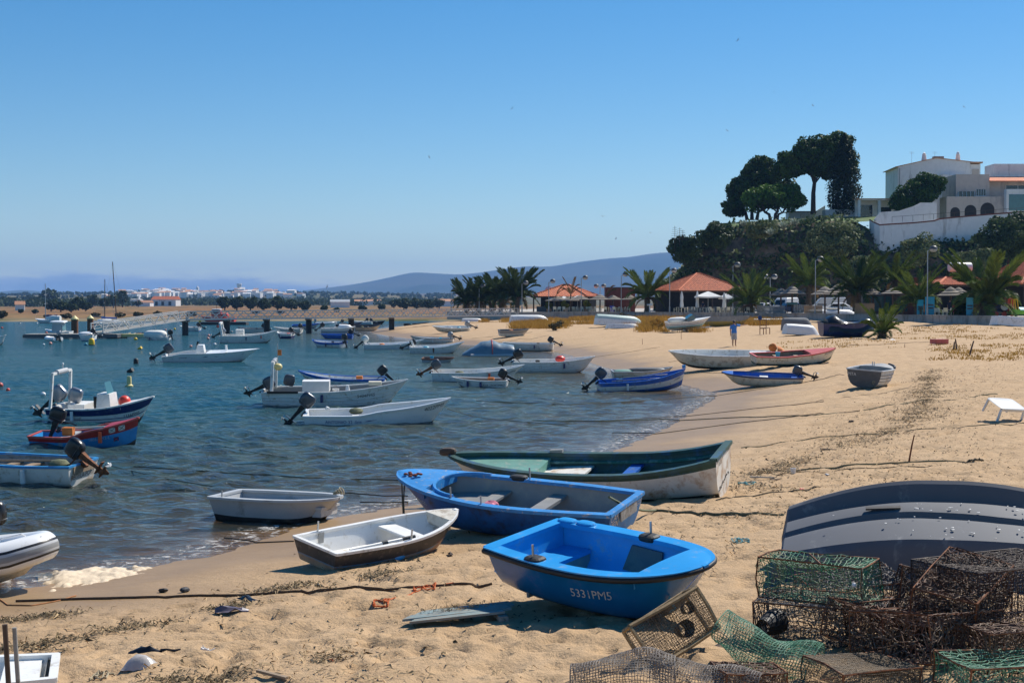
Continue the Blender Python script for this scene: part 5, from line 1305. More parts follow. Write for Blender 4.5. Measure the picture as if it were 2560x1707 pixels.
# ------------------------------------------------------------------ boats in the foreground
INK = pm('white_lettering', (.72, .70, .66), .6, .1, 20); INKB = pm('black_lettering', (.02, .02, .022), .6, .1, 20); INKP = pm('pale_blue_lettering', (.45, .55, .66), .6, .1)
INKN = pm('navy_lettering', (.03, .05, .22), .6, .1)
def blue_dinghy():
    c = (1.12, 15.92); L, B, D = 2.62, 1.46, .60
    root, h = boat('rowing_dinghy', 'bright blue rowing dinghy numbered 5331PM5 on the near sand', 0, 0, 0, -43, pos=(c[0], c[1], terr1(*c) + .05), z='g', sink=.06, L=L, B=B, D=D, roll=8, pitch=3.5,
                   prof='round', wt=.86, p=2.5, q=.55, sb=.10, rake=.32, kb=.5, tb=.7, trake=.12, vb=.55)
    build_hull(root, h, [(.16, CHAR), (1.01, BLUEHULL)], BLUE2, BLUE2, .12, .05, .16, .05, rub=(RUBBER, .032), nT=30)
    foredeck(root, h, .80, BLUE2, .02, .024)
    # stern bench moulded box with grey front
    y = h.yat(.16, .34) - .06; x = -L / 2 + .30
    s = MB().box((x, 0, .33), (.50, 2 * y, .05)).build('stern_seat', BLUE2, root)
    MB().box((x + .235, 0, .20), (.03, 2 * y * .96, .22)).build('seat_front', GREYP, s)
    # grey side panels moulded into the far side
    for t0, t1 in ((.40, .62), (.70, .80)):
        m = MB(); q = []
        for t, z in ((t0, .22), (t1, .22), (t1 - .01, .50), (t0 + .03, .50)):
            q.append(Vector((h.pt(t, .6, 1).x, h.yat(t, z) - .062, z)))
        m.add(q + [p - Vector((0, .02, 0)) for p in q], [(0, 1, 2, 3), (7, 6, 5, 4), (0, 4, 5, 1), (1, 5, 6, 2), (2, 6, 7, 3), (3, 7, 4, 0)]); m.build('side_panel', GREYD, root)
    MB().box((-L / 2 + L * .66, -.12, .40), (.62, .30, .03), 0, rot3(.12, 0, R(38))).build('bottom_board', WHITEB, root)
    pin(root, h, .30, -1, pad=RUBBER); pin(root, h, .52, 1, pad=RUBBER)
    for t, sd in ((.06, 1), (.16, 1)): p = h.pt(t, 1, sd); MB().sell((p.x, p.y - .03, p.z + .03), (.26, .16, .05), 3).build('gunwale_pad', BLUE2, root)
    hull_text(h, root, '5331PM5', .60, .60, .105, -1, pm('worn_lettering', (.60, .58, .55), .7, .1, 20, dirt=(.03, .12, .32), amt=.25, dscale=22), slant=.05)
    # paint scars and gull droppings inside the transom
    m = MB()
    for k in range(34):
        yy = random.gauss(.05, .05); zz = random.uniform(.34, .54); p = h.pt(.0, .7, 1).x + .066 + .12 * (1 - zz / .6)
        m.box((p, yy, zz), (.004, random.uniform(.006, .014), random.uniform(.012, .05)))
    tag(m.build('dropping_streaks', INK, root), kind='stuff')
    p = h.pt(.94, .42, -1, .02); MB().tube([p, p + Vector((.03, -.05, -.03)), p + Vector((.10, -.04, -.10)), p + Vector((.06, -.09, -.14))], .012, 5).build('painter_knot', CYANR, root)
    return root
blue_dinghy()
def carmen():
    hd = 152; L, B = 4.2, 1.62
    c = Vector((-.02, 23.2, 0)); c.z = terr1(c.x, c.y)
    root, h = boat('fishing_boat', 'weathered blue open boat lettered CARMEN beside the green and white boat', 0, 0, 0, hd, pos=c, z='g', sink=.06, L=L, B=B, D=.62, roll=-9, pitch=-1.0,
                   prof='round', wt=.80, p=2.2, q=.62, sb=.20, rake=.42, kb=.55, tb=.68, trake=.14)
    up = pm('chipped_blue_paint', (.03, .25, .60), .5, .16, 5, .2, dirt=(.45, .40, .34), amt=.13, dscale=9)
    dn = pm('shaded_blue_hull_paint', (.012, .10, .33), .5, .25, 4, .2, dirt=(.03, .035, .05), amt=.30, dscale=3)  # hull sides carry their shade as a darker blue, plus real grime
    build_hull(root, h, [(.13, CHAR), (1.01, dn)], GREYP, up, .15, .05, .12, .05, nT=28, transom=up)
    foredeck(root, h, .80, up, .03, .024)
    # rounded cockpit rim
    m = MB(); pts = [Vector((-L / 2 + L * .62, s * (h.yat(.62, .62) - .10), h.sheer(.62) + .04)) for s in (1,)]
    ring = []
    for k in range(15):
        a = -math.pi / 2 + math.pi * k / 14; t = .66 + .15 * math.cos(a); ring.append((-L / 2 + L * t, math.sin(a) * (h.half(.68) - .07), h.sheer(t) + .035))
    MB().tube(ring, .035, 6).build('cockpit_rim', up, root, 60)
    # inner bow platform
    m = MB(); rows = []
    for t in (.64, .70, .76, .82): yy = h.yat(t, .42) - .08; rows.append([(-L / 2 + L * t, -yy, .42), (-L / 2 + L * t, yy, .42), (-L / 2 + L * t, yy, .385), (-L / 2 + L * t, -yy, .385)])
    m.loft(rows).build('bow_platform', GREYP, root)
    thwart(root, h, .60, .43, .24, .04, GREYP); thwart(root, h, .36, .43, .26, .05, GREYP)
    thwart(root, h, .07, .36, .36, .05, GREYD, 'stern_seat')
    MB().tube([(-L * .47, h.yat(.06, .5) - .12, .5), (L * .12, h.yat(.6, .5) - .12, .53)], .035, 8).build('long_pole', GREYL, root)
    m = MB()
    for k in range(9): m.tube([(-.02 + .03 * k - .12, h.yat(.47, .5) - .12 + .045 * math.sin(a_), .52 + .045 * math.cos(a_)) for a_ in [2 * math.pi * i / 8 for i in range(9)]], .014, 4)
    m.build('rope_lashing', NAVY, root)
    # pink rag over the thwart
    m = MB(); x0 = -L / 2 + L * .56
    rows = []
    for i, (dx, z) in enumerate(((.16, .455), (.10, .462), (.02, .465), (-.04, .44), (-.06, .36), (-.055, .27), (-.06, .20))):
        rows.append([(x0 + dx + .015 * math.sin(j * 2.1 + i), -.02 + .055 * j + .012 * math.sin(i * 3 + j), z + .012 * math.sin(j * 3.3 + i)) for j in range(6)])
    m.loft(rows, caps=False, closed=False).build('rag', PINK_RAG, root)
    p = h.pt(.55, 1, -1); MB().sell((p.x, p.y * -1 if False else p.y + .02, p.z + .02), (.34, .18, .10), 3).build('rowlock_pad', RUBBER, root)
    pin(root, h, .50, -1, hgt=.22); pin(root, h, .66, 1, hgt=.2); pin(root, h, .52, 1, hgt=.16)
    # transom: white inner plate, name panels
    q = h.pt(0, 1, 1); tr = MB().box((q.x - .006, -.03, q.z - .10), (.02, .62, .20)).build('transom_plate', WOODG, root)
    transom_text(h, root, 'CAR', .45, .84, .115, INK); transom_text(h, root, 'MEN', .43, .63, .115, INK); transom_text(h, root, 'LAGOS', -.46, .80, .09, INK, sx=.8)
    hull_text(h, root, '708JLGS', .86, .62, .075, 1, INKP)
    # bow lines
    b = h.pt(.985, .9, 1); m = MB()
    for k in (0, .06): m.tube([b + Vector((-.05 - k, .03, -.02)), b + Vector((-.08 - k, .1 + k, -.35)), b + Vector((-.10 - k, .14 + k, -.62))], .012, 5)
    m.build('bow_line', ROPE, root)
    m = MB()
    for k in range(10): m.sell(b + Vector((-.12 - .03 * k, .05 * math.sin(k * 2), .07 + .02 * math.sin(k))), (.08, .05, .04), 2)
    m.build('rope_knot', pm('red_brown_rope', (.28, .07, .03), .9), root)
    return root
carmen()
def green_boat():
    hd = 160; L, B = 5.5, 1.8; c = Vector((1.42, 27.3, 0)); c.z = terr1(c.x, c.y) + .02
    root, h = boat('fishing_boat', 'old white fishing boat with worn green inside behind the blue CARMEN boat', 0, 0, 0, hd, pos=c, z='g', sink=.05, L=L, B=B, D=.64, roll=-8, pitch=3.0,
                   prof='round', wt=.80, p=2.3, q=.72, sb=.26, ss=.24, rake=.38, kb=.5, tb=.72, trake=.05)
    build_hull(root, h, [(.10, WORNW), (.20, pm('dark_waterline', (.03, .03, .02), .7, .3, 6, dirt=(.5, .45, .36), amt=.25, dscale=5)), (.84, WORNW), (1.01, GREEND)], GREEND, GREEND, .16, .06, .14, .06, nT=28, transom=WORNW)
    foredeck(root, h, .66, GREENL, -.04, -.06)
    p = h.pt(1, 1, 1); MB().sell((p.x + .02, 0, p.z + .06), (.36, .16, .16), 3).build('stem_head', WOODD, root)
    m = MB(); rows = []
    for t in (.50, .56, .62, .68): yy = h.yat(t, .46) - .1; rows.append([(-L / 2 + L * t, -yy, .46), (-L / 2 + L * t, yy, .46), (-L / 2 + L * t, yy, .42), (-L / 2 + L * t, -yy, .42)])
    m.loft(rows).build('fore_platform', WORNW, root)
    for t in (.12, .34): thwart(root, h, t, .44, .24, .05, BLUE)
    for sd in (1, -1): MB().tube([h.pt(t, .78, sd, -.10) for t in (.04, .2, .4, .6, .7)], .035, 5).build('stringer', GREENP, root)
    for t, sd in ((.64, -1),): p = h.pt(t, 1, sd); MB().box((p.x, p.y - sd * .04, p.z + .06), (.26, .10, .06)).build('gunwale_block', GREYP, root)
    transom_text(h, root, 'REI DO', .34, .83, .075, INKB, sx=.9); transom_text(h, root, 'MAR', -.42, .92, .07, INKB)
    m = MB(); rr = random.Random(3)
    for k in range(26):
        z = .26 + .006 * k; q = h.pt(0, z, 1); m.box((q.x - .006, .60 - .042 * k, q.z + rr.uniform(-.03, .03)), (.004, rr.uniform(.01, .03), rr.uniform(.01, .05)))
    tag(m.build('flaked_lettering', INKB, root), kind='stuff')
green_boat()
def brown_dinghy():
    c = Vector((-1.88, 21.25, 0)); c.z = terr1(c.x, c.y)
    root, h = boat('flat_dinghy', 'brown sided flat dinghy with white inside at the waters edge', 0, 0, 0, 45, pos=c, z='g', sink=-.02, L=2.75, B=1.12, D=.36, roll=8, pitch=-1.5,
                   prof='flat', wt=.90, p=2.2, q=.75, sb=.16, rake=.22, kb=.45, tb=.6, trake=.06, vb=.6)
    build_hull(root, h, [(.30, BROWNB), (.37, pm('faded_blue_line', (.10, .20, .30), .6, .2, 8, dirt=(.25, .22, .2), amt=.4, dscale=6)), (1.01, BROWNH)], WHITE, WHITE, .05, .025, .06, .035, nT=22)
    h2 = h; thwart(root, h, .62, .30, .30, .03, WHITE)
    foredeck(root, h, .86, WHITE2, .0, .02)
    for t, sd in ((.16, 1), (.50, -1)): pin(root, h, t, sd, hgt=.17)
    p = h.pt(.17, .8, 1); MB().box((p.x, p.y - .06, p.z), (.09, .02, .16)).build('rowlock_plate', GREYP, root)
    a = Vector((-.95, -.28, .30)); b = Vector((.15, -.40, .37)); o = MB().tube([a, b], .026, 8).build('oar', ALU, root)
    MB().tube([a + (b - a) * .82, b + (b - a) * .02], .032, 8).build('oar_grip', BLACK, o); MB().tube([a + (b - a) * .50, a + (b - a) * .58], .034, 8).build('oar_collar', BLACK, o)
    p = h.pt(.44, .33, -1, .004); MB().sell(p, (.20, .012, .07), 2.2).build('blue_paint_scar', BLUE2, root)
    hull_text(h, root, 'PARGO', .80, .40, .06, -1, pm('rusty_lettering', (.30, .13, .09), .8))
brown_dinghy()
def grey_dinghy():
    root, h = boat('plastic_dinghy', 'pale grey plastic dinghy floating beside the brown dinghy', 0, 0, 0, -20, pos=(-4.32, 26.55, 0), z='w', sink=.10, L=2.45, B=1.28, D=.50, prof='flat', wt=.88, p=2.6, q=.5, sb=.03, rake=.30, kb=.42, tb=.62, trake=.10, vb=.5)
    build_hull(root, h, [(.33, CHAR), (1.01, GREYL)], GREYL, GREYL, .16, .04, .13, .04, nT=24)
    for t, z, w in ((.10, .34, .34), (.45, .36, .24), (.86, .36, .3)): thwart(root, h, t, z, w, .04, GREYL, panel=.14)
    for sd in (1, -1): MB().box((-.15, sd * (h.yat(.5, .33) - .12), .33), (1.3, .12, .04)).build('side_bench', GREYL, root)
    pin(root, h, .12, -1, hgt=.14); p = h.pt(.98, 1, 1); m = MB()
    for k in range(7): m.tube([p + Vector((-.12 + .05 * math.cos(a) + .02 * k, -.03 + .05 * math.sin(a + k), .05 + .02 * k * math.sin(a * .5))) for a in np.linspace(0, 5.5, 8)], .011, 4)
    m.build('rope_coil', ROPET, root)
grey_dinghy()
# ------------------------------------------------------------------ inflatable at the left edge
def rib():
    o = gnd(60, 1478); root = thing('inflatable_boat', 'white inflatable boat with grey stripes nosed onto the sand at the left edge', 'boat', o + Vector((-.98, .25, -.06)), (0, R(-3), R(-4)))
    root.scale = (1.04, 1.04, 1.04)
    def path(side): return [(-1.7, side * .62, .40), (-.6, side * .64, .41), (.3, side * .58, .44), (.85, side * .40, .50), (1.12, side * .18, .56), (1.22, 0, .58)]
    r = [.215, .225, .225, .215, .20, .19]
    m = MB()
    pts = path(-1) + path(1)[-2::-1]; rad = r + r[-2::-1]; m.tube(pts, rad, 36); m.m = [1 if (k % 36) in (35, 0) else 2 if (k % 36) in (33, 2) else 3 if (k % 36) in (34, 1) else 0 for k in range(len(m.f))]; m.build('tube', [GELW, GREYP, BLACK, GREYL], root, 70)
    h = MB(); rows = []
    for x, w, z in ((-1.6, .50, .02), (-.5, .52, .02), (.4, .42, .06), (.9, .22, .20), (1.2, .02, .46)): rows.append([(x, -w, z + .24), (x, -w * .45, z + .05), (x, 0, z), (x, w * .45, z + .05), (x, w, z + .24)])
    h.loft(rows, caps=False, closed=False).build('hull', WHITE2, root, 60)
    MB().box((-.4, 0, .30), (2.2, .95, .03)).build('floor', GREYL, root)
    for x in (-.1, .28): MB().tube([(x - .05, -.60, .64), (x - .04, -.60, .74), (x + .04, -.60, .74), (x + .05, -.60, .64)], .014, 6).build('grab_handle', GREYL, root)
    MB().tube([(.72, -.36, .70), (.76, -.32, .75), (.98, -.2, .78), (1.02, -.16, .74)], .012, 6).build('bow_handle', WHITEB, root); MB().box((1.2, -.12, .70), (.08, .12, .07)).build('bow_cleat', GREYP, root)
    # stern of a second boat behind, mostly outside the picture
    root2, h2 = boat('motor_dinghy', 'white motor dinghy behind the inflatable with only its black outboard in view', 0, 0, 0, 176, pos=on(-255, 1430, 0.0), z='w', sink=.05, L=2.6, B=1.2, D=.5, prof='vee')
    build_hull(root2, h2, [(.2, CHAR), (1.01, GELW)], GELW, GELW); mo = motor(root2, h2, 4, 1.05, BLACK, BLACK, z=.62, yaw=0)
rib()
def corner_boat():
    o = gnd(20, 1820); root, h = boat('wooden_dinghy', 'corner of a white wooden dinghy holding two upright poles at the bottom left', 0, 0, 0, 196, pos=o + Vector((-.95, .28, 0)), z='g', sink=0, L=2.4, B=1.0, D=.34, prof='flat', wt=.85, sb=.05)
    build_hull(root, h, [(1.01, WHITE)], WHITE, WHITE, .1, .04, .07, .04)
    thwart(root, h, .12, .30, .3, .04, WHITE)
    for (px, py0, py1, mt, lab, rr) in ((12, 1560, 1700, WOODD, 'dark brown wooden pole standing in the white dinghy corner', .022), (36, 1568, 1695, WOODG, 'pale grey wooden pole leaning in the white dinghy corner', .019)):
        Y = o.y - .05; b = at(px + 10, py1, Y); t = at(px, py0, Y); q = thing('pole', lab, 'pole', b)
        MB().tube([Vector((0, 0, -.08)), t - b], rr, 8).build('shaft', mt, q, 60)
    b = at(-14, 1735, 12.9); q = tag(MB().sell((0, 0, 0), (.42, .42, .36), 2.1, 9, 16).build('orange_buoy', ORB, None, 60, b), 'orange red buoy cut by the bottom left corner', 'buoy')
corner_boat()
# ------------------------------------------------------------------ upturned grey trimaran-hulled dinghy
def upturned():
    root = thing('upturned_dinghy', 'large grey plastic dinghy lying upside down behind the fish traps', 'boat', (4.60, 17.6, terr1(4.6, 17.3) + .04), (R(9), R(-1), R(-15)))
    root.scale = (1, 1.06, 1.08)
    L = 4.3; N = 34; m = MB(); rows = []
    # cross-section from near gunwale up over three sponsons to the far gunwale: (y, z)
    sec = [(-.86, -.10), (-.86, .05), (-.82, .07), (-.76, .30), (-.72, .50), (-.66, .58), (-.30, .66), (-.24, .66), (-.20, .58), (-.13, .58), (-.08, .69), (.20, .74), (.26, .73), (.30, .58), (.36, .57), (.50, .88), (.55, .91), (.62, .89), (.72, .45), (.80, .08), (.84, .06), (.84, -.1)]
    for i in range(N + 1):
        t = i / N; x = -L * .30 + L * t; r = []
        crown = 1 - .50 * max(0, (.42 - t) / .42) ** 1.8 - .55 * max(0, (t - .50) / .50) ** 2
        wid = 1 - .38 * max(0, (t - .5) / .5) ** 2
        for y, z in sec:
            zz = z if z < .1 else .1 + (z - .1) * crown
            g = 0.0
            if -.25 < y < -.05: g = -.10 * math.sin(min(1, max(0, (t - .0) / .62)) * math.pi)      # winding groove
            r.append((x + (.10 if (z > .3 and t == 0) else 0), (y + g * -1.1) * wid, zz))
        rows.append(r)
    m.loft(rows, caps=False, closed=False); m.add(rows[0], [tuple(range(len(sec)))]); m.build('hull', GREYB, root, 28)
    m = MB()
    for y0, sg in ((-.86, -1), (.84, 1)): m.tube([(r[0][0], (r[0][1] if sg < 0 else r[-1][1]) + sg * .035, .02) for r in rows], .05, 6, flat=1.4)
    m.build('gunwale_lip', GREYB, root, 50)
    s = MB().box((.02, .10, .700), (.42, .07, .02), 0, rot3(.1, -.04, .03)); s.build('moulded_slot', CHAR, root)
    m = MB(); rr = random.Random(5)
    for k in range(46):
        x = rr.gauss(1.0, .5); y = rr.uniform(-.66, .2); z = .60 + (y + .66) * .17 + .012 - .10 * max(0, (x - .6)) * .25
        m.sell((x, y, z), (rr.uniform(.012, .05), rr.uniform(.012, .035), .012), 2, 4, 7)
    tag(m.build('dropping_spots', INK, root), kind='stuff')
upturned()
# ------------------------------------------------------------------ boats at mooring and on the middle beach
def simple(name, label, px, py, w, hd, bands, liner, rail, D=.5, z='w', mo=None, seats=(.3, .55), seatmat=None, deck=None, B=None, sink=.12, roll=0, pitch=0, floor=.12, strakes=0, text=None, group=None, transom=None, rw=.06, **hk):
    if roll == 0: roll = 4.5 * (1 if math.cos(R(hd)) > 0 else -1)
    root, h = boat(name, label, px, py, w, hd, B=B, D=D, z=z, sink=sink, roll=roll, pitch=pitch, group=group, **hk)
    build_hull(root, h, bands, liner, rail, floor, .035, rw, .045, nT=18, strakes=strakes, transom=transom)
    for t in seats: thwart(root, h, t, min(D * .72, D - .1), .22, .035, seatmat or liner)
    if deck: foredeck(root, h, deck[0], deck[1], .03, .02)
    if mo: motor(root, h, **mo)
    for tx in (text or []): hull_text(h, root, *tx)
    rr = random.Random(label); zz = min(D * .72, D - .1) + .02; sd = -1 if math.cos(R(hd)) > 0 else 1
    if seats:     # gear left aboard
        k = rr.random(); t = seats[0]; x = -h.L / 2 + h.L * t; y = rr.uniform(-.25, .25) * h.half(t)
        if k < .4: MB().box((x, y, zz + .11), (.30, .20, .22)).build('fuel_can', rr.choice((REDB, ORANGEC, CARB)), root)
        elif k < .7: MB().lathe([(.10, 0), (.14, .24), (.125, .24), (.09, .02)], 10, (x, y, zz)).build('bucket', rr.choice((BLACK, CYANP, WHITEB)), root)
        else: MB().sell((x, y, zz + .08), (.5, .4, .22), 2.2, 5, 9).build('net_heap', rr.choice((ROPEG, TEALB, ORANGEC)), root, 60)
        if rr.random() < .5: MB().sell((x + .5, -y, D * .5), (.6, .35, .2), 2.2, 5, 9).build('rope_heap', ROPET if rr.random() < .5 else ROPE, root, 60)
    for q in range(rr.randint(0, 2) if z == 'w' else 0):
        p = h.pt(rr.uniform(.2, .75), .9, sd, .07); MB().tube([p, p - Vector((0, 0, .30))], [.055, .06], 8).build('fender', rr.choice((WHITEB, NAVY, ORB)), root, 60)
    return root, h
def arch(root, h, x, y, z0, H, mat, back=.0, w=.09, name='arch', bar=GREYL, lean=.25):
    o = MB()
    o.bar((x, y, z0), (x + back, y * .92, z0 + H), w, w); o.bar((x, -y, z0), (x + back, -y * .92, z0 + H), w, w); o.bar((x + back, y * .92, z0 + H), (x + back, -y * .92, z0 + H), w, w)
    o = o.build(name, mat, root); MB().tube([(x + back, y * .5, z0 + H + .02), (x + back, -y * .5, z0 + H + .02)], .09, 10).build('roll_light', bar, o)
    return o
GW = [(.16, CHAR), (1.01, GELW)]; WW = [(.14, CHAR), (1.01, WHITE)]
# 4022PM5
r, h = simple('motor_boat', 'white open motor boat numbered 4022PM5 with a stepped gunwale', 945, 1056, 362, 4, [(.13, CHAR), (.80, GELW), (1.01, GELW)], GELW, GELW, D=.62, B=1.75, sink=.14, mo=dict(tilt=38, s=1.35, cm=MOTORG, lm=BLACK, tiller=False), seats=(.35,), prof='wall', wt=.9, sb=.34, rake=.55, kb=.25, tb=.8, dip=(.45, .14), rw=.10,
              text=[('4022PM5', .90, .80, .14, -1, INKB), ('ANTONIO 32 -line', .27, .60, .11, -1, INKN)])
MB().tube([(-1.75, .5, h.sheer(.1) + .02), (-1.7, .5, h.sheer(.1) + .12)], .07, 8).build('white_fender', WHITEB, r)
MB().add([h.pt(t, z, -1, .008) for t, z in ((.405, .60), (.44, .63), (.50, .60), (.44, .57))], [(0, 1, 2, 3)]).build('arrow_mark', INKN, r)
# 5404PM5 with arch and boxes
r, h = simple('fishing_boat', 'white fishing boat numbered 5404PM5 with a stern arch', 840, 1012, 358, 3, [(.17, CHAR), (1.01, WHITE)], GREYP, WHITE, D=.80, B=1.9, sink=.18, mo=dict(tilt=62, s=1.25, cm=MOTORG, lm=BLACK, tiller=False, y=-.3), seats=(.5,), seatmat=WHITE, prof='vee', wt=.9, sb=.38, rake=.62, kb=.35, tb=.75, strakes=3,
              text=[('5404PM5', .72, .70, .14, -1, INKB)])
arch(r, h, -2.45, .72, .78, 1.15, WHITE, .05, .11); MB().sell((-2.25, -.1, 1.72), (.34, .34, .28), 2.2, 8, 12).build('cream_fender', YELLOWP, r, 60)
MB().tube([(-2.3, .2, 1.9), (-2.3, .2, 2.6)], .015, 5).build('flag_staff', STEEL, r); MB().box((-2.22, .2, 2.25), (.16, .02, .22)).build('orange_flag', ORANGEC, r)
link('spare_motor_cowling', motor_meshes(MOTORG, BLACK)[0], r, (-1.75, .25, .62), (0, .2, .3)).scale = (1.05, 1.05, 1.15)
MB().box((-.75, -.2, .98), (1.05, .62, .42)).build('fish_box', WHITEB, r); MB().box((1.55, 0, 1.05), (.5, .3, .14)).build('bow_box', CHAIRP, r); MB().lathe([(.09, 0), (.05, .2)], 8, (.5, -.55, .85)).build('white_bollard', WHITEB, r)
MB().box((-2.0, -.93, .82), (1.2, .06, .09)).build('black_fender', RUBBER, r)
# blue topped boat behind
r, h = simple('rowing_boat', 'white boat with a bright blue gunwale behind the 5404PM5 boat', 855, 965, 218, 178, [(.14, CHAR), (.80, WHITE), (1.01, BLUE)], WHITE, BLUE, D=.52, mo=dict(tilt=45, s=1.25, cm=BLACK, lm=BLACK), prof='round', wt=.82, sb=.36, rake=.3, text=[('870PM5', .90, .55, .13, 1, INKB)])
# arch boat at the left with navy stripe
r, h = simple('fishing_boat', 'white and navy motor boat with a white tubular arch numbered 1166PM5', 262, 1052, 262, -10, [(.18, CHAR), (.62, WHITE), (1.01, NAVY)], WHITE, WHITE, D=.62, B=1.6, sink=.12, mo=dict(tilt=48, s=1.45, cm=MOTORS, lm=BLACK, tiller=False), seats=(.22,), prof='vee', wt=.88, sb=.36, rake=.45, kb=.3, tb=.78, strakes=2, deck=(.74, WHITE), rw=.08,
              text=[('1166PM5', .84, .48, .11, -1, INKB)])
arch(r, h, -1.62, .70, .58, 1.22, WHITE, .12, .085); MB().tube([(-1.5, .1, 1.9), (-1.5, .1, 2.05)], .015, 5).build('light_mast', WHITEB, r); MB().sell((-1.5, .1, 2.06), (.08, .08, .09), 2).build('mast_light', WHITEB, r)
c_ = MB().box((.12, 0, .78), (.55, .62, .62), top=(.8, .9)).build('console', WHITE, r); MB().add([(.26, -.26, 1.08), (.26, .26, 1.08), (.16, .22, 1.48), (.16, -.22, 1.48)], [(0, 1, 2, 3)]).build('windscreen', GLASST, c_)
MB().box((-.2, 0, .72), (.1, .5, .55)).build('seat_back', BLACK, r); MB().box((-.85, .1, .55), (.6, .9, .35)).build('engine_box', WHITE, r)
link('spare_motor_cowling', motor_meshes(MOTORS, BLACK)[0], r, (-1.0, .0, .42), (0, .35, 0)).scale = (1.1, 1.1, 1.25)
MB().sell((.78, -.05, .82), (.42, .42, .40), 2, 9, 14).build('red_buoy', REDB, r, 60)
# blue and red
r, h = simple('fishing_boat', 'blue boat with a dark red bow and crossed white squares', 218, 1113, 268, -4, [(.20, CHAR), (.70, SKYB), (1.01, RED)], SKYB, REDP, D=.60, B=1.35, sink=.14, mo=None, seats=(.34,), seatmat=GREYL, prof='round', wt=.72, sb=.34, rake=.12, kb=.2, tb=.8, dip=(.50, .14), deck=(.72, RED),
              text=[('1806-PM2-L', .68, .60, .085, -1, INKP)])
for t in (.795, .875):
    m = MB(); p = [h.pt(t + dt, z, -1, .008) for dt, z in ((-.026, .76), (.026, .76), (.026, .94), (-.026, .94))]; m.add(p, [(0, 1, 2, 3)]); q = m.build('white_square', INK, r)
    x = MB(); x.bar(p[0] + Vector((0, -.006, 0)), p[2] + Vector((0, -.006, 0)), .014, .01); x.bar(p[1] + Vector((0, -.006, 0)), p[3] + Vector((0, -.006, 0)), .014, .01); x.build('cross', INKB, q)
p = [h.pt(.825 + dt, z, -1, .008) for dt, z in ((-.022, .42), (.022, .42), (.022, .57), (-.022, .57))]; q = MB().add(p, [(0, 1, 2, 3)]).build('dark_square', NAVY, r)
x = MB(); x.bar(p[0] + Vector((0, -.006, 0)), p[2] + Vector((0, -.006, 0)), .014, .01); x.bar(p[1] + Vector((0, -.006, 0)), p[3] + Vector((0, -.006, 0)), .014, .01); x.build('cross', REDP, q)
o_ = motor(r, h, 20, 1.2, BLACK, BLACK, x=-.75, z=.62); MB().tube([(-.4, .1, .62), (.9, .2, .66)], .03, 6).build('long_pole', CHAIRP, r)
# transom-on boat at the left edge
r, h = simple('rowing_boat', 'white boat lettered REGULA PORT with a blue foredeck at the left edge', 45, 1200, 0, 163, [(.12, CHAR), (.94, WHITE), (1.01, BLUE)], WOODG, SKYB, D=.58, L=3.5, B=1.42, sink=.12, mo=dict(tilt=52, s=1.15, cm=BLACK, lm=RUST, y=.05), seats=(.2, .45, .6), seatmat=WOOD, deck=(.74, SKYB), prof='round', wt=.80, sb=.14, transom=WORNW)
q = h.pt(0, .8, 1); MB().box((q.x - .02, 0, q.z), (.03, .8, .17)).build('motor_pad', WOOD, r); transom_text(h, r, 'REGULA-PORT', 0, .50, .12, INKB, sx=.82)
oar(r, (-1.0, -.25, .56), (1.1, .30, .60)); oar(r, (-.6, .3, .5), (1.2, .05, .52), WOODG)
# beyond
simple('motor_boat', 'long white open boat left of the small PORTIMAO dinghy', 1195, 952, 232, 3, WW, WHITE, WHITE, D=.62, B=1.7, mo=dict(tilt=58, s=1.35, cm=MOTORG, lm=RUST), prof='wall', wt=.85, sb=.34, rake=.5, text=[('32PM5', .88, .68, .13, -1, INKB)])
r, h = simple('dinghy', 'small white dinghy lettered AVA PORTIMAO with a tilted outboard', 1200, 967, 140, 172, [(.26, CHAR), (1.01, WHITE)], WOOD, WHITE, D=.48, B=1.15, mo=dict(tilt=62, s=1.2, cm=BLACK, lm=BLACK), prof='vee', wt=.8, sb=.12, rake=.3, text=[('AVA - PORTIMAO', .22, .55, .10, 1, INKB), ('2134PM5', .86, .62, .07, 1, INKB)])
r, h = simple('motor_boat', 'white clinker boat carrying a red ball at the sand edge', 1385, 931, 205, 5, WW, WHITE, WHITE, D=.80, B=1.7, sink=.12, mo=dict(tilt=60, s=1.5, cm=BLACK, lm=BLACK), prof='round', wt=.85, sb=.26, rake=.4, strakes=3)
MB().sell((.35, 0, .92), (.60, .60, .40), 2, 8, 12).build('red_ball', REDB, r, 60)
r, h = simple('fishing_boat', 'blue and white striped boat with its stern in the water and bow on the sand', 1605, 976, 222, 8, [(.36, BLUE), (.72, WHITE), (1.01, BLUE)], BLUE, BLUE, D=.60, B=1.5, z='w', sink=.08, pitch=-3.0, mo=dict(tilt=48, s=1.35, cm=MOTORG, lm=BLACK), seats=(.25, .5), prof='round', wt=.78, sb=.36, rake=.18, kb=.25, text=[('1743PM5', .90, .60, .07, -1, INKB)])
oar(r, (-1.5, -.45, .66), (.9, -.5, .68), WOODG); oar(r, (-1.0, .4, .66), (1.3, .25, .72), WOODG); MB().box((h.L / 2 - .05, 0, h.sheer(1) + .12), (.16, .05, .16)).build('bow_plate', BLUE2, r)
r, h = simple('rowing_boat', 'pale grey boat with a dark canoe lying in it behind the striped boat', 1605, 946, 152, 6, [(1.01, WHITE2)], GREYL, GREYL, D=.45, B=1.2, z='g', sink=.1, seats=(), prof='round', sb=.2, rake=.2)
MB().sell((.3, .05, .52), (2.1, .55, .2), 2.6, 7, 14).build('canoe_cover', GREYD, r, 60); MB().sell((-1.0, 0, .44), (1.1, .5, .18), 2.4, 6, 12).build('canoe_nose', GREENL, r, 60)
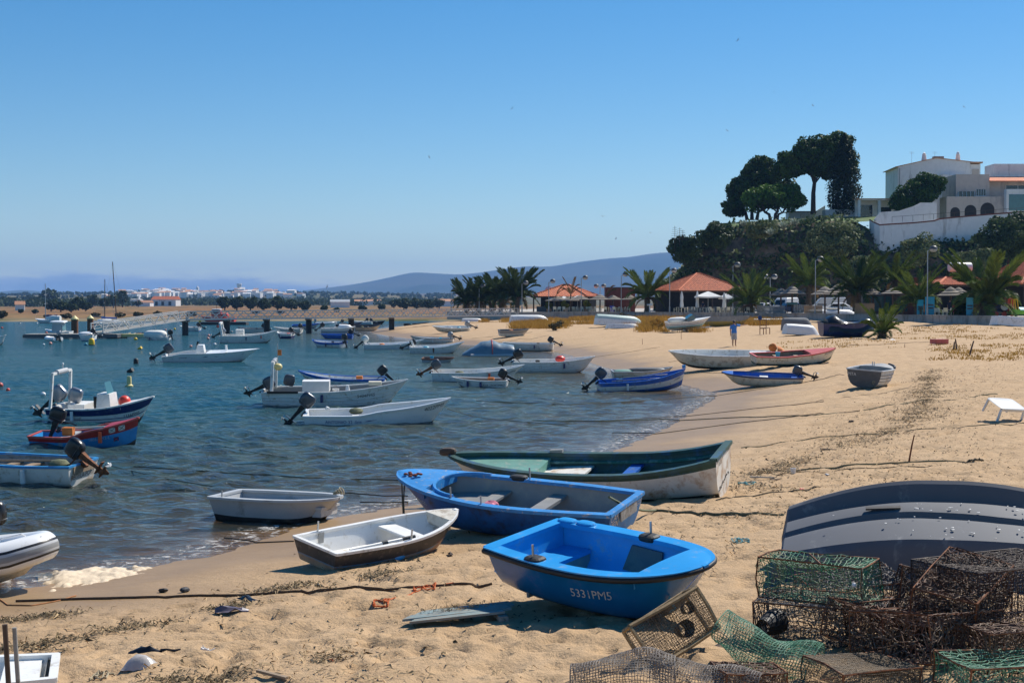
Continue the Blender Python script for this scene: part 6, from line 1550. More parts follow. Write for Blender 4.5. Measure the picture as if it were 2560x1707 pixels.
r, h = simple('motor_boat', 'big white open boat on the sand with an orange covered engine', 1800, 920, 252, 171, [(.24, CHAR), (.95, WHITE2), (1.01, CHAR)], WHITE, WHITE, D=.85, B=1.9, z='g', sink=.05, roll=-9, seats=(), prof='round', wt=.82, p=2.1, q=.7, sb=.12, rake=.5, kb=.45, tb=.62)
for t in (.62, .40): x = MB().box((-h.L / 2 + h.L * t, 0, .55), (.55, 1.2, .06)).build('thwart', WOOD if t < .5 else WHITE2, r); [MB().box((-h.L / 2 + h.L * t, s * .35, .34), (.5, .08, .40)).build('thwart_knee', WHITE, x) for s in (-1, 1)]
MB().box((-h.L / 2 + .75, .0, .62), (.9, 1.1, .5)).build('console_box', WHITE, r)
m = motor(r, h, 25, 1.15, BLACK, BLACK, cover=ORANGEC, tiller=False); mm = MB(); rr = random.Random(2)
rows = []
for i in range(7):
    a = i / 6; rows.append([(-h.L / 2 - .3 - 1.1 * a, -.05 + (.28 - .10 * a) * math.cos(k * .8) + .05 * rr.random(), 1.05 - .75 * a + (.22 + .05 * (i % 2)) * math.sin(k * .8)) for k in range(8)])
mm.loft(rows).build('engine_tarpaulin', ORANGEC, r, 50)
r, h = simple('fishing_boat', 'white boat with a red gunwale and green bottom on the sand', 1984, 912, 212, 9, [(.30, GREEND), (.92, WHITE2), (1.01, REDP)], WOOD, REDP, D=.62, B=1.6, z='g', sink=.05, roll=8, prof='round', wt=.72, sb=.28, rake=.25, kb=.35, text=[('FATIMA', .90, .82, .10, -1, INKN)], deck=(.66, REDP), rw=.12, dip=(.42, .06))
r, h = simple('dinghy', 'white dinghy with blue inside and a tilted outboard on the sand', 1905, 964, 198, 171, [(.12, CHAR), (.90, WHITE2), (1.01, NAVY)], BLUE, NAVY, D=.50, B=1.35, z='g', sink=.02, roll=-8, pitch=-1, mo=dict(tilt=68, s=1.15, cm=MOTORG, lm=BLACK), seats=(), prof='round', wt=.82, p=2.4, q=.55, sb=.10, rake=.35, deck=(.86, BLUE))
thwart(r, h, .48, .36, .38, .05, WHITE); thwart(r, h, .10, .36, .3, .05, BLUE); MB().tube([(-.9, .3, .42), (.9, .25, .5)], .012, 5).build('cord', ROPET, r)
# PITA
g_ = gnd(2165, 972); r, h = simple('rowing_boat', 'grey transomed boat lettered PITA pulled up on the sand', 0, 0, 0, 62, [(.20, WHITE2), (1.01, pm('pale_blue_white_paint', (.56, .60, .62), .5, .1, 4, dirt=(.4, .36, .28), amt=.25))], GREYL, GREYL, pos=g_ + Vector((.55, 1.15, .02)), L=3.1, D=.74, B=1.5, z='g', sink=.04, roll=4, seats=(), prof='round', wt=.90, p=2.4, q=.55, sb=.10, rake=.3, strakes=3, transom=GREYD, rw=.09)  # dark grey transom colour paints the shade on the stern
foredeck(r, h, .60, GREYP, .05, .02); thwart(r, h, .12, .40, .3, .04, GREYD); thwart(r, h, .42, .40, .22, .04, GREYP)
transom_text(h, r, 'PITA', .47, .72, .12, INK); q = h.pt(.02, 1, 1); MB().box((q.x, 0.02, q.z - .015), (.09, .52, .09)).build('motor_notch', BLACK, r)
MB().tube([h.pt(t, 1, -1, .0) + Vector((0, 0, .05)) for t in (.62, .72, .82, .9, .97)], .045, 6).build('split_hose', RUBBER, r)
for y in (.1, .17): MB().tube([(.45, y, .66), (.45, y + .02, .98)], .018, 6).build('rowlock_pin', ALU, r)
mk = MB()
for k in range(5): mk.tube([Vector((-1.47 - .012 * k, -.38 + .05 * math.cos(a + k), .38 - .03 * k + .06 * math.sin(a))) for a in np.linspace(0, 5, 7)], .010, 4)
mk.tube([(-1.47, -.40, .30), (-1.48, -.45, .1), (-1.5, -.48, -.1)], .010, 4); mk.build('rope_bunch', ROPET, r)
# sterns and bows along the far sand
simple('motor_boat', 'white boat with a canvas covered engine, left of the rust stained boat', 985, 873, 150, 4, GW, GELW, GELW, D=.60, B=1.8, mo=dict(tilt=45, s=1.6, cm=BLACK, lm=BLACK, cover=CANVAS), prof='vee', wt=.85, sb=.40, rake=.6)
r, h = simple('motor_boat', 'white boat with a rust streak down its side', 1092, 883, 136, 3, WW, GELW, GELW, D=.66, B=1.8, mo=dict(tilt=62, s=1.4, cm=BLACK, lm=BLACK), prof='vee', wt=.88, sb=.40, rake=.6)
MB().add([h.pt(t, z, -1, .008) for t, z in ((.42, .97), (.455, .97), (.45, .4), (.435, .3), (.428, .5))], [(0, 1, 2, 3, 4)]).build('rust_streak', RUST, r); MB().box((-h.L / 2 + .25, 0, .95), (.16, .9, .55), 0, rot3(0, -.4)).build('stern_board', WHITE, r)
simple('motor_boat', 'white boat with a white outboard at the sand beyond the rust streaked boat', 1080, 857, 108, 178, WW, GELW, GREYD, D=.62, B=1.7, mo=dict(tilt=66, s=1.5, cm=MOTORS, lm=BLACK), prof='round', wt=.85, sb=.22, rake=.3, strakes=1)
simple('dinghy', 'small grey green dinghy afloat with a rusty rim', 1096, 906, 80, -5, [(.1, CHAR), (.8, GREYL), (1.01, RUST)], GREYD, RUST, D=.42, B=1.1, mo=None, prof='flat', wt=.85, q=.5, sb=.03, rake=.2)
simple('motor_boat', 'white boat with a black outboard lying on the wet sand beside the covered inflatable', 1320, 877, 128, 174, WW, GREYL, WHITE, D=.68, B=1.6, z='w', sink=.05, mo=dict(tilt=60, s=1.35, cm=BLACK, lm=BLACK), prof='round', wt=.85, sb=.10, rake=.5, roll=-3)
p_ = on(1220, 890, 0); r = thing('covered_inflatable', 'inflatable boat under a blue grey tarpaulin at the waters edge', 'boat', p_, (0, 0, R(4))); s_ = p_.y / F; m = MB(); rows = []
for i, t in enumerate(np.linspace(0, 1, 15)):
    x = (-64 + 128 * t) * s_; rz = (.16 + .95 * math.sin(min(1, t * 2.4) * math.pi / 2)) * (1 - .14 * math.sin(t * 9)) * (1 if t < .97 else .8); ry = .35 + .75 * math.sin(min(1, t * 2 + .1) * math.pi / 2)
    rows.append([(x, -ry * math.cos(a), .05 + rz * .92 * max(0, math.sin(a)) ** .8 * (1 + .05 * math.sin(i * 2 + k))) for k, a in enumerate(np.linspace(0, math.pi, 9))])
m.loft(rows, caps=True, closed=False).build('tarpaulin', TARPB, r, 50)
MB().tube([rows[8][k] for k in range(9)], .05, 5).build('red_strap', REDP, r); MB().tube([(rows[0][0][0] + .6, -1.0, .05), (rows[-1][0][0], -1.05, .08)], .14, 8).build('tube', GREYL, r)
r, h = simple('motor_boat', 'white open boat on the sand spit with a grey outboard', 1128, 830, 96, 172, [(.2, CHAR), (.8, WHITE2), (1.01, WHITE)], WHITE, WHITE, D=.62, B=1.9, z='g', sink=.0, roll=-8, mo=dict(tilt=64, s=1.6, cm=MOTORS, lm=BLACK), seats=(.3, .5, .66), prof='round', wt=.85, sb=.12, rake=.4)
simple('dinghy', 'pale weathered dinghy standing on the sand below the dry grass', 1285, 840, 76, 12, [(.5, WHITE2), (1.01, GREYP)], GREYD, GREYP, D=.62, B=1.5, z='g', sink=.0, seats=(.4,), prof='flat', wt=.85, sb=.12, rake=.3)
simple('dinghy', 'small blue and white dinghy with a black outboard near the pier', 820, 868, 70, 150, [(.12, CHAR), (.7, WHITE), (1.01, BLUE)], WHITE, BLUE, D=.62, L=3.6, B=1.6, mo=dict(tilt=10, s=1.5, cm=BLACK, lm=BLACK), prof='round', wt=.85, sb=.2)
simple('rowing_boat', 'plain bright blue boat in front of the white cabin cruiser', 842, 847, 82, 178, [(.1, CHAR), (1.01, BLUE)], BLUE, BLUE, D=.62, B=1.6, mo=dict(tilt=62, s=1.4, cm=BLACK, lm=BLACK), prof='round', wt=.85, sb=.05)
r, h = simple('cabin_cruiser', 'white cabin cruiser with a dark stripe behind the plain blue boat', 846, 834, 86, 4, [(.12, CHAR), (.45, GELW), (.56, NAVY), (1.01, GELW)], GELW, GELW, D=.85, B=2.0, mo=dict(tilt=50, s=1.6, cm=BLACK, lm=BLACK), deck=(.5, GELW), prof='vee', wt=.9, sb=.25, rake=.7)
MB().sell((.6, 0, 1.05), (2.4, 1.3, .7), 2.4, 7, 14).build('cabin', GELW, r, 60); MB().sell((-.1, 0, 1.2), (.6, 1.2, .5), 2.6, 6, 12).build('windscreen', GLASSD, r); MB().box((-.35, 0, 1.5), (.3, .4, .5)).build('seat', WHITEB, r)
simple('rowing_boat', 'cream boat tilted on the sand tip beside the pier pile', 918, 829, 64, 14, [(.15, CHAR), (1.01, WHITE2)], GREYD, GREYD, D=.75, B=1.7, z='w', sink=-.08, roll=14, prof='round', wt=.85, sb=.25, strakes=1)
r, h = simple('motor_boat', 'white speedboat with a long low deck and dark side flash', 530, 904, 236, 2, [(.05, CHAR), (1.01, GELW)], GELW, GELW, D=.80, B=2.1, sink=.14, mo=dict(tilt=58, s=1.75, cm=MOTORG, lm=BLACK, tiller=False), seats=(), deck=(.46, GELW), prof='vee', wt=.88, sb=.24, rake=.95, kb=.4, rw=.1, dip=(.14, .22))
for a, b, z in ((.20, .46, .66), (.58, .84, .70)): MB().add([h.pt(a, z, -1, .01), h.pt(b, z + .04, -1, .01), h.pt(b + .03, z + .10, -1, .01), h.pt(a - .03, z + .05, -1, .01)], [(0, 1, 2, 3)]).build('side_flash', NAVY, r)
MB().box((-.75, 0, 1.05), (.6, .7, .55), top=(.7, .9)).build('console', GELW, r); MB().box((-.95, 0, 1.35), (.1, .5, .5), 0, rot3(0, .2)).build('windscreen', GLASSD, r); MB().lathe([(.1, 0), (.06, .3), (.1, .34)], 8, (1.0, 0, .95)).build('deck_light', GELW, r)
r, h = simple('fishing_boat', 'white clinker fishing boat with a stern arch left of the pier piles', 625, 857, 146, 4, WW, WHITE, WHITE, D=.95, B=2.2, sink=.16, mo=dict(tilt=55, s=1.6, cm=MOTORS, lm=BLACK, tiller=False), prof='vee', wt=.9, sb=.55, rake=.8, strakes=3)
arch(r, h, -2.7, .8, .9, 1.3, WHITE, -.25, .2); MB().box((-1.0, 0, 1.2), (.8, .7, .7)).build('console', WHITE, r); MB().sell((-3.2, -.3, 1.9), (.35, .3, .3), 2).build('red_fender', REDP, r)
far = [  # label, px, py, w, hd, bands, liner, rail, motor
    ('motor_boat', 'white boat with dark trim moored left of the second pier pile', 628, 832, 72, 175, WW, GREYL, GREYD, 1), ('motor_boat', 'white boat with a bent grey outboard beside the third pier pile', 720, 832, 72, 172, WW, WHITE, WHITE, 1), ('dinghy', 'white dinghy with a dark outboard below the third pier pile', 712, 846, 44, 168, [(.15, CHAR), (.6, NAVY), (1.01, WHITE)], WHITE, WHITE, 1),
    ('motor_boat', 'blue boat with an awning moored beyond the third pier pile', 765, 821, 68, 4, [(.15, CHAR), (.8, GREYL), (1.01, BLUE)], BLUE, BLUE, 0), ('motor_boat', 'white and blue boat moored beside the first pier pile', 475, 828, 52, 176, [(.3, BLUE), (1.01, WHITE)], WHITE, WHITE, 1), ('motor_boat', 'dark boat under the pier left of the spit', 880, 816, 54, 5, [(.2, CHAR), (1.01, NAVY)], GREYL, GREYD, 1),
    ('motor_boat', 'pale boat with a turquoise stripe beyond the pier pile', 905, 812, 52, 176, [(.4, GELW), (.6, CYANP), (1.01, GELW)], GELW, GELW, 1), ('motor_boat', 'black sided boat right of the turquoise striped boat', 940, 811, 50, 4, [(1.01, BLACK)], GREYD, GREYL, 1), ('fishing_boat', 'dark wooden boat aground under the landward end of the pier', 1040, 818, 62, 6, [(.2, RUST), (1.01, CHAR)], CHAR, CHAR, 0)]
for nm, lab, px, py, w, hd, bd, ln, rl, mt in far:
    simple(nm, lab, px, py, w, hd, bd, ln, rl, D=.72, B=1.7, mo=dict(tilt=55, s=1.5, cm=BLACK, lm=BLACK) if mt else None, prof='vee', wt=.86, sb=.25, rake=.5)
def mini_rib(label, px, py, w, hd, name='inflatable_boat', mat=GELW):
    p = on(px, py, 0); L = w * p.y / F; r = thing(name, label, 'boat', p, (0, 0, R(hd))); k = .2
    pts = [(-L / 2, -.6, .28), (L * .1, -.62, .30), (L * .38, -.4, .36), (L * .5, 0, .42), (L * .38, .4, .36), (L * .1, .62, .30), (-L / 2, .6, .28)]
    MB().tube(pts, [k] * 7, 10).build('tube', mat, r, 60); MB().box((-.1, 0, .2), (L * .8, .9, .06)).build('floor', GREYD, r); MB().box((-L / 2 + .15, 0, .35), (.06, 1.0, .4)).build('transom', GREYD, r)
    class _h: pass
    hh = Hull(L, 1.2, .5); motor(r, hh, 10, 1.3, MOTORS if mat is GELW else BLACK, BLACK, x=-L / 2 + .1, z=.5); return r
mini_rib('white and red inflatable moored behind the cabin cruiser', 812, 812, 46, 3); mini_rib('grey inflatable tied to the near side of the pontoon', 132, 854, 34, 160)
# ------------------------------------------------------------------ boats laid up on the dry sand
def upside(name, label, px, py, w, hd, bands, D=.5, B=None, roll=178, pitch=0, lift=.0, **hk):
    p, L = place(px, py, w, hd, 'g'); B = B or max(1.2, L * .33); h = Hull(L, B, D, **hk)
    r = thing(name, label, 'boat', p + Vector((0, 0, D * 1.0 + .03 + lift)), (R(roll), R(pitch), R(hd)), 'boats laid up on the dry sand')
    build_hull(r, h, bands, None, bands[-1][1], upside=True, nT=18); return r, h
LG = pm('pale_turquoise_paint', (.42, .55, .50), .5, .1, 3, dirt=(.6, .6, .55), amt=.2)
upside('upturned_boat', 'white upturned hull on the grass right of the lamp by the dark palms', 1325, 806, 100, 10, [(1.01, WHITE)], D=1.0, prof='round', wt=.8, q=.6, sb=.05)
upside('upturned_boat', 'thin white upturned hull behind the larger one by the dark palms', 1300, 794, 62, 9, [(1.01, WHITE2)], D=.5, prof='round', wt=.8, q=.6, sb=.05)
upside('upturned_boat', 'pale green upturned boat in the dry grass', 1552, 816, 126, 12, [(.4, LG), (1.01, WHITE)], D=1.2, prof='round', wt=.8, q=.7, sb=.05, pitch=4)
upside('upturned_boat', 'white upturned boat leaning on the pale green one', 1560, 821, 90, 10, [(1.01, WHITE)], D=.45, prof='flat', wt=.8, q=.7, sb=.0)
upside('upturned_boat', 'small white upturned boat on the grass above the sand spit', 1182, 804, 54, 8, [(1.01, WHITE)], D=.5, prof='round', wt=.8, sb=.05)
simple('rowing_boat', 'long dull yellow and grey boat in the grass beside the trailer', 1815, 818, 122, 6, [(.5, pm('dull_yellow_paint', (.46, .30, .05), .6, .15, 4, dirt=(.3, .24, .12), amt=.3)), (1.01, GREYP)], GREYP, GREYP, D=.95, B=1.8, z='g', sink=0, roll=-12, prof='round', wt=.6, sb=.25)
r, h = simple('trailer_boat', 'white speedboat standing on a road trailer in the grass', 1722, 828, 112, 9, [(.5, pm('pale_teal_paint', (.30, .48, .48), .4, .1, 3)), (.62, WHITE), (.68, NAVY), (1.01, WHITE)], WHITE, WHITE, D=.72, B=1.7, z='g', sink=-.9, pitch=-4, deck=(.55, WHITE), prof='vee', wt=.88, sb=.2, rake=.6)
tr_ = MB(); [tr_.bar((-h.L * .42, y, -.08), (h.L * .5, y * .3, -.05), .09) for y in (-.5, .5)]; tr_.bar((-.3, -.8, -.3), (-.3, .8, -.3), .08); tr_.build('trailer_frame', STEEL, r)
for y in (-.85, .85): w_ = MB().lathe([(.06, -.09), (.30, -.09), (.30, .09), (.06, .09)], 14, (-.1, y, -.5), rot=rot3(R(90))).build('wheel', RUBBER, r); MB().lathe([(.03, -.1), (.17, -.095), (.17, .095), (.03, .1)], 10, (-.1, y, -.5), rot=rot3(R(90))).build('rim', GREYL, w_)
MB().box((.1, 0, .92), (.8, 1.0, .5), 0, rot3(0, -.5)).build('windscreen', GLASST, r); MB().sell((-1.1, .2, .85), (1.9, 1.1, .55), 2.6, 6, 12).build('cockpit_cover', CANVAS, r, 60)
r, h = upside('covered_boat', 'boat under a dark grey canvas next to the steel chair', 1995, 826, 82, 12, [(1.01, CANVASG)], D=1.15, prof='round', wt=.7, q=.5, sb=-.1)
upside('upturned_boat', 'smooth white upturned hull in front of the grey canvas boat', 2006, 838, 92, 10, [(1.01, WHITEB)], D=.85, prof='round', wt=.95, q=.5, p=4, sb=-.05, pitch=4)
upside('upturned_boat', 'thin white wrapped hull in the grass behind the pointing man', 1930, 806, 96, 5, [(1.01, CANVAS)], D=.42, prof='round', wt=.6, q=.5, sb=.0)
r, h = upside('upturned_boat', 'broad white upturned boat with a frayed tarpaulin below the picket fence', 2085, 800, 130, 4, [(1.01, WHITE)], D=1.35, prof='round', wt=.85, q=.5, sb=.05)
MB().sell((-.3, 0, -.02), (2.4, 1.3, .25), 2.6, 6, 12).build('frayed_tarpaulin', WHITE2, r, 60)
r, h = simple('tarpaulined_boat', 'blue boat wrapped in a black tarpaulin left of the young palm', 2118, 842, 138, 4, [(1.01, NAVY)], NAVY, TARP, D=1.1, B=2.1, z='g', sink=0, prof='round', wt=.8, q=.6, sb=.2)
m = MB(); rows = []; rr = random.Random(8)
for i, t in enumerate(np.linspace(.1, .98, 13)):
    p = -h.L / 2 + h.L * t; hh = h.D + .55 * math.exp(-((t - .22) / .14) ** 2) + .25 * math.exp(-((t - .85) / .12) ** 2) + .12
    rows.append([(p, (h.half(t) + .07) * math.cos(a) * -1, (hh - .15) * max(.18, math.sin(a)) ** .7 + .10 + .07 * rr.uniform(-1, 1)) for a in np.linspace(-.12, math.pi + .12, 11)])
m.loft(rows, caps=True, closed=False).build('tarpaulin', TARP, r, 55); MB().lathe([(.12, -.05), (.2, -.05), (.2, .05), (.12, .05)], 12, (h.L * .44, -.5, 1.0), rot=rot3(R(70))).build('rope_ring', GREYL, r)
r, h = upside('upturned_boat', 'small white and green upturned boat beside the sea wall', 2264, 803, 70, 3, [(.4, LG), (1.01, WHITE)], D=.62, prof='round', wt=.85, q=.5, sb=0)
r, h = upside('upturned_boat', 'white upturned boat cut by the right edge of the picture', 2545, 818, 130, 12, [(1.01, WHITE)], D=.85, prof='flat', wt=.9, q=.6, sb=0, pitch=5)
r, h = simple('rowing_boat', 'low brown and yellow boat beached below the pier', 1096, 804, 62, 4, [(.6, pm('ochre_paint', (.34, .22, .07), .6)), (1.01, WOOD)], WOODD, WOOD, D=.5, B=1.5, z='g', sink=0, prof='round', sb=.1)
for i, (px, py, hd, mt, lab) in enumerate(((1196, 792, 8, LIME, 'lime green kayak lying on the grass by the pier'), (1212, 789, 12, WHITEB, 'white kayak between the green and orange ones'), (1236, 790, 6, YELLOW, 'yellow kayak lying on the grass by the pier'), (1222, 786, 10, ORANGEC, 'orange kayak behind the yellow one'), (1190, 786, 9, CYANP, 'light blue kayak behind the green one'))):
    g = gnd(px, py); r = thing('kayak', lab, 'kayak', g, (0, 0, R(hd)), 'kayaks by the pier')
    MB().loft([[(x, w * math.cos(a), .16 + hgt * math.sin(a)) for a in np.linspace(0, 2 * math.pi, 11)[:-1]] for x, w, hgt in ((-1.8, .03, .03), (-1.4, .2, .1), (-.5, .36, .16), (.5, .36, .16), (1.4, .2, .11), (1.8, .03, .04))]).build('hull', mt, r, 60)
    MB().sell((0, 0, .30), (.8, .4, .08), 3).build('cockpit', GREYD, r)
# ------------------------------------------------------------------ pier, gangway, pontoon
def truss(root, a, b, H, bays, wdt=2.0, name=''):
    """two lattice girders with a deck between them, from a to b"""
    a, b = Vector(a), Vector(b); d = b - a; L = d.length; bay = L / bays
    for s in (-1, 1):
        y = s * wdt / 2
        for z, w, nm in ((H, .12, 'top_chord'), (H * .66, .05, 'rail'), (H * .36, .05, 'rail'), (0, .18 if bays > 9 else .12, 'bottom_chord')): MB().box((L / 2, y, z), (L, w, w)).build(nm, ALU, root)
        d1 = MB().bar((0, 0, 0), (bay * .5, 0, H), .095).mesh('diagonal', ALU); d2 = MB().bar((0, 0, H), (bay * .5, 0, 0), .095).mesh('diagonal', ALU)
        for i in range(bays): link('diagonal', d1, root, (bay * i, y, 0)); link('diagonal', d2, root, (bay * (i + .5), y, 0))
    MB().box((L / 2, 0, -.02), (L, wdt - .18, .07)).build('deck', WOODG, root)
    for x in (0, L):
        for s in (-1, 1): MB().box((x, s * wdt / 2, H / 2), (.12, .12, H + .1)).build('end_post', ALU, root)
def oriented(name, label, cat, a, b):
    a, b = Vector(a), Vector(b); d = b - a; rz = math.atan2(d.y, d.x); ry = -math.asin(d.z / d.length); return thing(name, label, cat, a, (0, ry, rz))
PA = at(457, 799, 182); PB = at(1285, 788, 214)
pier = oriented('footbridge_pier', 'long grey metal lattice footbridge on dark piles', 'pier', PA, PB); truss(pier, PA, PB, 1.02, 23)
GA = at(243, 831, 164); gang = oriented('gangway', 'sloping metal lattice gangway down to the pontoon', 'gangway', GA, PA + Vector((0, -.25, 0))); truss(gang, GA, PA, 1.05, 7, 1.6)
for px, py, lab in ((463, 838, 'dark round pile at the head of the sloping gangway'), (567, 838, 'second dark pile of the footbridge from the gangway'), (667, 834, 'third dark pile of the footbridge from the gangway'), (772, 833, 'fourth dark pile of the footbridge from the gangway'), (878, 826, 'fifth dark pile of the footbridge, behind the cabin cruiser'), (979, 821, 'last dark pile of the footbridge, standing at the sand')):
    t = (px - 457) / (1285 - 457); p = PA.lerp(PB, t); X = (px - 1280) / F * p.y
    r = thing('pier_pile', lab, 'pile', (X, p.y, -1.6), group='piles of the footbridge')
    MB().tube([(0, 0, 0), (0, 0, p.z + 1.6 - .12)], .40, 14).build('shaft', CHAR, r, 60); MB().box((0, 0, p.z + 1.6 - .20), (.7, 2.3, .22)).build('cross_head', GREYP, r)
for px, py0, py1, lab in ((187, 838, 796, 'rusty mooring pile with a yellow cap at the near corner of the pontoon'), (226, 830, 794, 'rusty mooring pile with a yellow cap beside the gangway foot')):
    p = on(px, py0, 0); H = at(px, py1 + 3, p.y).z; r = thing('mooring_pile', lab, 'pile', (p.x, p.y, -1.5))
    MB().tube([(0, 0, 0), (0, 0, H + 1.5)], .20 * 2.2, 14).build('shaft', RUST, r, 60); MB().lathe([(.52, H + 1.5), (.50, H + 1.62), (.04, H + 2.05)], 14).build('cap', YELLOWP, r)
po = on(185, 846, 0); r = thing('pontoon', 'low grey floating pontoon at the foot of the gangway', 'pontoon', (po.x, po.y, 0), (0, 0, R(6)))
for i in range(26): MB().box((-5.0 + .40 * i, 0, .52), (.36, 4.2, .06)).build('plank', WOODG, r)
MB().box((0, 0, .30), (10.6, 4.3, .38)).build('float', GREYD, r); MB().box((7.2, 1.2, .32), (4.2, 1.6, .34)).build('side_float', YELLOWP, r)
# thicker work raft and ropes under the pier
q = on(560, 812, 0); r = thing('work_raft', 'dark flat raft moored behind the footbridge', 'raft', (q.x, q.y, 0)); MB().box((0, 0, .25), (9, 3, .5)).build('float', CHAR, r); MB().box((0, 0, .54), (8.6, 2.8, .06)).build('deck', GREYD, r)
# red rescue boat
r, h = simple('rescue_boat', 'red rescue boat with a grey cabin behind the footbridge', 545, 806, 88, 176, [(.2, CHAR), (1.01, REDB)], GREYL, REDB, D=1.1, B=2.6, prof='vee', wt=.85, sb=.5, rake=.6)
MB().sell((.2, 0, 2.0), (2.4, 1.7, 1.7), 4, 7, 14).build('cabin', REDB, r, 50); MB().sell((.45, 0, 2.45), (2.0, 1.76, .7), 4, 6, 14).build('cabin_window', GLASST, r, 50); MB().sell((.2, 0, 2.95), (2.2, 1.7, .25), 4).build('cabin_roof', GREYL, r); MB().sell((-1.6, 0, 1.6), (1.6, 1.6, 1.2), 3).build('engine_cover', REDB, r, 50)
MB().tube([(.2, 0, 3.0), (.2, 0, 4.1)], .04, 5).build('mast', BLACK, r)
# ------------------------------------------------------------------ yachts and small boats by the pontoon
def yacht(label, px, py, w, hd, mast, lean, boom=NAVY, spread=(.45, .7), hull=GELW, cab=True, tent=False):
    r, h = simple('sailing_yacht', label, px, py, w, hd, [(.15, CHAR), (.8, hull), (1.01, hull)], GELW, GELW, D=.85, B=2.3, mo=None, seats=(), deck=(.30, GELW), prof='round', wt=.65, q=.7, sb=.25, rake=.8)
    H = mast; p = Vector((.3, 0, .8)); t = p + Vector((lean * H, 0, H)); MB().tube([p, t], [.09, .06], 8).build('mast', GREYL if tent else WOODD, r)
    for k in spread:
        q = p.lerp(t, k); MB().bar(q + Vector((-.05, -.9, 0)), q + Vector((-.05, .9, 0)), .05).build('spreader', GREYL, r)
    st = MB(); [st.tube([e, t], .012, 3) for e in (h.pt(1, 1, 1), h.pt(0, 1, 1), h.pt(.5, 1, 1), h.pt(.5, 1, -1))]; st.build('rigging', STEEL, r)
    b = p + Vector((0, 0, .9)); MB().tube([b, b + Vector((-2.6, 0, .1))], .12, 8).build('boom_cover', boom, r)
    if cab: MB().sell((.3, 0, 1.05), (2.8, 1.4, .5), 3, 6, 14).build('cabin', GELW, r, 60); MB().sell((.3, 0, 1.1), (2.0, 1.42, .16), 3).build('cabin_window', GLASSD, r)
    if tent: MB().lathe([(.6, -1.5), (.75, 0), (.4, 1.5)], 10, (-1.4, 0, 1.1), rot=rot3(0, R(90))).build('boom_tent', CANVAS, r, 60)
    return r, h
yacht('small white yacht with a bare mast near the far bank', 118, 808, 62, 175, 7.6, -.03, tent=True, cab=False)
yacht('yacht with the tallest leaning dark mast behind the gangway', 288, 818, 70, 6, 10.6, -.05, BLUE)
yacht('yacht with a thinner white mast left of the tallest mast', 258, 813, 58, 8, 8.0, .02, GREYD)
r, h = simple('cabin_boat', 'small white cabin boat with a wheelhouse moored at the pontoon', 146, 842, 66, 178, WW, GELW, GELW, D=.75, B=2.0, deck=(.55, GELW), prof='vee', wt=.85, sb=.3, rake=.6, seats=())
MB().box((-.1, 0, 1.3), (1.3, 1.4, 1.1), top=(.85, .95)).build('wheelhouse', GREYL, r); MB().box((-.12, 0, 1.3), (1.32, 1.3, .7), top=(.9, .95)).build('wheelhouse_window', GLASST, r); MB().sell((-.1, 0, 1.95), (2.0, 1.7, .28), 4).build('wheelhouse_roof', GELW, r, 50)
r, h = simple('motor_boat', 'white motor boat with a dark stripe moored along the pontoon', 217, 852, 42, 178, [(.3, BLUE), (1.01, GELW)], GELW, GELW, D=.8, B=1.8, deck=(.4, GELW), mo=dict(tilt=50, s=1.4), prof='vee', wt=.9, sb=.1); MB().sell((0, 0, .95), (1.6, 1.4, .3), 3).build('cockpit_cover', GELW, r, 50)
simple('dinghy', 'light blue tender tied at the right end of the pontoon', 279, 844, 24, 178, [(1.01, SKYB)], GREYL, WHITE, D=.55, B=1.3, L=2.0); simple('dinghy', 'cream tender beside the light blue one at the pontoon end', 303, 845, 26, 4, [(1.01, WHITE2)], WHITE, WHITE, D=.5, B=1.3, L=2.2)
r, h = simple('motor_boat', 'motor boat under a white cover left of the pier piles', 392, 850, 50, 175, [(.2, CHAR), (1.01, GELW)], GELW, GELW, D=.5, B=1.7, L=2.9, mo=dict(tilt=15, s=1.5, cm=BLACK, lm=BLACK), prof='vee', wt=.9); MB().sell((.15, 0, .72), (2.6, 1.5, 1.0), 3, 7, 14).build('boat_cover', CANVAS, r, 50); MB().tube([(.1, 0, 1.2), (.1, 0, 2.0)], .02, 5).build('antenna', STEEL, r)
simple('dinghy', 'two toned dinghy with dark middle left of the white covered boat', 357, 841, 26, 4, [(1.01, GREYL)], BLACK, WHITE2, D=.5, B=1.3, L=2.0)
for px, py, lab in ((8, 862, 'white boat nose cut by the left edge below the pontoon'),): simple('motor_boat', lab, -12, py, 40, 0, WW, GELW, GELW, D=.85, B=1.6, L=2.2)
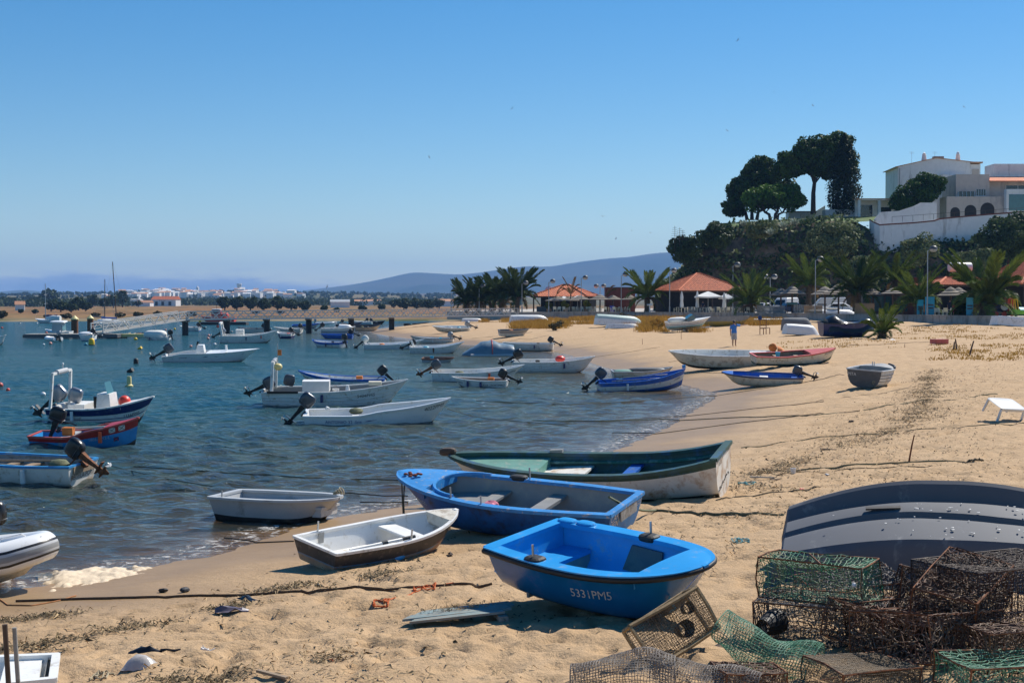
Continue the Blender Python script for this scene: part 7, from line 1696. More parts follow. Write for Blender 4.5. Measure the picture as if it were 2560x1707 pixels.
# ------------------------------------------------------------------ buoys
def buoy(label, px, py, r, mat, shape='ball', name='mooring_buoy'):
    p = on(px, py, 0); s = p.y / F; R_ = r * s; o = thing(name, label, 'buoy', p)
    if shape == 'ball': MB().sell((0, 0, R_ * .55), (2 * R_, 2 * R_, 1.8 * R_), 2, 9, 14).build('float', mat, o, 70); MB().lathe([(R_ * .12, R_ * 1.4), (R_ * .1, R_ * 1.65), (.005, R_ * 1.7)], 6).build('eye', GREYD, o)
    elif shape == 'dome': MB().lathe([(R_ * .9, -.1), (R_ * 1.05, R_ * .5), (R_ * 1.0, R_ * 1.9), (R_ * .6, R_ * 2.4), (.02, R_ * 2.5)], 16).build('float', mat, o, 50); MB().lathe([(R_ * 1.07, 0), (R_ * 1.07, R_ * .25), (.05, R_ * .25)], 16).build('weed_line', CHAR, o)
    elif shape == 'post': MB().lathe([(R_ * 1.0, -.06), (R_ * 1.05, R_ * .3), (R_ * .62, R_ * .6), (R_ * .6, R_ * 2.4), (R_ * .5, R_ * 2.7), (.02, R_ * 2.72)], 16).build('float', mat, o, 40)
    elif shape == 'canister': MB().lathe([(.02, -R_), (R_ * .7, -R_), (R_ * .7, R_), (.02, R_)], 12, (0, 0, R_ * .5), rot=rot3(R(20), R(60))).build('float', mat, o, 40)
    return o
for a in (('pale yellow mooring post buoy right of the white tubular arch', 323, 966, 9.5, YELLOWP, 'post'), ('large yellow dome buoy in front of the pontoon', 229, 863, 7.2, YELLOW, 'dome'), ('round yellow buoy right of the large dome buoy', 339, 850, 4.6, YELLOW), ('tilted yellow buoy below the round yellow one', 350, 873, 5.0, YELLOW, 'canister'),
          ('yellow buoy hanging by the raft behind the pier head', 500, 806, 3.6, YELLOW), ('small yellow buoy left of the first pier pile', 437, 824, 3, YELLOW), ('small orange buoy among the far moorings', 414, 826, 2.6, PINKB), ('black drum buoy above the pale yellow post buoy', 340, 910, 6, CHAR, 'dome'), ('dark can floating just above the pale yellow post buoy', 326, 931, 8, CHAR, 'canister'),
          ('pale pink buoy right of the black drum buoy', 378, 900, 5, PINKB), ('faded orange buoy left of the covered motor boat', 126, 861, 4.4, PINKB), ('small white buoy beside the faded orange one', 109, 863, 3.2, WHITEB), ('teal can buoy left of the large dome buoy', 214, 863, 4, TEALB, 'canister'),
          ('white buoy floating left of the white tubular arch', 108, 989, 6.5, WHITEB), ('red buoy cut by the left edge of the picture', 0, 967, 8, REDP), ('small red buoy beside the one at the left edge', 20, 977, 5, REDB), ('pale buoy behind the speedboat, left one', 477, 868, 4, PINKB), ('pale buoy behind the speedboat, second from the left', 499, 876, 4.2, WHITEB),
          ('pale buoy behind the speedboat console', 537, 863, 4, WHITEB), ('upper pink buoy of the pair left of the clinker fishing boat', 522, 841, 3.8, PINKB), ('lower pink buoy of the pair left of the clinker fishing boat', 520, 848, 3.8, PINKB), ('red buoy near the far bank at the left edge', 5, 821, 3, REDP), ('small white buoy near the far bank, left', 51, 810, 2, WHITEB), ('small white buoy near the far bank, right', 93, 810, 2, WHITEB), ('orange buoy at the corner of the pontoon', 116, 834, 3.6, REDP), ('grey buoy near the second pier pile', 579, 831, 3, GREYP)):
    buoy(*a)
# ------------------------------------------------------------------ far bank: trees, farm, town
def far_tree(label, px, py, w, hgt, mat=FARTREE, name='far_tree', n=900):
    p = fgnd(px, py); s = p.y / F; W, H = w * s, hgt * s; r = thing(name, label, 'tree', p, group='trees on the far bank')
    MB().tube([(0, 0, -1), (0, 0, H * .55)], [W * .05, W * .03], 6).build('trunk', BARK, r)
    v, f = crown_np(clumpy((0, 0, H * .56), (W * .42, W * .4, H * .38), 14, min(W, H) * .17, n // 16) + [(np.array((0, 0, H * .55)), (W * .40, W * .38, H * .36), n // 3)], max(.5, W * .10)); link('crown', np_mesh('crown', v, f, mat), r)
FT = [(12, 764, 50, 22), (40, 764, 44, 20), (72, 760, 46, 22), (98, 766, 46, 26), (122, 764, 54, 44), (128, 778, 50, 30), (152, 780, 46, 26), (178, 781, 44, 22), (196, 776, 50, 34), (214, 778, 36, 26), (232, 768, 36, 34), (262, 774, 30, 32), (284, 770, 34, 38), (306, 768, 36, 44), (346, 768, 20, 18), (52, 783, 14, 10), (88, 784, 20, 10),
      (562, 776, 40, 36), (592, 776, 44, 38), (626, 777, 44, 34), (660, 778, 42, 32), (694, 777, 46, 36), (728, 778, 44, 32), (762, 779, 40, 28), (810, 780, 20, 18), (842, 781, 18, 12), (905, 779, 26, 16), (955, 777, 24, 18), (1010, 776, 46, 34), (1042, 775, 44, 30), (1072, 775, 40, 28), (985, 771, 30, 24), (1098, 772, 34, 26)]
for i, (px, py, w, hh) in enumerate(sorted(FT)):
    far_tree(ORD[i] + ' dark rounded tree from the left on the far bank', px, py, w, hh)
for i, (px, py, w, hh) in enumerate([(5, 797, 34, 22), (165, 797, 34, 14), (345, 792, 30, 12), (395, 790, 30, 12), (430, 793, 26, 10), (300, 794, 34, 12), (480, 792, 30, 12), (640, 786, 24, 10), (700, 786, 26, 10), (120, 795, 26, 8), (240, 792, 28, 10)]):
    far_tree(['thicket at the left edge of the far shore', 'thicket behind the small bare masted yacht', 'thicket on the far shore right of the masts', 'thicket on the far shore behind the gangway', 'thicket on the far shore at the gangway top', 'thicket on the far shore just behind the tallest mast', 'thicket on the far shore by the red rescue boat', 'thicket beyond the third footbridge pile', 'thicket beyond the fourth footbridge pile', 'low thicket above the pontoon cabin boat', 'thicket on the far shore left of the masts'][i], px, py, w, hh, FARBUSH, 'far_thicket', 420)
# distant woodland: one uncountable mass per belt
def woodland(label, n, x0, x1, y0, y1, D0, D1, size, mat=FARTREE):
    P = []
    for i in range(n):
        Y = random.uniform(D0, D1); px = random.uniform(x0, x1); X = (px - 1280) / F * Y; z = float(fterr(X, Y)); r = random.uniform(2.0, 3.8)
        p, d = blob_pts((X, Y, z + r * .8), (r * 1.3, r * 1.3, r), 26); P.append(p)
    v, f = leaf_faces(np.concatenate(P), size, .4); tag(link('woodland', np_mesh('woodland', v, f, mat)), label, None, kind='stuff')
woodland('dark belt of woodland on the skyline left of the town', 700, -200, 330, 0, 0, 1050, 1700, 1.9); woodland('hazy belt of woodland below and right of the white town', 1300, 320, 1300, 0, 0, 1300, 2200, 2.1); woodland('far hazy woods on the plain', 700, -200, 1300, 0, 0, 2300, 3600, 3.2)
def house(label, p, w, d, h, rz, roof=TERRAP, name='far_house', wall=STUCCO, group=None, rh=1.6):
    r = thing(name, label, 'house', p, (0, 0, rz), group); MB().box((0, 0, h / 2 - 1), (w, d, h + 2)).build('wall', wall, r)
    m = MB(); o = .25; a, b = w / 2 + o, d / 2 + o
    m.add([(-a, -b, h), (a, -b, h), (a, b, h), (-a, b, h), (-a, 0, h + rh), (a, 0, h + rh)], [(0, 1, 5, 4), (2, 3, 4, 5), (0, 4, 3), (1, 2, 5), (3, 2, 1, 0)]); m.build('roof', roof, r); return r
p = fgnd(415, 765); r = house('long white farmhouse with an orange roof across the water', p, 17.5, 7, 4.2, R(-14), TERRA, rh=2.2, name='farmhouse'); k_ = 67 * p.y / F / 17.5; r.scale = (k_, k_, k_)
for x in (-5, -.5, 4.6): MB().box((x, -3.53, 1.6), (1.9, .1, 2.6)).build('doorway', DARKIN, r)
for x in (-2.6, -1.4, -.2, 1.0): MB().box((x, -3.53, 3.6), (.6, .08, .5)).build('window', DARKIN, r)
p = fgnd(342, 764); r = house('white block house with a flat roof left of the orange roofed farmhouse', p, 9, 7, 5.5, R(-10), STUCCO, rh=.3, name='farmhouse'); MB().box((2, 0, 7.2), (.8, .8, 2.6)).build('chimney', STUCCO, r)
p = fgnd(362, 766); house('low white annex between the block house and the farmhouse', p, 11, 6, 2.8, R(-12), TERRAP, name='farmhouse'); p = fgnd(850, 769); house('white barn with a tower beyond the footbridge', p, 12, 7, 3.6, R(8), GREYL, name='farmhouse')
p = fgnd(50, 776); house('tiny white hut on the reddish bank at the left', p, 4, 3.5, 2.6, .3, TERRAP, name='farmhouse')
rt = random.Random(11)
for i in range(128):
    if i < 88: px = rt.gauss(415, 62); lo, hi = 730, 744; lab = 'white house of the town left of the water tower'
    else: px = rt.gauss(630, 48); lo, hi = 730, 744; lab = 'white house of the town around and right of the water tower'
    py = rt.uniform(lo, hi) + abs(px - (415 if i < 88 else 630)) * .035; Y = float(np.interp(py, [729, 746], [2950, 2150])); q = at(px, py, Y); q.z = min(q.z, float(fterr(q.x, q.y)) + 6)
    house(lab, q, rt.uniform(7, 15), rt.uniform(7, 11), rt.uniform(4.5, 9), rt.uniform(-.5, .5), TERRAP if rt.random() < .6 else STUCCO, group='white houses of the distant town', rh=rt.uniform(.4, 1.8))
for px, py, lab in ((905, 764, 'pale low building in the plain, left of three'), (935, 762, 'pale low building in the plain, middle of three'), (1110, 766, 'pale long building near the pier landing')): house(lab, fgnd(px, py), 14, 7, 4, .2, TERRAP, group='scattered buildings on the plain')
q = at(598, 728, 2900); r = thing('water_tower', 'white water tower above the distant town', 'tower', q); MB().lathe([(3.2, -14), (3.0, 6), (4.6, 9), (5.2, 15), (4.8, 15.5), (.1, 15.6)], 14).build('tower', STUCCO, r, 40)
q = at(494, 730, 2900); r = thing('church_tower', 'white church tower at the crest of the town', 'tower', q); MB().box((0, 0, 0), (5, 5, 18)).build('tower', STUCCO, r); MB().lathe([(3, 9), (.1, 13)], 4).build('spire', STUCCO, r)
# ------------------------------------------------------------------ fish traps
def surf(x, y):
    x = np.atleast_1d(np.asarray(x, float)); y = np.atleast_1d(np.asarray(y, float)); return terr(x, y) + sand_disp(x, y, sdist(x, y))
def surf1(x, y): return float(surf(x, y)[0])
def net_mat(name, a, b, sc=5):
    m, nt, p, o = _nodes(name); n = _noise(nt, sc, 5, .6); c = _mixc(nt, _ramp(nt, n, .40, .60), a, b); n2 = _noise(nt, sc * 5, 3); c = _mixc(nt, _ramp(nt, n2, .55, .75), c, (.30, .25, .19))
    nt.links.new(c, p.inputs['Base Color']); p.inputs['Roughness'].default_value = .75; return m
NETG = net_mat('green_rust_wire', (.035, .21, .11), (.17, .21, .13)); NETR = net_mat('rusty_wire', (.10, .036, .020), (.17, .10, .06)); NETB = net_mat('black_wire', (.02, .022, .024), (.11, .10, .10))
NETT = net_mat('tan_wire', (.20, .13, .065), (.14, .10, .06)); NETGR = net_mat('grey_netting', (.18, .15, .13), (.28, .24, .20)); NETGG = net_mat('green_netting', (.03, .19, .10), (.16, .33, .22)); NETD = net_mat('dark_brown_wire', (.035, .018, .016), (.065, .04, .032))
def wires(fn, nu, nv, r, sub=1, jit=0.0, drop=0.0, seed=0):
    """a net of wires over the surface fn(u,v)"""
    rr = random.Random(seed); m = MB()
    J = {}
    def q(i, j):
        if (i, j) not in J: J[(i, j)] = Vector(fn(min(1, max(0, i / nu + rr.gauss(0, jit) / nu)), min(1, max(0, j / nv + rr.gauss(0, jit) / nv)))) + Vector((rr.gauss(0, jit), rr.gauss(0, jit), rr.gauss(0, jit))) * .012
        return J[(i, j)]
    def line(pts):
        for run in pts:
            if len(run) > 1: m.tube(run, r, 3, caps=False)
    for i in range(nu + 1):
        run = []; runs = [run]
        for j in range(nv + 1):
            run.append(q(i, j))
            if rr.random() < drop: run = []; runs.append(run)
        line(runs)
    for j in range(nv + 1):
        run = []; runs = [run]
        for i in range(nu + 1):
            run.append(q(i, j))
            if rr.random() < drop: run = []; runs.append(run)
        line(runs)
    return m
def net_part(root, m, mat, name='wire_mesh'):
    return tag(m.build(name, mat, root), kind='stuff')
def trap(label, o, rz, w, d, h, net, frame, cell=.05, r=.0028, sag=.03, tilt=(0, 0), seed=1, frame_r=.008, faces='tbflr', jit=.25, drop=.02, litter=0, group='fish traps piled on the sand'):
    root = thing('fish_trap', label, 'fish trap', o, (tilt[0], tilt[1], rz), group); a, b = w / 2, d / 2; rr = random.Random(seed)
    C = [Vector((x * a, y * b, z * h)) for x, y, z in ((-1, -1, 0), (1, -1, 0), (1, 1, 0), (-1, 1, 0), (-1, -1, 1), (1, -1, 1), (1, 1, 1), (-1, 1, 1))]
    C = [c + Vector((rr.gauss(0, .015), rr.gauss(0, .015), rr.gauss(0, .012))) for c in C]
    for i, j in ((0, 1), (1, 2), (2, 3), (3, 0), (4, 5), (5, 6), (6, 7), (7, 4), (0, 4), (1, 5), (2, 6), (3, 7)):
        k = (C[i] + C[j]) / 2 + Vector((rr.gauss(0, .012), rr.gauss(0, .012), rr.gauss(0, .012))); MB().tube([C[i], k, C[j]], frame_r, 5).build('frame_bar', frame, root)
    Q = {'t': (4, 5, 6, 7, w, d, Vector((0, 0, -1))), 'b': (0, 1, 2, 3, w, d, Vector((0, 0, .2))), 'f': (0, 1, 5, 4, w, h, Vector((0, 1, 0))), 'l': (3, 0, 4, 7, d, h, Vector((1, 0, 0))), 'r': (1, 2, 6, 5, d, h, Vector((-1, 0, 0))), 'k': (2, 3, 7, 6, w, h, Vector((0, -1, 0)))}
    for f in faces:
        i, j, k, l, W, H, n = Q[f]; s = sag * rr.uniform(.6, 1.6); ph = rr.random() * 6
        def fn(u, v, i=i, j=j, k=k, l=l, n=n, s=s, ph=ph):
            p = C[i].lerp(C[j], u).lerp(C[l].lerp(C[k], u), v); return p + n * s * (math.sin(math.pi * u) * math.sin(math.pi * v) + .5 * math.sin(5 * u + ph) * math.sin(math.pi * v) * .6)
        net_part(root, wires(fn, max(2, round(W / cell)), max(2, round(H / cell)), r, jit=jit, drop=drop, seed=seed * 7 + ord(f)), net)
    if litter:
        m = MB()
        for k in range(litter): m.sell((rr.uniform(-a, a) * .92, rr.uniform(-b, b) * .92, rr.random() ** 3 * h * .5 + .01), (rr.uniform(.012, .045), rr.uniform(.012, .04), rr.uniform(.01, .03)), 2, 4, 6)
        tag(m.build('shell_litter', pm('shell_litter', (.26, .19, .13), .9, .3, 30, island=.55), root), kind='stuff')
    return root
def G(px, Y, dz=0): X = (px - 1280) / F * Y; return Vector((X, Y, surf1(X, Y) + dz))
t2 = trap('black wire trap with a round dark entrance under the green wire trap', G(2065, 14.0), R(-22), 1.25, .72, .37, NETB, RUST, .055, .0048, .02, seed=2, faces='tbflrk', litter=260)
MB().lathe([(.13, -.02), (.12, .08), (.08, .24), (.07, .28)], 14, (-.42, -.30, .18), rot=rot3(R(90), 0, R(-15)), caps=False).build('entrance_cone', pm('black_entrance', (.008, .008, .009), .6), t2)
t1 = trap('green and rust wire trap with a sagging lid on top of the black one', G(2052, 14.12, .37), R(-33), 1.08, .55, .40, NETG, RUST, .050, .0046, .09, seed=3, faces='tbflrk', litter=200, drop=.01)
MB().tube([(-.2, .24, .38), (.12, -.2, .345)], .010, 5).build('rust_bar', RUST, t1); MB().sell((.46, -.29, .22), (.05, .05, .05), 2).build('white_float', WHITEB, t1)
trap('tall dark brown wire cage at the right edge of the trap pile', G(2500, 13.7), R(24), 1.35, .95, .80, NETD, NETD, .034, .0036, .02, seed=4, faces='tbflrk', drop=.01, litter=120)
trap('rusty tangled wire trap in front of the tall dark cage', G(2330, 12.95), R(38), 1.15, .85, .44, NETR, RUST, .050, .0052, .08, seed=5, faces='tbflrk', litter=420, jit=.5, tilt=(R(-8), R(6)))
trap('rust brown trap lying behind the rusty tangled one', G(2265, 13.35, .05), R(20), .9, .6, .36, NETR, RUST, .045, .0048, .06, seed=6, faces='tbflrk', litter=260, jit=.5)
trap('brown wire trap at the bottom right corner under the dark cage', G(2540, 12.7, .0), R(10), .9, .8, .42, NETR, RUST, .042, .0046, .05, seed=16, faces='tbflrk', litter=320, jit=.5)
t4 = trap('tan rectangular wire trap tipped on its edge beside the blue dinghy', G(1712, 13.35, .06), R(34), .80, .20, .44, NETT, pm('rope_bound_frame', (.30, .21, .11), .9, .3, 20, .5),   .026, .0030, .015, tilt=(R(-28), R(-20)), seed=7, frame_r=.020, faces='tfkr', jit=.15, drop=.005)
MB().lathe([(.085, -.01), (.08, .06), (.06, .14)], 14, (.10, -.08, .15), rot=rot3(R(-85)), caps=False).build('entrance_ring', CHAR, t4); MB().lathe([(.06, -.01), (.05, .08)], 12, (.24, -.08, .30), rot=rot3(R(-85)), caps=False).build('entrance_ring', CHAR, t4)
trap('flat fine meshed trap at the bottom edge below the black trap', G(2160, 12.25), R(22), .80, .62, .20, NETT, RUST, .020, .0030, .02, seed=8, faces='tflr', jit=.1, drop=0)
trap('green topped wire trap at the very bottom right', G(2510, 12.0, -.02), R(12), .9, .6, .26, NETGG, RUST, .050, .0045, .05, seed=9, faces='tbflrk', litter=160)
trap('low rusty trap between the grey netting and the green net roll', G(1880, 12.2), R(8), .55, .4, .17, NETR, RUST, .045, .0045, .03, seed=10, faces='tflrk', litter=160)
trap('dark trap wedged between the upturned dinghy and the green one', G(2140, 15.3), R(14), 1.0, .7, .42, NETB, RUST, .05, .0048, .05, tilt=(R(6), R(-5)), seed=21, faces='tbflrk', litter=260, jit=.4)
trap('crushed brown trap leaning behind the tall dark cage', G(2370, 14.7), R(-12), 1.1, .7, .50, NETD, RUST, .045, .0048, .09, tilt=(R(-9), R(12)), seed=22, faces='tbflrk', litter=320, jit=.6)
trap('crushed rusty trap on top of the brown heap', G(2405, 13.4, .40), R(52), .95, .6, .34, NETR, RUST, .045, .0046, .10, tilt=(R(10), R(-14)), seed=23, faces='tbflrk', litter=200, jit=.6)
trap('battered trap propped between the black and the rusty traps', G(2190, 13.3, .03), R(-40), .85, .5, .36, NETR, RUST, .045, .0046, .08, tilt=(R(-12), R(9)), seed=24, faces='tbflrk', litter=300, jit=.6)
def net_roll(label, a, b, r0, r1, mat, cell, wr, squash=.8, arc=(0, 2 * math.pi), seed=1, wav=.04):
    a, b = Vector(a), Vector(b); d = (b - a); L = d.length; d.normalize(); s = d.cross(Vector((0, 0, 1))).normalized(); u = s.cross(d); rr = random.Random(seed); ph = [rr.random() * 6 for _ in range(4)]
    root = thing('net_roll', label, 'netting', a, group='rolls of netting')
    def fn(t, v):
        an = arc[0] + (arc[1] - arc[0]) * v; r = r0 + (r1 - r0) * t + wav * math.sin(7 * t + 3 * an + ph[0]) * .6 + wav * math.sin(13 * t + ph[1]) * .3
        return d * L * t + s * math.cos(an) * r * 1.1 + u * (math.sin(an) * r * squash + wav * math.sin(5 * t + ph[2]))
    net_part(root, wires(fn, round(L / cell), max(6, round((arc[1] - arc[0]) * (r0 + r1) / 2 / cell)), wr, jit=.12, seed=seed), mat, 'netting')
    rim = MB(); rim.tube([fn(1, v) for v in np.linspace(0, 1, 15)], wr * 1.6, 4); rim.tube([fn(0, v) for v in np.linspace(0, 1, 15)], wr * 1.6, 4); tag(rim.build('rim_cord', mat, root), kind='stuff')
net_roll('open roll of green netting lying between the traps', at(1800, 1575, 13.0), at(2035, 1672, 12.55), .17, .21, NETGG, .027, .0034, .9, seed=3)
net_roll('long hump of grey brown netting along the bottom edge', at(1430, 1690, 12.35), at(1690, 1690, 12.2), .16, .22, NETGR, .026, .0036, .9, (-.3, math.pi + .3), 5)
net_roll('second hump of grey brown netting at the bottom centre', at(1640, 1672, 12.45), at(1905, 1722, 12.05), .19, .15, NETGR, .026, .0036, .8, (-.3, math.pi + .3), 6)
# ------------------------------------------------------------------ ropes
def gpt(px, py, r=.01):
    g = gnd(px, py)
    for _ in range(3):
        z = surf1(g.x, g.y) if sd1(g.x, g.y) > 0 else max(.012, surf1(g.x, g.y)); g = on(px, py, z + r * .7)
    return g
def rope(label, pts, r=.012, mat=ROPE, wob=0.0, name='mooring_rope', seed=0, n=9):
    """pts: (px,py) on sand or water, or Vectors"""
    rr = random.Random(seed + len(label)); P = [p if isinstance(p, Vector) else gpt(p[0], p[1], r) for p in pts]; Q = []
    for a, b in zip(P[:-1], P[1:]):
        for i in range(n):
            t = i / n; q = a.lerp(b, t)
            if not (isinstance(a, Vector) and (a.z > surf1(a.x, a.y) + .25 or b.z > surf1(b.x, b.y) + .25)):
                z = surf1(q.x, q.y); z = z if z > 0 else .02; q.z = z + r * .8
            else: q.z -= .25 * math.sin(math.pi * t) * min(1, (b - a).length / 8); z = surf1(q.x, q.y); q.z = max(q.z, max(z, .02) + r)
            Q.append(q + Vector((rr.gauss(0, wob), rr.gauss(0, wob), 0)))
    Q.append(P[-1]); o = Q[0].copy(); m = MB().tube([q - o for q in Q], r, 5)
    return tag(m.build(name, mat, None, 60, o), label, 'rope', 'mooring ropes across the sand and water')
rope('dark mooring rope from the water to the sand below the blue inside dinghy', [(1190, 1003), (1420, 1012), (1600, 1003), (1760, 990), (1900, 972), (2060, 947), (2130, 936)], .014)
rope('long mooring rope crossing the wet sand to the dark strip of weed', [(1330, 1052), (1500, 1054), (1660, 1048), (1850, 1043), (2040, 1037), (2302, 1001), (2400, 992), (2494, 985)], .016, ROPEG)
rope('mooring rope joining the long one from the water above the green boat', [(1400, 1056), (1560, 1050), (1700, 1040), (1932, 1016), (2060, 1003)], .012)
rope('mooring rope just behind the green and white boat', [(1530, 1082), (1650, 1083), (1853, 1056), (2000, 1040), (2150, 1026)], .014)
rope('rope running right from the stern of the green and white boat', [(1853, 1119), (2000, 1100), (2218, 1079), (2400, 1067), (2570, 1057)], .014, ROPEG)
rope('double rope from the white transom to the knotted coil on the sand', [(1850, 1181), (2000, 1171), (2200, 1165), (2411, 1155)], .017, ROPEG)
rope('thin rope beside the double rope from the white transom', [(1850, 1188), (2020, 1178), (2200, 1171), (2330, 1163)], .009, ROPE)
rope('heavy rope from the stern of the CARMEN boat to the sand', [Vector((1.50, 21.9, 1.02)), (1640, 1276), (1800, 1282), (1960, 1287)], .022, ROPEG)
rope('rope lying on the sand right of the white transom', [(1790, 1250), (1900, 1238), (2051, 1217)], .012)
rope('long dark rope along the tide line at the bottom left', [(40, 1502), (180, 1497), (340, 1493), (500, 1488), (690, 1480), (810, 1475), (1046, 1467), (1180, 1460), (1230, 1458)], .018, pm('wet_brown_rope', (.12, .065, .03), .8, .3, 20))
rope('orange brown rope curving from the inflatable to a knot', [(-10, 1490), (20, 1512), (80, 1513), (150, 1500), (190, 1488)], .010, pm('orange_brown_rope', (.38, .16, .06), .9, .2, 20), .004)
rope('mooring rope stretching over the water right of the blue and red boat', [(346, 1078), (480, 1100), (640, 1133), (720, 1144)], .010, ROPET)
rope('dark mooring rope over the water towards the bow of the CARMEN boat', [(335, 1167), (560, 1182), (780, 1196), (1008, 1201)], .013)
rope('lower mooring rope leading to the grey plastic dinghy', [(255, 1160), (400, 1195), (520, 1215), (590, 1226)], .010)
rope('short rope from the brown dinghy into the water', [(560, 1345), (640, 1356), (735, 1352)], .012)
rope('short dark ropes beside the bow of the CARMEN boat', [(860, 1232), (960, 1240), (1020, 1240)], .012); rope('dark rope in the shallows below the bow of the CARMEN boat', [(900, 1256), (960, 1257), (1020, 1255)], .013)
rope('rope from the bow of the big white sand boat', [(1672, 905), (1760, 885), (1840, 870)], .010); rope('upper rope over the wet sand left of the striped boat', [(1470, 895), (1560, 882), (1650, 868)], .012); rope('pale line drawn up the sand from the covered inflatable', [(1385, 880), (1470, 865), (1520, 845)], .016, ROPET)
rope('rope in the sand from the far motor boat', [(1180, 846), (1260, 838), (1330, 830)], .014); rope('rope across the sand between the far boats', [(1200, 858), (1300, 847), (1380, 838)], .014)
rope('rope from the striped boat bow to the sand', [(1715, 930), (1800, 932), (1870, 935)], .010); rope('line on the sand from the 4022PM5 bow', [Vector((-2.2, 48.2, .45)), (1250, 1050), (1420, 1064)], .011)
rope('cord from the red gunwaled boat past the young palm', [(2095, 866), (2200, 862), (2330, 855)], .012); rope('thin cord across the sand below the PITA boat', [(2040, 1005), (2180, 985), (2290, 965)], .010)
def tangle(label, px, py, w, hgt, mat, r, n, seed, name='rope_tangle', cat='rope'):
    g = gpt(px, py); s = g.y / F; rr = random.Random(seed); m = MB(); P = []; p = Vector((0, 0, .01)); v = rr.random() * 6
    for i in range(n):
        v += rr.gauss(0, .9); p = p + Vector((math.cos(v), math.sin(v), 0)) * .035; p.x = max(-w * s, min(w * s, p.x)); p.y = max(-hgt * s * 4, min(hgt * s * 4, p.y)); P.append(Vector((p.x, p.y, surf1(g.x + p.x, g.y + p.y) - g.z + r + abs(rr.gauss(0, .014)))))
    m.tube(P, r, 5); return tag(m.build(name, mat, None, None, g), label, cat)
tangle('bright orange cord tangle on the sand left of the blue dinghy', 1062, 1468, 26, 8, ORANGE, .009, 90, 1); tangle('frayed orange cord end nearest the broken board', 953, 1504, 18, 5, ORANGE, .010, 70, 2); rope('orange cord linking the two orange tangles', [(975, 1498), (1010, 1488), (1040, 1478), (1100, 1462), (1135, 1456)], .008, ORANGE, .006, 'orange_rope')
tangle('dark knotted rope coil at the end of the double rope', 2430, 1152, 24, 4, ROPE, .014, 60, 3); tangle('teal cord scrap on the sand above the grey upturned dinghy', 1850, 1350, 22, 6, CYANR, .007, 60, 4); tangle('teal cord bundle beside the white transom', 1868, 1212, 24, 5, CYANR, .010, 60, 5); tangle('pale rope bundle at the bottom left edge', 255, 1690, 22, 8, ROPET, .009, 70, 6); tangle('white frayed cord on the sand at the bottom left', 545, 1622, 40, 3, WHITEB, .006, 50, 7)
# ------------------------------------------------------------------ things lying about
def board():
    g = gpt(1150, 1545); r = thing('broken_board', 'two weathered blue planks left of the blue dinghy', 'planks', g, (0, R(-2), R(12)))
    B_ = pm('peeling_blue_plank', (.17, .27, .29), .8, .25, 6, .4, dirt=(.26, .22, .17), amt=.5, dscale=3, stretch=(1.2, 14, 6))
    for k, (y, x0, x1, dz) in enumerate(((.12, -.50, .62, .05), (-.08, -.66, .55, .055), (-.20, -.60, .45, .05))): MB().add([(x0, y - .09, dz), (x1, y - .09, dz + .03), (x1 - .03, y + .09, dz + .03), (x0 + .12, y + .09, dz), (x0, y - .09, dz + .025), (x1, y - .09, dz + .055), (x1 - .03, y + .09, dz + .055), (x0 + .12, y + .09, dz + .025)], [(3, 2, 1, 0), (4, 5, 6, 7), (0, 1, 5, 4), (1, 2, 6, 5), (2, 3, 7, 6), (3, 0, 4, 7)]).build('plank', B_, r)
    MB().box((.42, -.12, .035), (.10, .5, .06)).build('batten', WOODG, r)
    P = rng.normal(size=(420, 3)) * np.array([.22, .045, .02]) + np.array([-.02, .04, .12]); v, f = leaf_faces(P, .05, 0, aspect=.12); tag(link('dry_weed', np_mesh('dry_weed', v, f, STRAW), r), kind='stuff')
board()
def plastic_bag():
    g = gpt(352, 1668); r = thing('plastic_bag', 'crumpled clear plastic bag half buried at the bottom left', 'bag', g); m = MB(); rr = random.Random(4); rows = []
    for i in range(9):
        a = i / 8; rows.append([(-.17 + .34 * a, -.11 + .22 * k / 8, .13 * math.sin(math.pi * a) ** .7 * math.sin(math.pi * k / 8) ** .7 + rr.gauss(0, .006)) for k in range(9)])
    m.loft(rows, caps=False, closed=False).build('film', pm('clear_film', (.50, .46, .42), .25, .1, 10, .2), r, 60)
    g = gpt(362, 1630); r = thing('black_bag', 'scrap of black plastic behind the clear bag', 'bag', g); m = MB(); rows = []
    for i in range(9):
        a = i / 8; rows.append([(-.16 + .34 * a, -.05 + .10 * k / 5, .06 * math.sin(math.pi * a) * math.sin(math.pi * k / 5) + rr.gauss(0, .006)) for k in range(6)])
    m.loft(rows, caps=False, closed=False).build('film', TARP, r, 60); MB().tube([(.16, 0, .02), (.22, .01, .03), (.30, -.01, .02), (.36, .02, .03)], [.02, .012, .016, .008], 5).build('tail', TARP, r)
plastic_bag()
def fallen_table():
    g = gpt(2508, 1050); r = thing('fallen_table', 'white plastic table tipped over on the sand', 'table', g + Vector((0, .1, .10)), (R(24), R(4), R(24))); s = 1.0
    MB().sell((0, 0, .38), (.95, .70, .05), 6, 5, 20).build('top', GREYL, r, 40); MB().box((0, -.3, .34), (.8, .03, .07)).build('apron', WHITEB, r)
    for x, y in ((-.4, -.28), (.4, -.28), (.4, .28), (-.4, .28)): MB().bar((x, y, .36), (x * 1.05, y * 1.1, -.02), .055, .045).build('leg', WHITEB, r)
fallen_table()
g = gpt(2348, 860); r = thing('red_crate', 'pink red plastic fish crate on the sand', 'crate', g, (0, 0, R(24)))
for p, s in (((0, 0, .03), (.95, .6, .04)), ((0, -.29, .16), (.95, .035, .26)), ((0, .29, .16), (.95, .035, .26)), ((-.46, 0, .16), (.035, .56, .26)), ((.46, 0, .16), (.035, .56, .26))): MB().box(p, s).build('panel', PINKB if s[2] < .1 else REDP, r)
MB().box((0, 0, .30), (.97, .62, .03)).build('lid', PINKB, r)
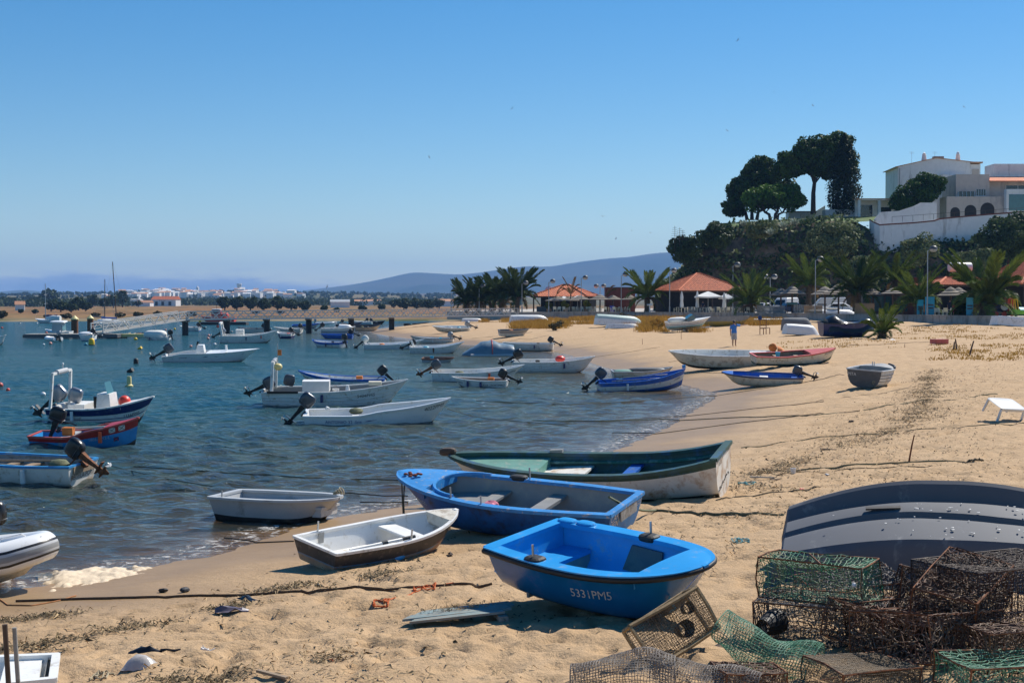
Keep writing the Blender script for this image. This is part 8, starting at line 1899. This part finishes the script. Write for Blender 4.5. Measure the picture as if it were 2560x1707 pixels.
g = gpt(1912, 836); r = thing('steel_chair', 'rusty metal chair frame standing in the sand behind the pointing man', 'chair', g, (0, 0, R(20)))
for x in (-.3, .3):
    for y in (-.3, .3): MB().bar((x, y, 0), (x, y, .55 if y < 0 else 1.3), .05).build('leg', RUST, r)
for z in (.5, .75, 1.25): MB().bar((-.3, .3, z), (.3, .3, z), .045).build('rail', RUST, r)
MB().box((0, 0, .55), (.62, .62, .04)).build('seat', WOODD, r); MB().lathe([(.14, -.02), (.2, -.02), (.2, .02), (.14, .02)], 12, (-.3, .3, 1.4), rot=rot3(R(80))).build('ring', NAVY, r)
for px, py, hh, lean, lab in ((2384, 874, .45, .05, 'short stake of the pair right of the red crate'), (2392, 874, .62, -.08, 'taller red tipped stake right of the red crate'), (2424, 884, .68, .22, 'dark leaning post stump in the sand'), (2262, 872, .30, 0, 'thin iron stake left of the red crate'), (1606, 862, .5, 0, 'thin iron stake on the sand above the striped boat'), (1703, 848, .6, 0, 'thin iron stake beside the grass bank'), (2272, 1145, .5, .12, 'bent twig sticking up in the right sand')):
    g = gpt(px, py); s = g.y / F * 45 / .6 if False else 1; r = thing('stake', lab, 'stake', g); MB().tube([(0, 0, -.1), (lean * .5, 0, hh * .5), (lean, .02, hh)], [.05, .045, .035] if hh > .4 and py > 865 and px > 2300 else [.02, .018, .014], 6).build('shaft', WOODD if px > 2300 else RUST, r)
for px, py, sz, mt, lab, nm in ((1983, 1183, .10, WHITEB, 'white plastic cup beside the weed line', 'cup'), (2068, 1188, .06, GREYL, 'crushed pale can right of the white cup', 'can'), (2128, 1055, .10, CHAR, 'small black box lying on the sand', 'box'), (408, 1479, .09, CHAR, 'left dark stone on the wet sand', 'stone'), (462, 1478, .10, CHAR, 'right dark stone on the wet sand', 'stone'), (830, 1650, .04, ORANGE, 'orange plastic scrap at the bottom edge', 'scrap'), (1126, 1385, .09, WOODD, 'brown leaf scrap near the brown dinghy', 'leaf'), (2115, 1003, .08, WHITEB, 'pale scrap on the sand left of the weed', 'scrap'), (800, 1465, .05, CHAR, 'small dark cube by the long rope', 'box'), (2230, 850, .25, WHITEB, 'white bag at the foot of the young palm', 'bag'), (620, 1500, .16, TARP, 'scrap of dark plastic in the weed line', 'scrap'), (580, 1530, .20, pm('purple_film', (.12, .10, .13), .4, .3), 'dark strip of film below the weed line', 'scrap'), (2005, 1222, .05, REDB, 'tiny red scrap right of the heavy rope', 'scrap')):
    g = gpt(px, py); r = thing('litter_' + nm, lab, nm, g, (0, 0, random.random() * 3))
    if nm == 'cup': MB().lathe([(.045, 0), (.06, .11), (.052, .11), (.04, .01)], 12).build('shell', mt, r)
    else:
        rr = random.Random(px)
        if nm in ('scrap', 'bag', 'leaf'):
            rows = [[(-sz + 2 * sz * i / 5, (-.4 + .8 * k / 5) * sz, .25 * sz * math.sin(math.pi * i / 5) * math.sin(math.pi * k / 5) + abs(rr.gauss(0, .12)) * sz) for k in range(6)] for i in range(6)]; MB().loft(rows, caps=False, closed=False).build('film', mt, r); continue
        MB().sell((0, 0, sz * .25), (sz * 1.6, sz, sz * .6), 2.4 if nm in ('stone', 'bag') else 4, 5, 9, rot=rot3(rr.random() * .4, rr.random() * .3)).build('lump', mt, r)
# wood scraps by the transom
for i, (px, py, L, a, lab) in enumerate(((1905, 1195, .55, 20, 'pale driftwood stick right of the white transom'), (1940, 1200, .40, 50, 'short tan stick right of the white transom'), (2080, 1125, .6, 12, 'orange tan slat on the sand above the weed line'), (680, 1690, .35, -30, 'brown stick at the bottom edge'), (1470, 1470, .2, 0, 'twig in the shadow of the blue dinghy'))):
    g = gpt(px, py); o = MB().box((0, 0, .02), (L, .045, .025)).build('driftwood_stick', WOOD if i != 0 else WOODG, None, None, g, (0, R(4), R(a))); tag(o, lab, 'stick')
# ------------------------------------------------------------------ weed lines, straw, footprints' litter: uncountable
def scatter(name, label, lines, n, spread, size, mat, asp=.09, lift=.012):
    P = []
    for pts in lines:
        W = np.array([[gnd(x, y).x, gnd(x, y).y] for x, y in pts]); sg = np.r_[0, np.cumsum(np.hypot(*np.diff(W, axis=0).T))]; k = max(40, int(n * sg[-1] / 10))
        s = rng.random(k) * sg[-1]; x = np.interp(s, sg, W[:, 0]); y = np.interp(s, sg, W[:, 1]); w = spread * (.35 + 1.1 * vnoise(s * 1.3, s * 0 + 5.5, 7)); dens = vnoise(s * 2.1, s * 0 + 1.5, 3) > .34
        x = x + rng.normal(size=k) * w; y = y + rng.normal(size=k) * w; P.append(np.stack([x, y], -1)[dens])
    P = np.concatenate(P); z = surf(P[:, 0], P[:, 1]); z = np.where(sdist(P[:, 0], P[:, 1]) < .2, -9, z); keep = z > -1; P, z = P[keep], z[keep]
    p3 = np.stack([P[:, 0], P[:, 1], z + lift * rng.random(len(z)) + .004], -1); m = len(p3)
    a = rng.random(m) * 6.28; L = size * rng.uniform(.4, 1.6, m); d = np.stack([np.cos(a), np.sin(a), rng.normal(size=m) * .18], -1) * L[:, None]; sd = np.stack([-np.sin(a), np.cos(a), rng.normal(size=m) * .4], -1) * (L * asp)[:, None]
    bend = np.stack([-np.sin(a), np.cos(a), np.abs(rng.normal(size=m))], -1) * (L * .22)[:, None]
    v = np.stack([p3 - d * .5, p3 + bend - sd, p3 + d * .5, p3 + bend + sd], 1).reshape(-1, 3); f = np.arange(m * 4).reshape(-1, 4)
    tag(link(name, np_mesh(name, v, f, mat)), label, None, kind='stuff')
WL = [[(0, 1553), (90, 1545), (170, 1535), (260, 1527), (330, 1520)], [(250, 1578), (330, 1560), (420, 1545), (480, 1528), (560, 1516), (620, 1508)], [(0, 1622), (80, 1610), (150, 1602), (220, 1592), (300, 1572)], [(380, 1710), (520, 1690), (640, 1670), (760, 1652), (850, 1640)], [(640, 1478), (760, 1462), (900, 1440), (1000, 1424), (1060, 1416)],
      [(2330, 925), (2318, 960), (2312, 1000), (2300, 1040), (2240, 1072), (2160, 1098)], [(2160, 1098), (2080, 1120), (1980, 1160), (1900, 1185), (1850, 1200)], [(1870, 1215), (1910, 1222), (1960, 1225)]]
scatter('seaweed', 'dried seaweed strands along the near tide lines', WL[:5], 4600, .17, .075, WEED, .10); scatter('seaweed', 'dried weed and reed scraps along the right tide line', WL[5:], 1500, .42, .10, WEED, .10); scatter('straw_litter', 'bleached straw and reed litter along the tide lines', WL + [[(1640, 1430), (1760, 1400), (1880, 1370), (1930, 1340)], [(1800, 1300), (1900, 1290), (1960, 1260)], [(700, 1640), (900, 1640), (1100, 1650)], [(760, 1700), (1000, 1690), (1300, 1690)]], 1500, .34, .10, STRAW, .07)
XX = [[(300 + 140 * i, 1640 - 60 * (i % 3)), (700 + 130 * i, 1600 - 90 * (i % 4))] for i in range(8)] + [[(1700 + 40 * i, 1330 - 30 * i), (2500, 1180 - 34 * i)] for i in range(9)]
scatter('dry_litter', 'sparse dry twigs and flecks strewn over the sand', XX, 420, .9, .07, STRAW, .08); scatter('dark_litter', 'sparse dark flecks strewn over the sand', XX, 330, .9, .055, WEED, .2)
# foam bank at the waters edge
def foam():
    NT, NW = 150, 26; V_ = []
    for i in range(NT):
        t = i / (NT - 1); px = 95 + 385 * t; g0 = gnd(px, 1487 - 74 * t); g1 = gnd(px, 1440 - 38 * t)
        for j in range(NW):
            w = j / (NW - 1); p = g0.lerp(g1, w); x, y = p.x, p.y
            env = math.sin(math.pi * w) ** .5 * min(1, t * 6) * min(1, (1 - t) * 2.0) * (1.1 - .6 * t)
            n = float(vnoise(x * 5.0, y * 5.0, 12)) * .6 + float(vnoise(x * 13, y * 13, 31)) * .4
            edge = env * 1.2 + n - 1.12
            V_.append((x, y, max(surf1(x, y), .0) - .03 + max(0, min(1, edge * 2.2 + .35)) ** .6 * (.045 + .075 * n * env)))
    tag(link('sea_foam', np_mesh('sea_foam', np.array(V_), grid_faces(NT, NW), pm('sea_foam', (.68, .55, .39), .85, .16, 22, .6), True)), 'bank of cream sea foam at the waters edge beside the inflatable', None, kind='stuff')
foam()
# dry grass on the upper beach
def tufts(label, n, boxes, hgt, mat):
    P = []; H = []
    for x0, x1, y0, y1, w in boxes:
        k = int(n * w); px = rng.uniform(x0, x1, k); py = rng.uniform(y0, y1, k); keep = fbm(px * .035, py * .12, 3, 44) > -.05
        for a, b in zip(px[keep], py[keep]):
            g = gnd(a, b); P.append((g.x, g.y)); H.append(hgt)
    P = np.array(P); V_ = []
    c = np.repeat(P, 12, 0) + rng.normal(size=(len(P) * 12, 2)) * .28; z = surf(c[:, 0], c[:, 1]); m = len(c); h = np.array(hgt * rng.uniform(.4, 1.3, m)); a = rng.random(m) * 6.28; ln = rng.normal(size=(m, 2)) * .35
    b = np.stack([c[:, 0], c[:, 1], z - .03], -1); t = b + np.stack([ln[:, 0] * h, ln[:, 1] * h, h], -1); w = np.stack([np.cos(a), np.sin(a), np.zeros(m)], -1) * .035
    v = np.stack([b - w, b + w, t], 1).reshape(-1, 3); f = np.arange(m * 3).reshape(-1, 3); tag(link('dry_grass', np_mesh('dry_grass', v, f, mat)), label, None, kind='stuff')
tufts('golden dry grass along the foot of the sea wall', 1700, [(1180, 1500, 784, 806, 1.1), (1330, 1720, 788, 812, 1.3), (1560, 1760, 806, 830, .7), (1780, 1960, 800, 818, .35), (1280, 1420, 806, 822, .4), (1120, 1240, 793, 800, .3), (1830, 2000, 800, 815, .2)], .55, DRYG)
tufts('sparse low dry grass on the right upper sand', 420, [(2240, 2560, 815, 850, .6), (2330, 2560, 860, 900, .6), (1950, 2250, 845, 870, .2)], .14, DRYG)
for i, (px, py, lab) in enumerate(((1650, 823, 'brown dry bush against the trailer boat stern'), (1640, 818, 'golden dry bush left of the trailer boat'), (1395, 826, 'dead twiggy bush on the bare sand'), (1560, 800, 'green dry bush at the wall above the upturned green boat'))):
    g = gnd(px, py); r = thing('dry_bush', lab, 'bush', g); v, f = crown_np(clumpy((0, 0, .45), (.9, .7, .5), 12, .32, 60), .2, aspect=.4); link('twigs', np_mesh('twigs', v, f, DRYG if i < 2 else FARBUSH), r)
# ------------------------------------------------------------------ people
def person(label, o, rz, H, arms, shirt, trousers, hair=HAIR, legs=((.10, 0), (-.10, .05)), skirt=False, long=False):
    """arms: two lists of shoulder-to-hand points; local +y is the way the person faces"""
    root = thing('person', label, 'person', o, (0, 0, rz)); k = H / 1.72; root.scale = (k, k, k)
    V_ = []; E = []; Rr = []
    def add(p, r, par=None):
        V_.append(p); Rr.append(r if isinstance(r, tuple) else (r, r))
        if par is not None: E.append((par, len(V_) - 1))
        return len(V_) - 1
    pel = add((0, 0, .93), (.15, .10)); wa = add((0, 0, 1.08), (.125, .085), pel); ch = add((0, .0, 1.28), (.15, .10), wa); up = add((0, -.01, 1.41), (.11, .075), ch); nk = add((0, 0, 1.49), .048, up)
    h1 = add((0, .02, 1.56), (.068, .075), nk); h2 = add((0, .025, 1.63), (.075, .085), h1); h3 = add((0, .01, 1.70), (.058, .065), h2); ns = add((0, .105, 1.60), .012, h2)
    for s in (-1, 1): add((s * .085, .01, 1.61), .014, h2)
    for s, A in zip((1, -1), arms):
        sh = add((s * .185, -.005, 1.40), .058, up); pr = sh
        for p, r in zip(A, (.045, .036, .028)): pr = add(p, r, pr)
        a, b = Vector(A[-2]), Vector(A[-1]); d = (b - a).normalized(); pm_ = add(tuple(b + d * .06), (.036, .022), pr); sd = d.cross(Vector((0, 0, 1))); sd = sd.normalized() if sd.length > .1 else Vector((1, 0, 0))
        for f, (off, ln) in enumerate(((-.028, .07), (-.010, .085), (.010, .08), (.028, .062))): q = b + d * .09 + sd * off; n = add(tuple(q), .009, pm_); add(tuple(q + d * ln + Vector((0, 0, -.012))), .007, n)
        q = b + d * .03 + sd * .045; n = add(tuple(q), .011, pr); add(tuple(q + d * .05 + sd * .01), .009, n)
    for s, (dx, dy) in zip((1, -1), legs):
        hp = add((s * .09, 0, .87), (.092, .095), pel); kn = add((s * .10 + 0 * dx, .02 + dy * .5, .48), .062, hp); an = add((s * .105, dy, .09), .042, kn); add((s * .115, .13 + dy, .035), (.045, .032), an)
    me = bpy.data.meshes.new('body'); me.from_pydata(V_, E, []); me.materials.append(SKIN); b = link('body', me, root)
    md = b.modifiers.new('skin', 'SKIN'); sl = me.skin_vertices[0].data if me.skin_vertices else None
    if sl is None: me.skin_vertices.new(); sl = me.skin_vertices[0].data
    for v, r in zip(sl, Rr): v.radius = r
    sl[0].use_root = True; md.use_smooth_shade = True; ss = b.modifiers.new('sub', 'SUBSURF'); ss.levels = 1; ss.render_levels = 1
    ring = lambda z, rx, ry, y=0: [(rx * math.cos(a), y + ry * math.sin(a), z) for a in np.linspace(0, 2 * math.pi, 15)[:-1]]
    m = MB(); m.loft([ring(.90, .205, .15), ring(1.0, .19, .14), ring(1.14, .175, .128), ring(1.30, .195, .135), ring(1.40, .20, .115), ring(1.455, .11, .085), ring(1.475, .07, .066)])
    m.build('shirt', shirt, root, 60)
    for s, A in zip((1, -1), arms):
        a = Vector((s * .16, 0, 1.41)); e = Vector(A[0]); n = MB().tube([a, a.lerp(e, .5), a.lerp(e, .88)], [.088, .078, .080], 10).build('sleeve', shirt, root, 60)
    if skirt: MB().loft([ring(.95, .17, .125), ring(.7, .21, .16), ring(.45, .22, .17)]).build('skirt', trousers, root, 60)
    else:
        m = MB(); m.loft([ring(.96, .17, .125), ring(.82, .195, .135), ring(.79, .19, .13)]); m.build('waistband', trousers, root, 60)
        for s, (dx, dy) in zip((1, -1), legs): MB().tube([(s * .092, 0, .86), (s * .10, .012 + dy * .3, .64), (s * .103, .02 + dy * .5, .46), (s * .105, dy * .9, .14)][:(4 if long else 3)], [.105, .10, .098, .07][:(4 if long else 3)], 10).build('trouser_leg', trousers, root, 60)
    MB().sell((0, -.012, 1.655), (.185, .215, .17), 2.1, 8, 14).build('hair', hair, root, 70); return root
g = gpt(1835, 866); person('man in a blue shirt and pale shorts pointing along the beach', g, R(-28), 1.80, ([(.36, .22, 1.40), (.50, .36, 1.42), (.62, .48, 1.44)], [(-.25, -.02, 1.14), (-.27, .05, .92), (-.27, .08, .84)]), SHIRTB, SHORTS)
person('woman in dark clothes standing beside the furled parasol', prom(1757, 2.2), R(160), 1.66, ([(.24, .03, 1.15), (.22, .14, .98), (.2, .16, .92)], [(-.24, .03, 1.15), (-.2, .16, 1.0), (-.12, .2, .98)]), DARKC, DARKC, skirt=True, hair=pm('auburn_hair', (.12, .05, .025), .6))
person('person in grey walking by the palm near the parked cars', prom(1863, 3.0), R(95), 1.72, ([(.24, .08, 1.14), (.24, .2, .95), (.24, .24, .9)], [(-.24, -.08, 1.14), (-.24, -.12, .93), (-.24, -.1, .86)]), pm('grey_shirt', (.30, .32, .34), .85), DARKC, long=True, legs=((.1, .12), (-.1, -.14)))
person('child in a red shirt beside the clipped hedge', prom(2385, 3.2), R(200), 1.42, ([(.23, .03, 1.15), (.22, .12, .95), (.2, .14, .9)], [(-.23, .03, 1.15), (-.22, .1, .95), (-.2, .12, .9)]), PINKC, pm('dark_red_shorts', (.16, .02, .03), .85))
person('person in dark clothes in the shade behind the child', prom(2374, 4.5), R(170), 1.72, ([(.24, .03, 1.15), (.23, .1, .95), (.22, .12, .88)], [(-.24, .03, 1.15), (-.23, .1, .95), (-.22, .12, .88)]), DARKC, DARKC, long=True)
# ------------------------------------------------------------------ gulls
def gull(label, px, py, span, rz, bank, dark=False):
    D = min(420, 1.35 * F / span); o = at(px, py, D); r = thing('flying_gull', label, 'bird', o, (0, bank, rz), 'gulls over the beach')
    GB = pm('gull_grey', (.36, .37, .39), .7, .1, 5) if not dark else pm('gull_dark', (.05, .05, .055), .7, .1, 5)
    m = MB(); m.loft([[(rx * math.cos(a), y, rz_ * math.sin(a)) for a in np.linspace(0, 2 * math.pi, 9)[:-1]] for y, rx, rz_ in ((.30, .012, .012), (.25, .035, .035), (.16, .055, .055), (.02, .075, .07), (-.14, .05, .045), (-.26, .04, .012), (-.32, .055, .006))])
    for s in (-1, 1):
        m.add([(s * .05, .10, .03), (s * .05, -.06, .03), (s * .34, -.02, .16), (s * .34, .13, .17), (s * .67, -.10, .08), (s * .40, .10, .175), (s * .05, .10, .012), (s * .05, -.06, .012), (s * .34, -.02, .145), (s * .34, .13, .15), (s * .67, -.10, .07)], [(0, 1, 2, 3), (3, 2, 4), (9, 8, 7, 6), (10, 8, 9), (0, 3, 9, 6), (3, 4, 10, 9), (1, 7, 8, 2), (2, 8, 10, 4)])
    me = m.build('body', GB, r, 40)
for i, (px, py, sp, rz, bk, lab) in enumerate(((1845, 101, 15, 40, -.9, 'gull highest in the sky above the pines'), (1280, 272, 14, 30, -.8, 'gull in the middle of the sky'), (1073, 393, 9, 70, .9, 'gull gliding left of the middle of the sky'), (1507, 541, 17, 10, .1, 'gull with spread wings right of the middle, above the mountain'), (818, 717, 13, 60, -1.0, 'dark gull low over the woods beyond the footbridge'), (987, 659, 11, 10, .1, 'gull low over the left slope of the mountain'), (1540, 597, 8, 60, -.8, 'small gull left of the cliff top, lowest'), (1580, 577, 7, 10, .3, 'small gull just left of the cliff top'), (1626, 582, 6, 20, .2, 'tiny gull nearest the agave stalks'), (1818, 327, 6, 30, .6, 'tiny gull above and left of the pines'), (1675, 465, 9, 10, -.4, 'small gull left of the pine crowns'), (2410, 268, 7, 30, .5, 'small gull above the white house'), (1935, 231, 5, 0, .2, 'tiny gull high above the pines'), (2032, 264, 5, 40, .6, 'tiny gull above the tallest pine'), (1566, 330, 7, 0, .1, 'faint gull right of the middle of the sky'))): gull(lab, px, py, sp, R(rz), bk, i == 4)
# ------------------------------------------------------------------ haze over the estuary
def build_haze():
    b = MB(); b.box((0, 6400, 184), (19000, 13400, 376))
    o = b.build('haze', [], None)
    m = bpy.data.materials.new('summer_haze'); m.use_nodes = True; nt = m.node_tree; nt.nodes.clear()
    out = nt.nodes.new('ShaderNodeOutputMaterial'); v = nt.nodes.new('ShaderNodeVolumePrincipled')
    v.inputs['Color'].default_value = (0.26, 0.52, 1.0, 1); v.inputs['Density'].default_value = 9e-5
    v.inputs['Anisotropy'].default_value = 0.0
    nt.links.new(v.outputs[0], out.inputs['Volume']); o.data.materials.append(m)
    tag(o, 'thin bluish summer haze over the estuary', None, kind='stuff')
build_haze()
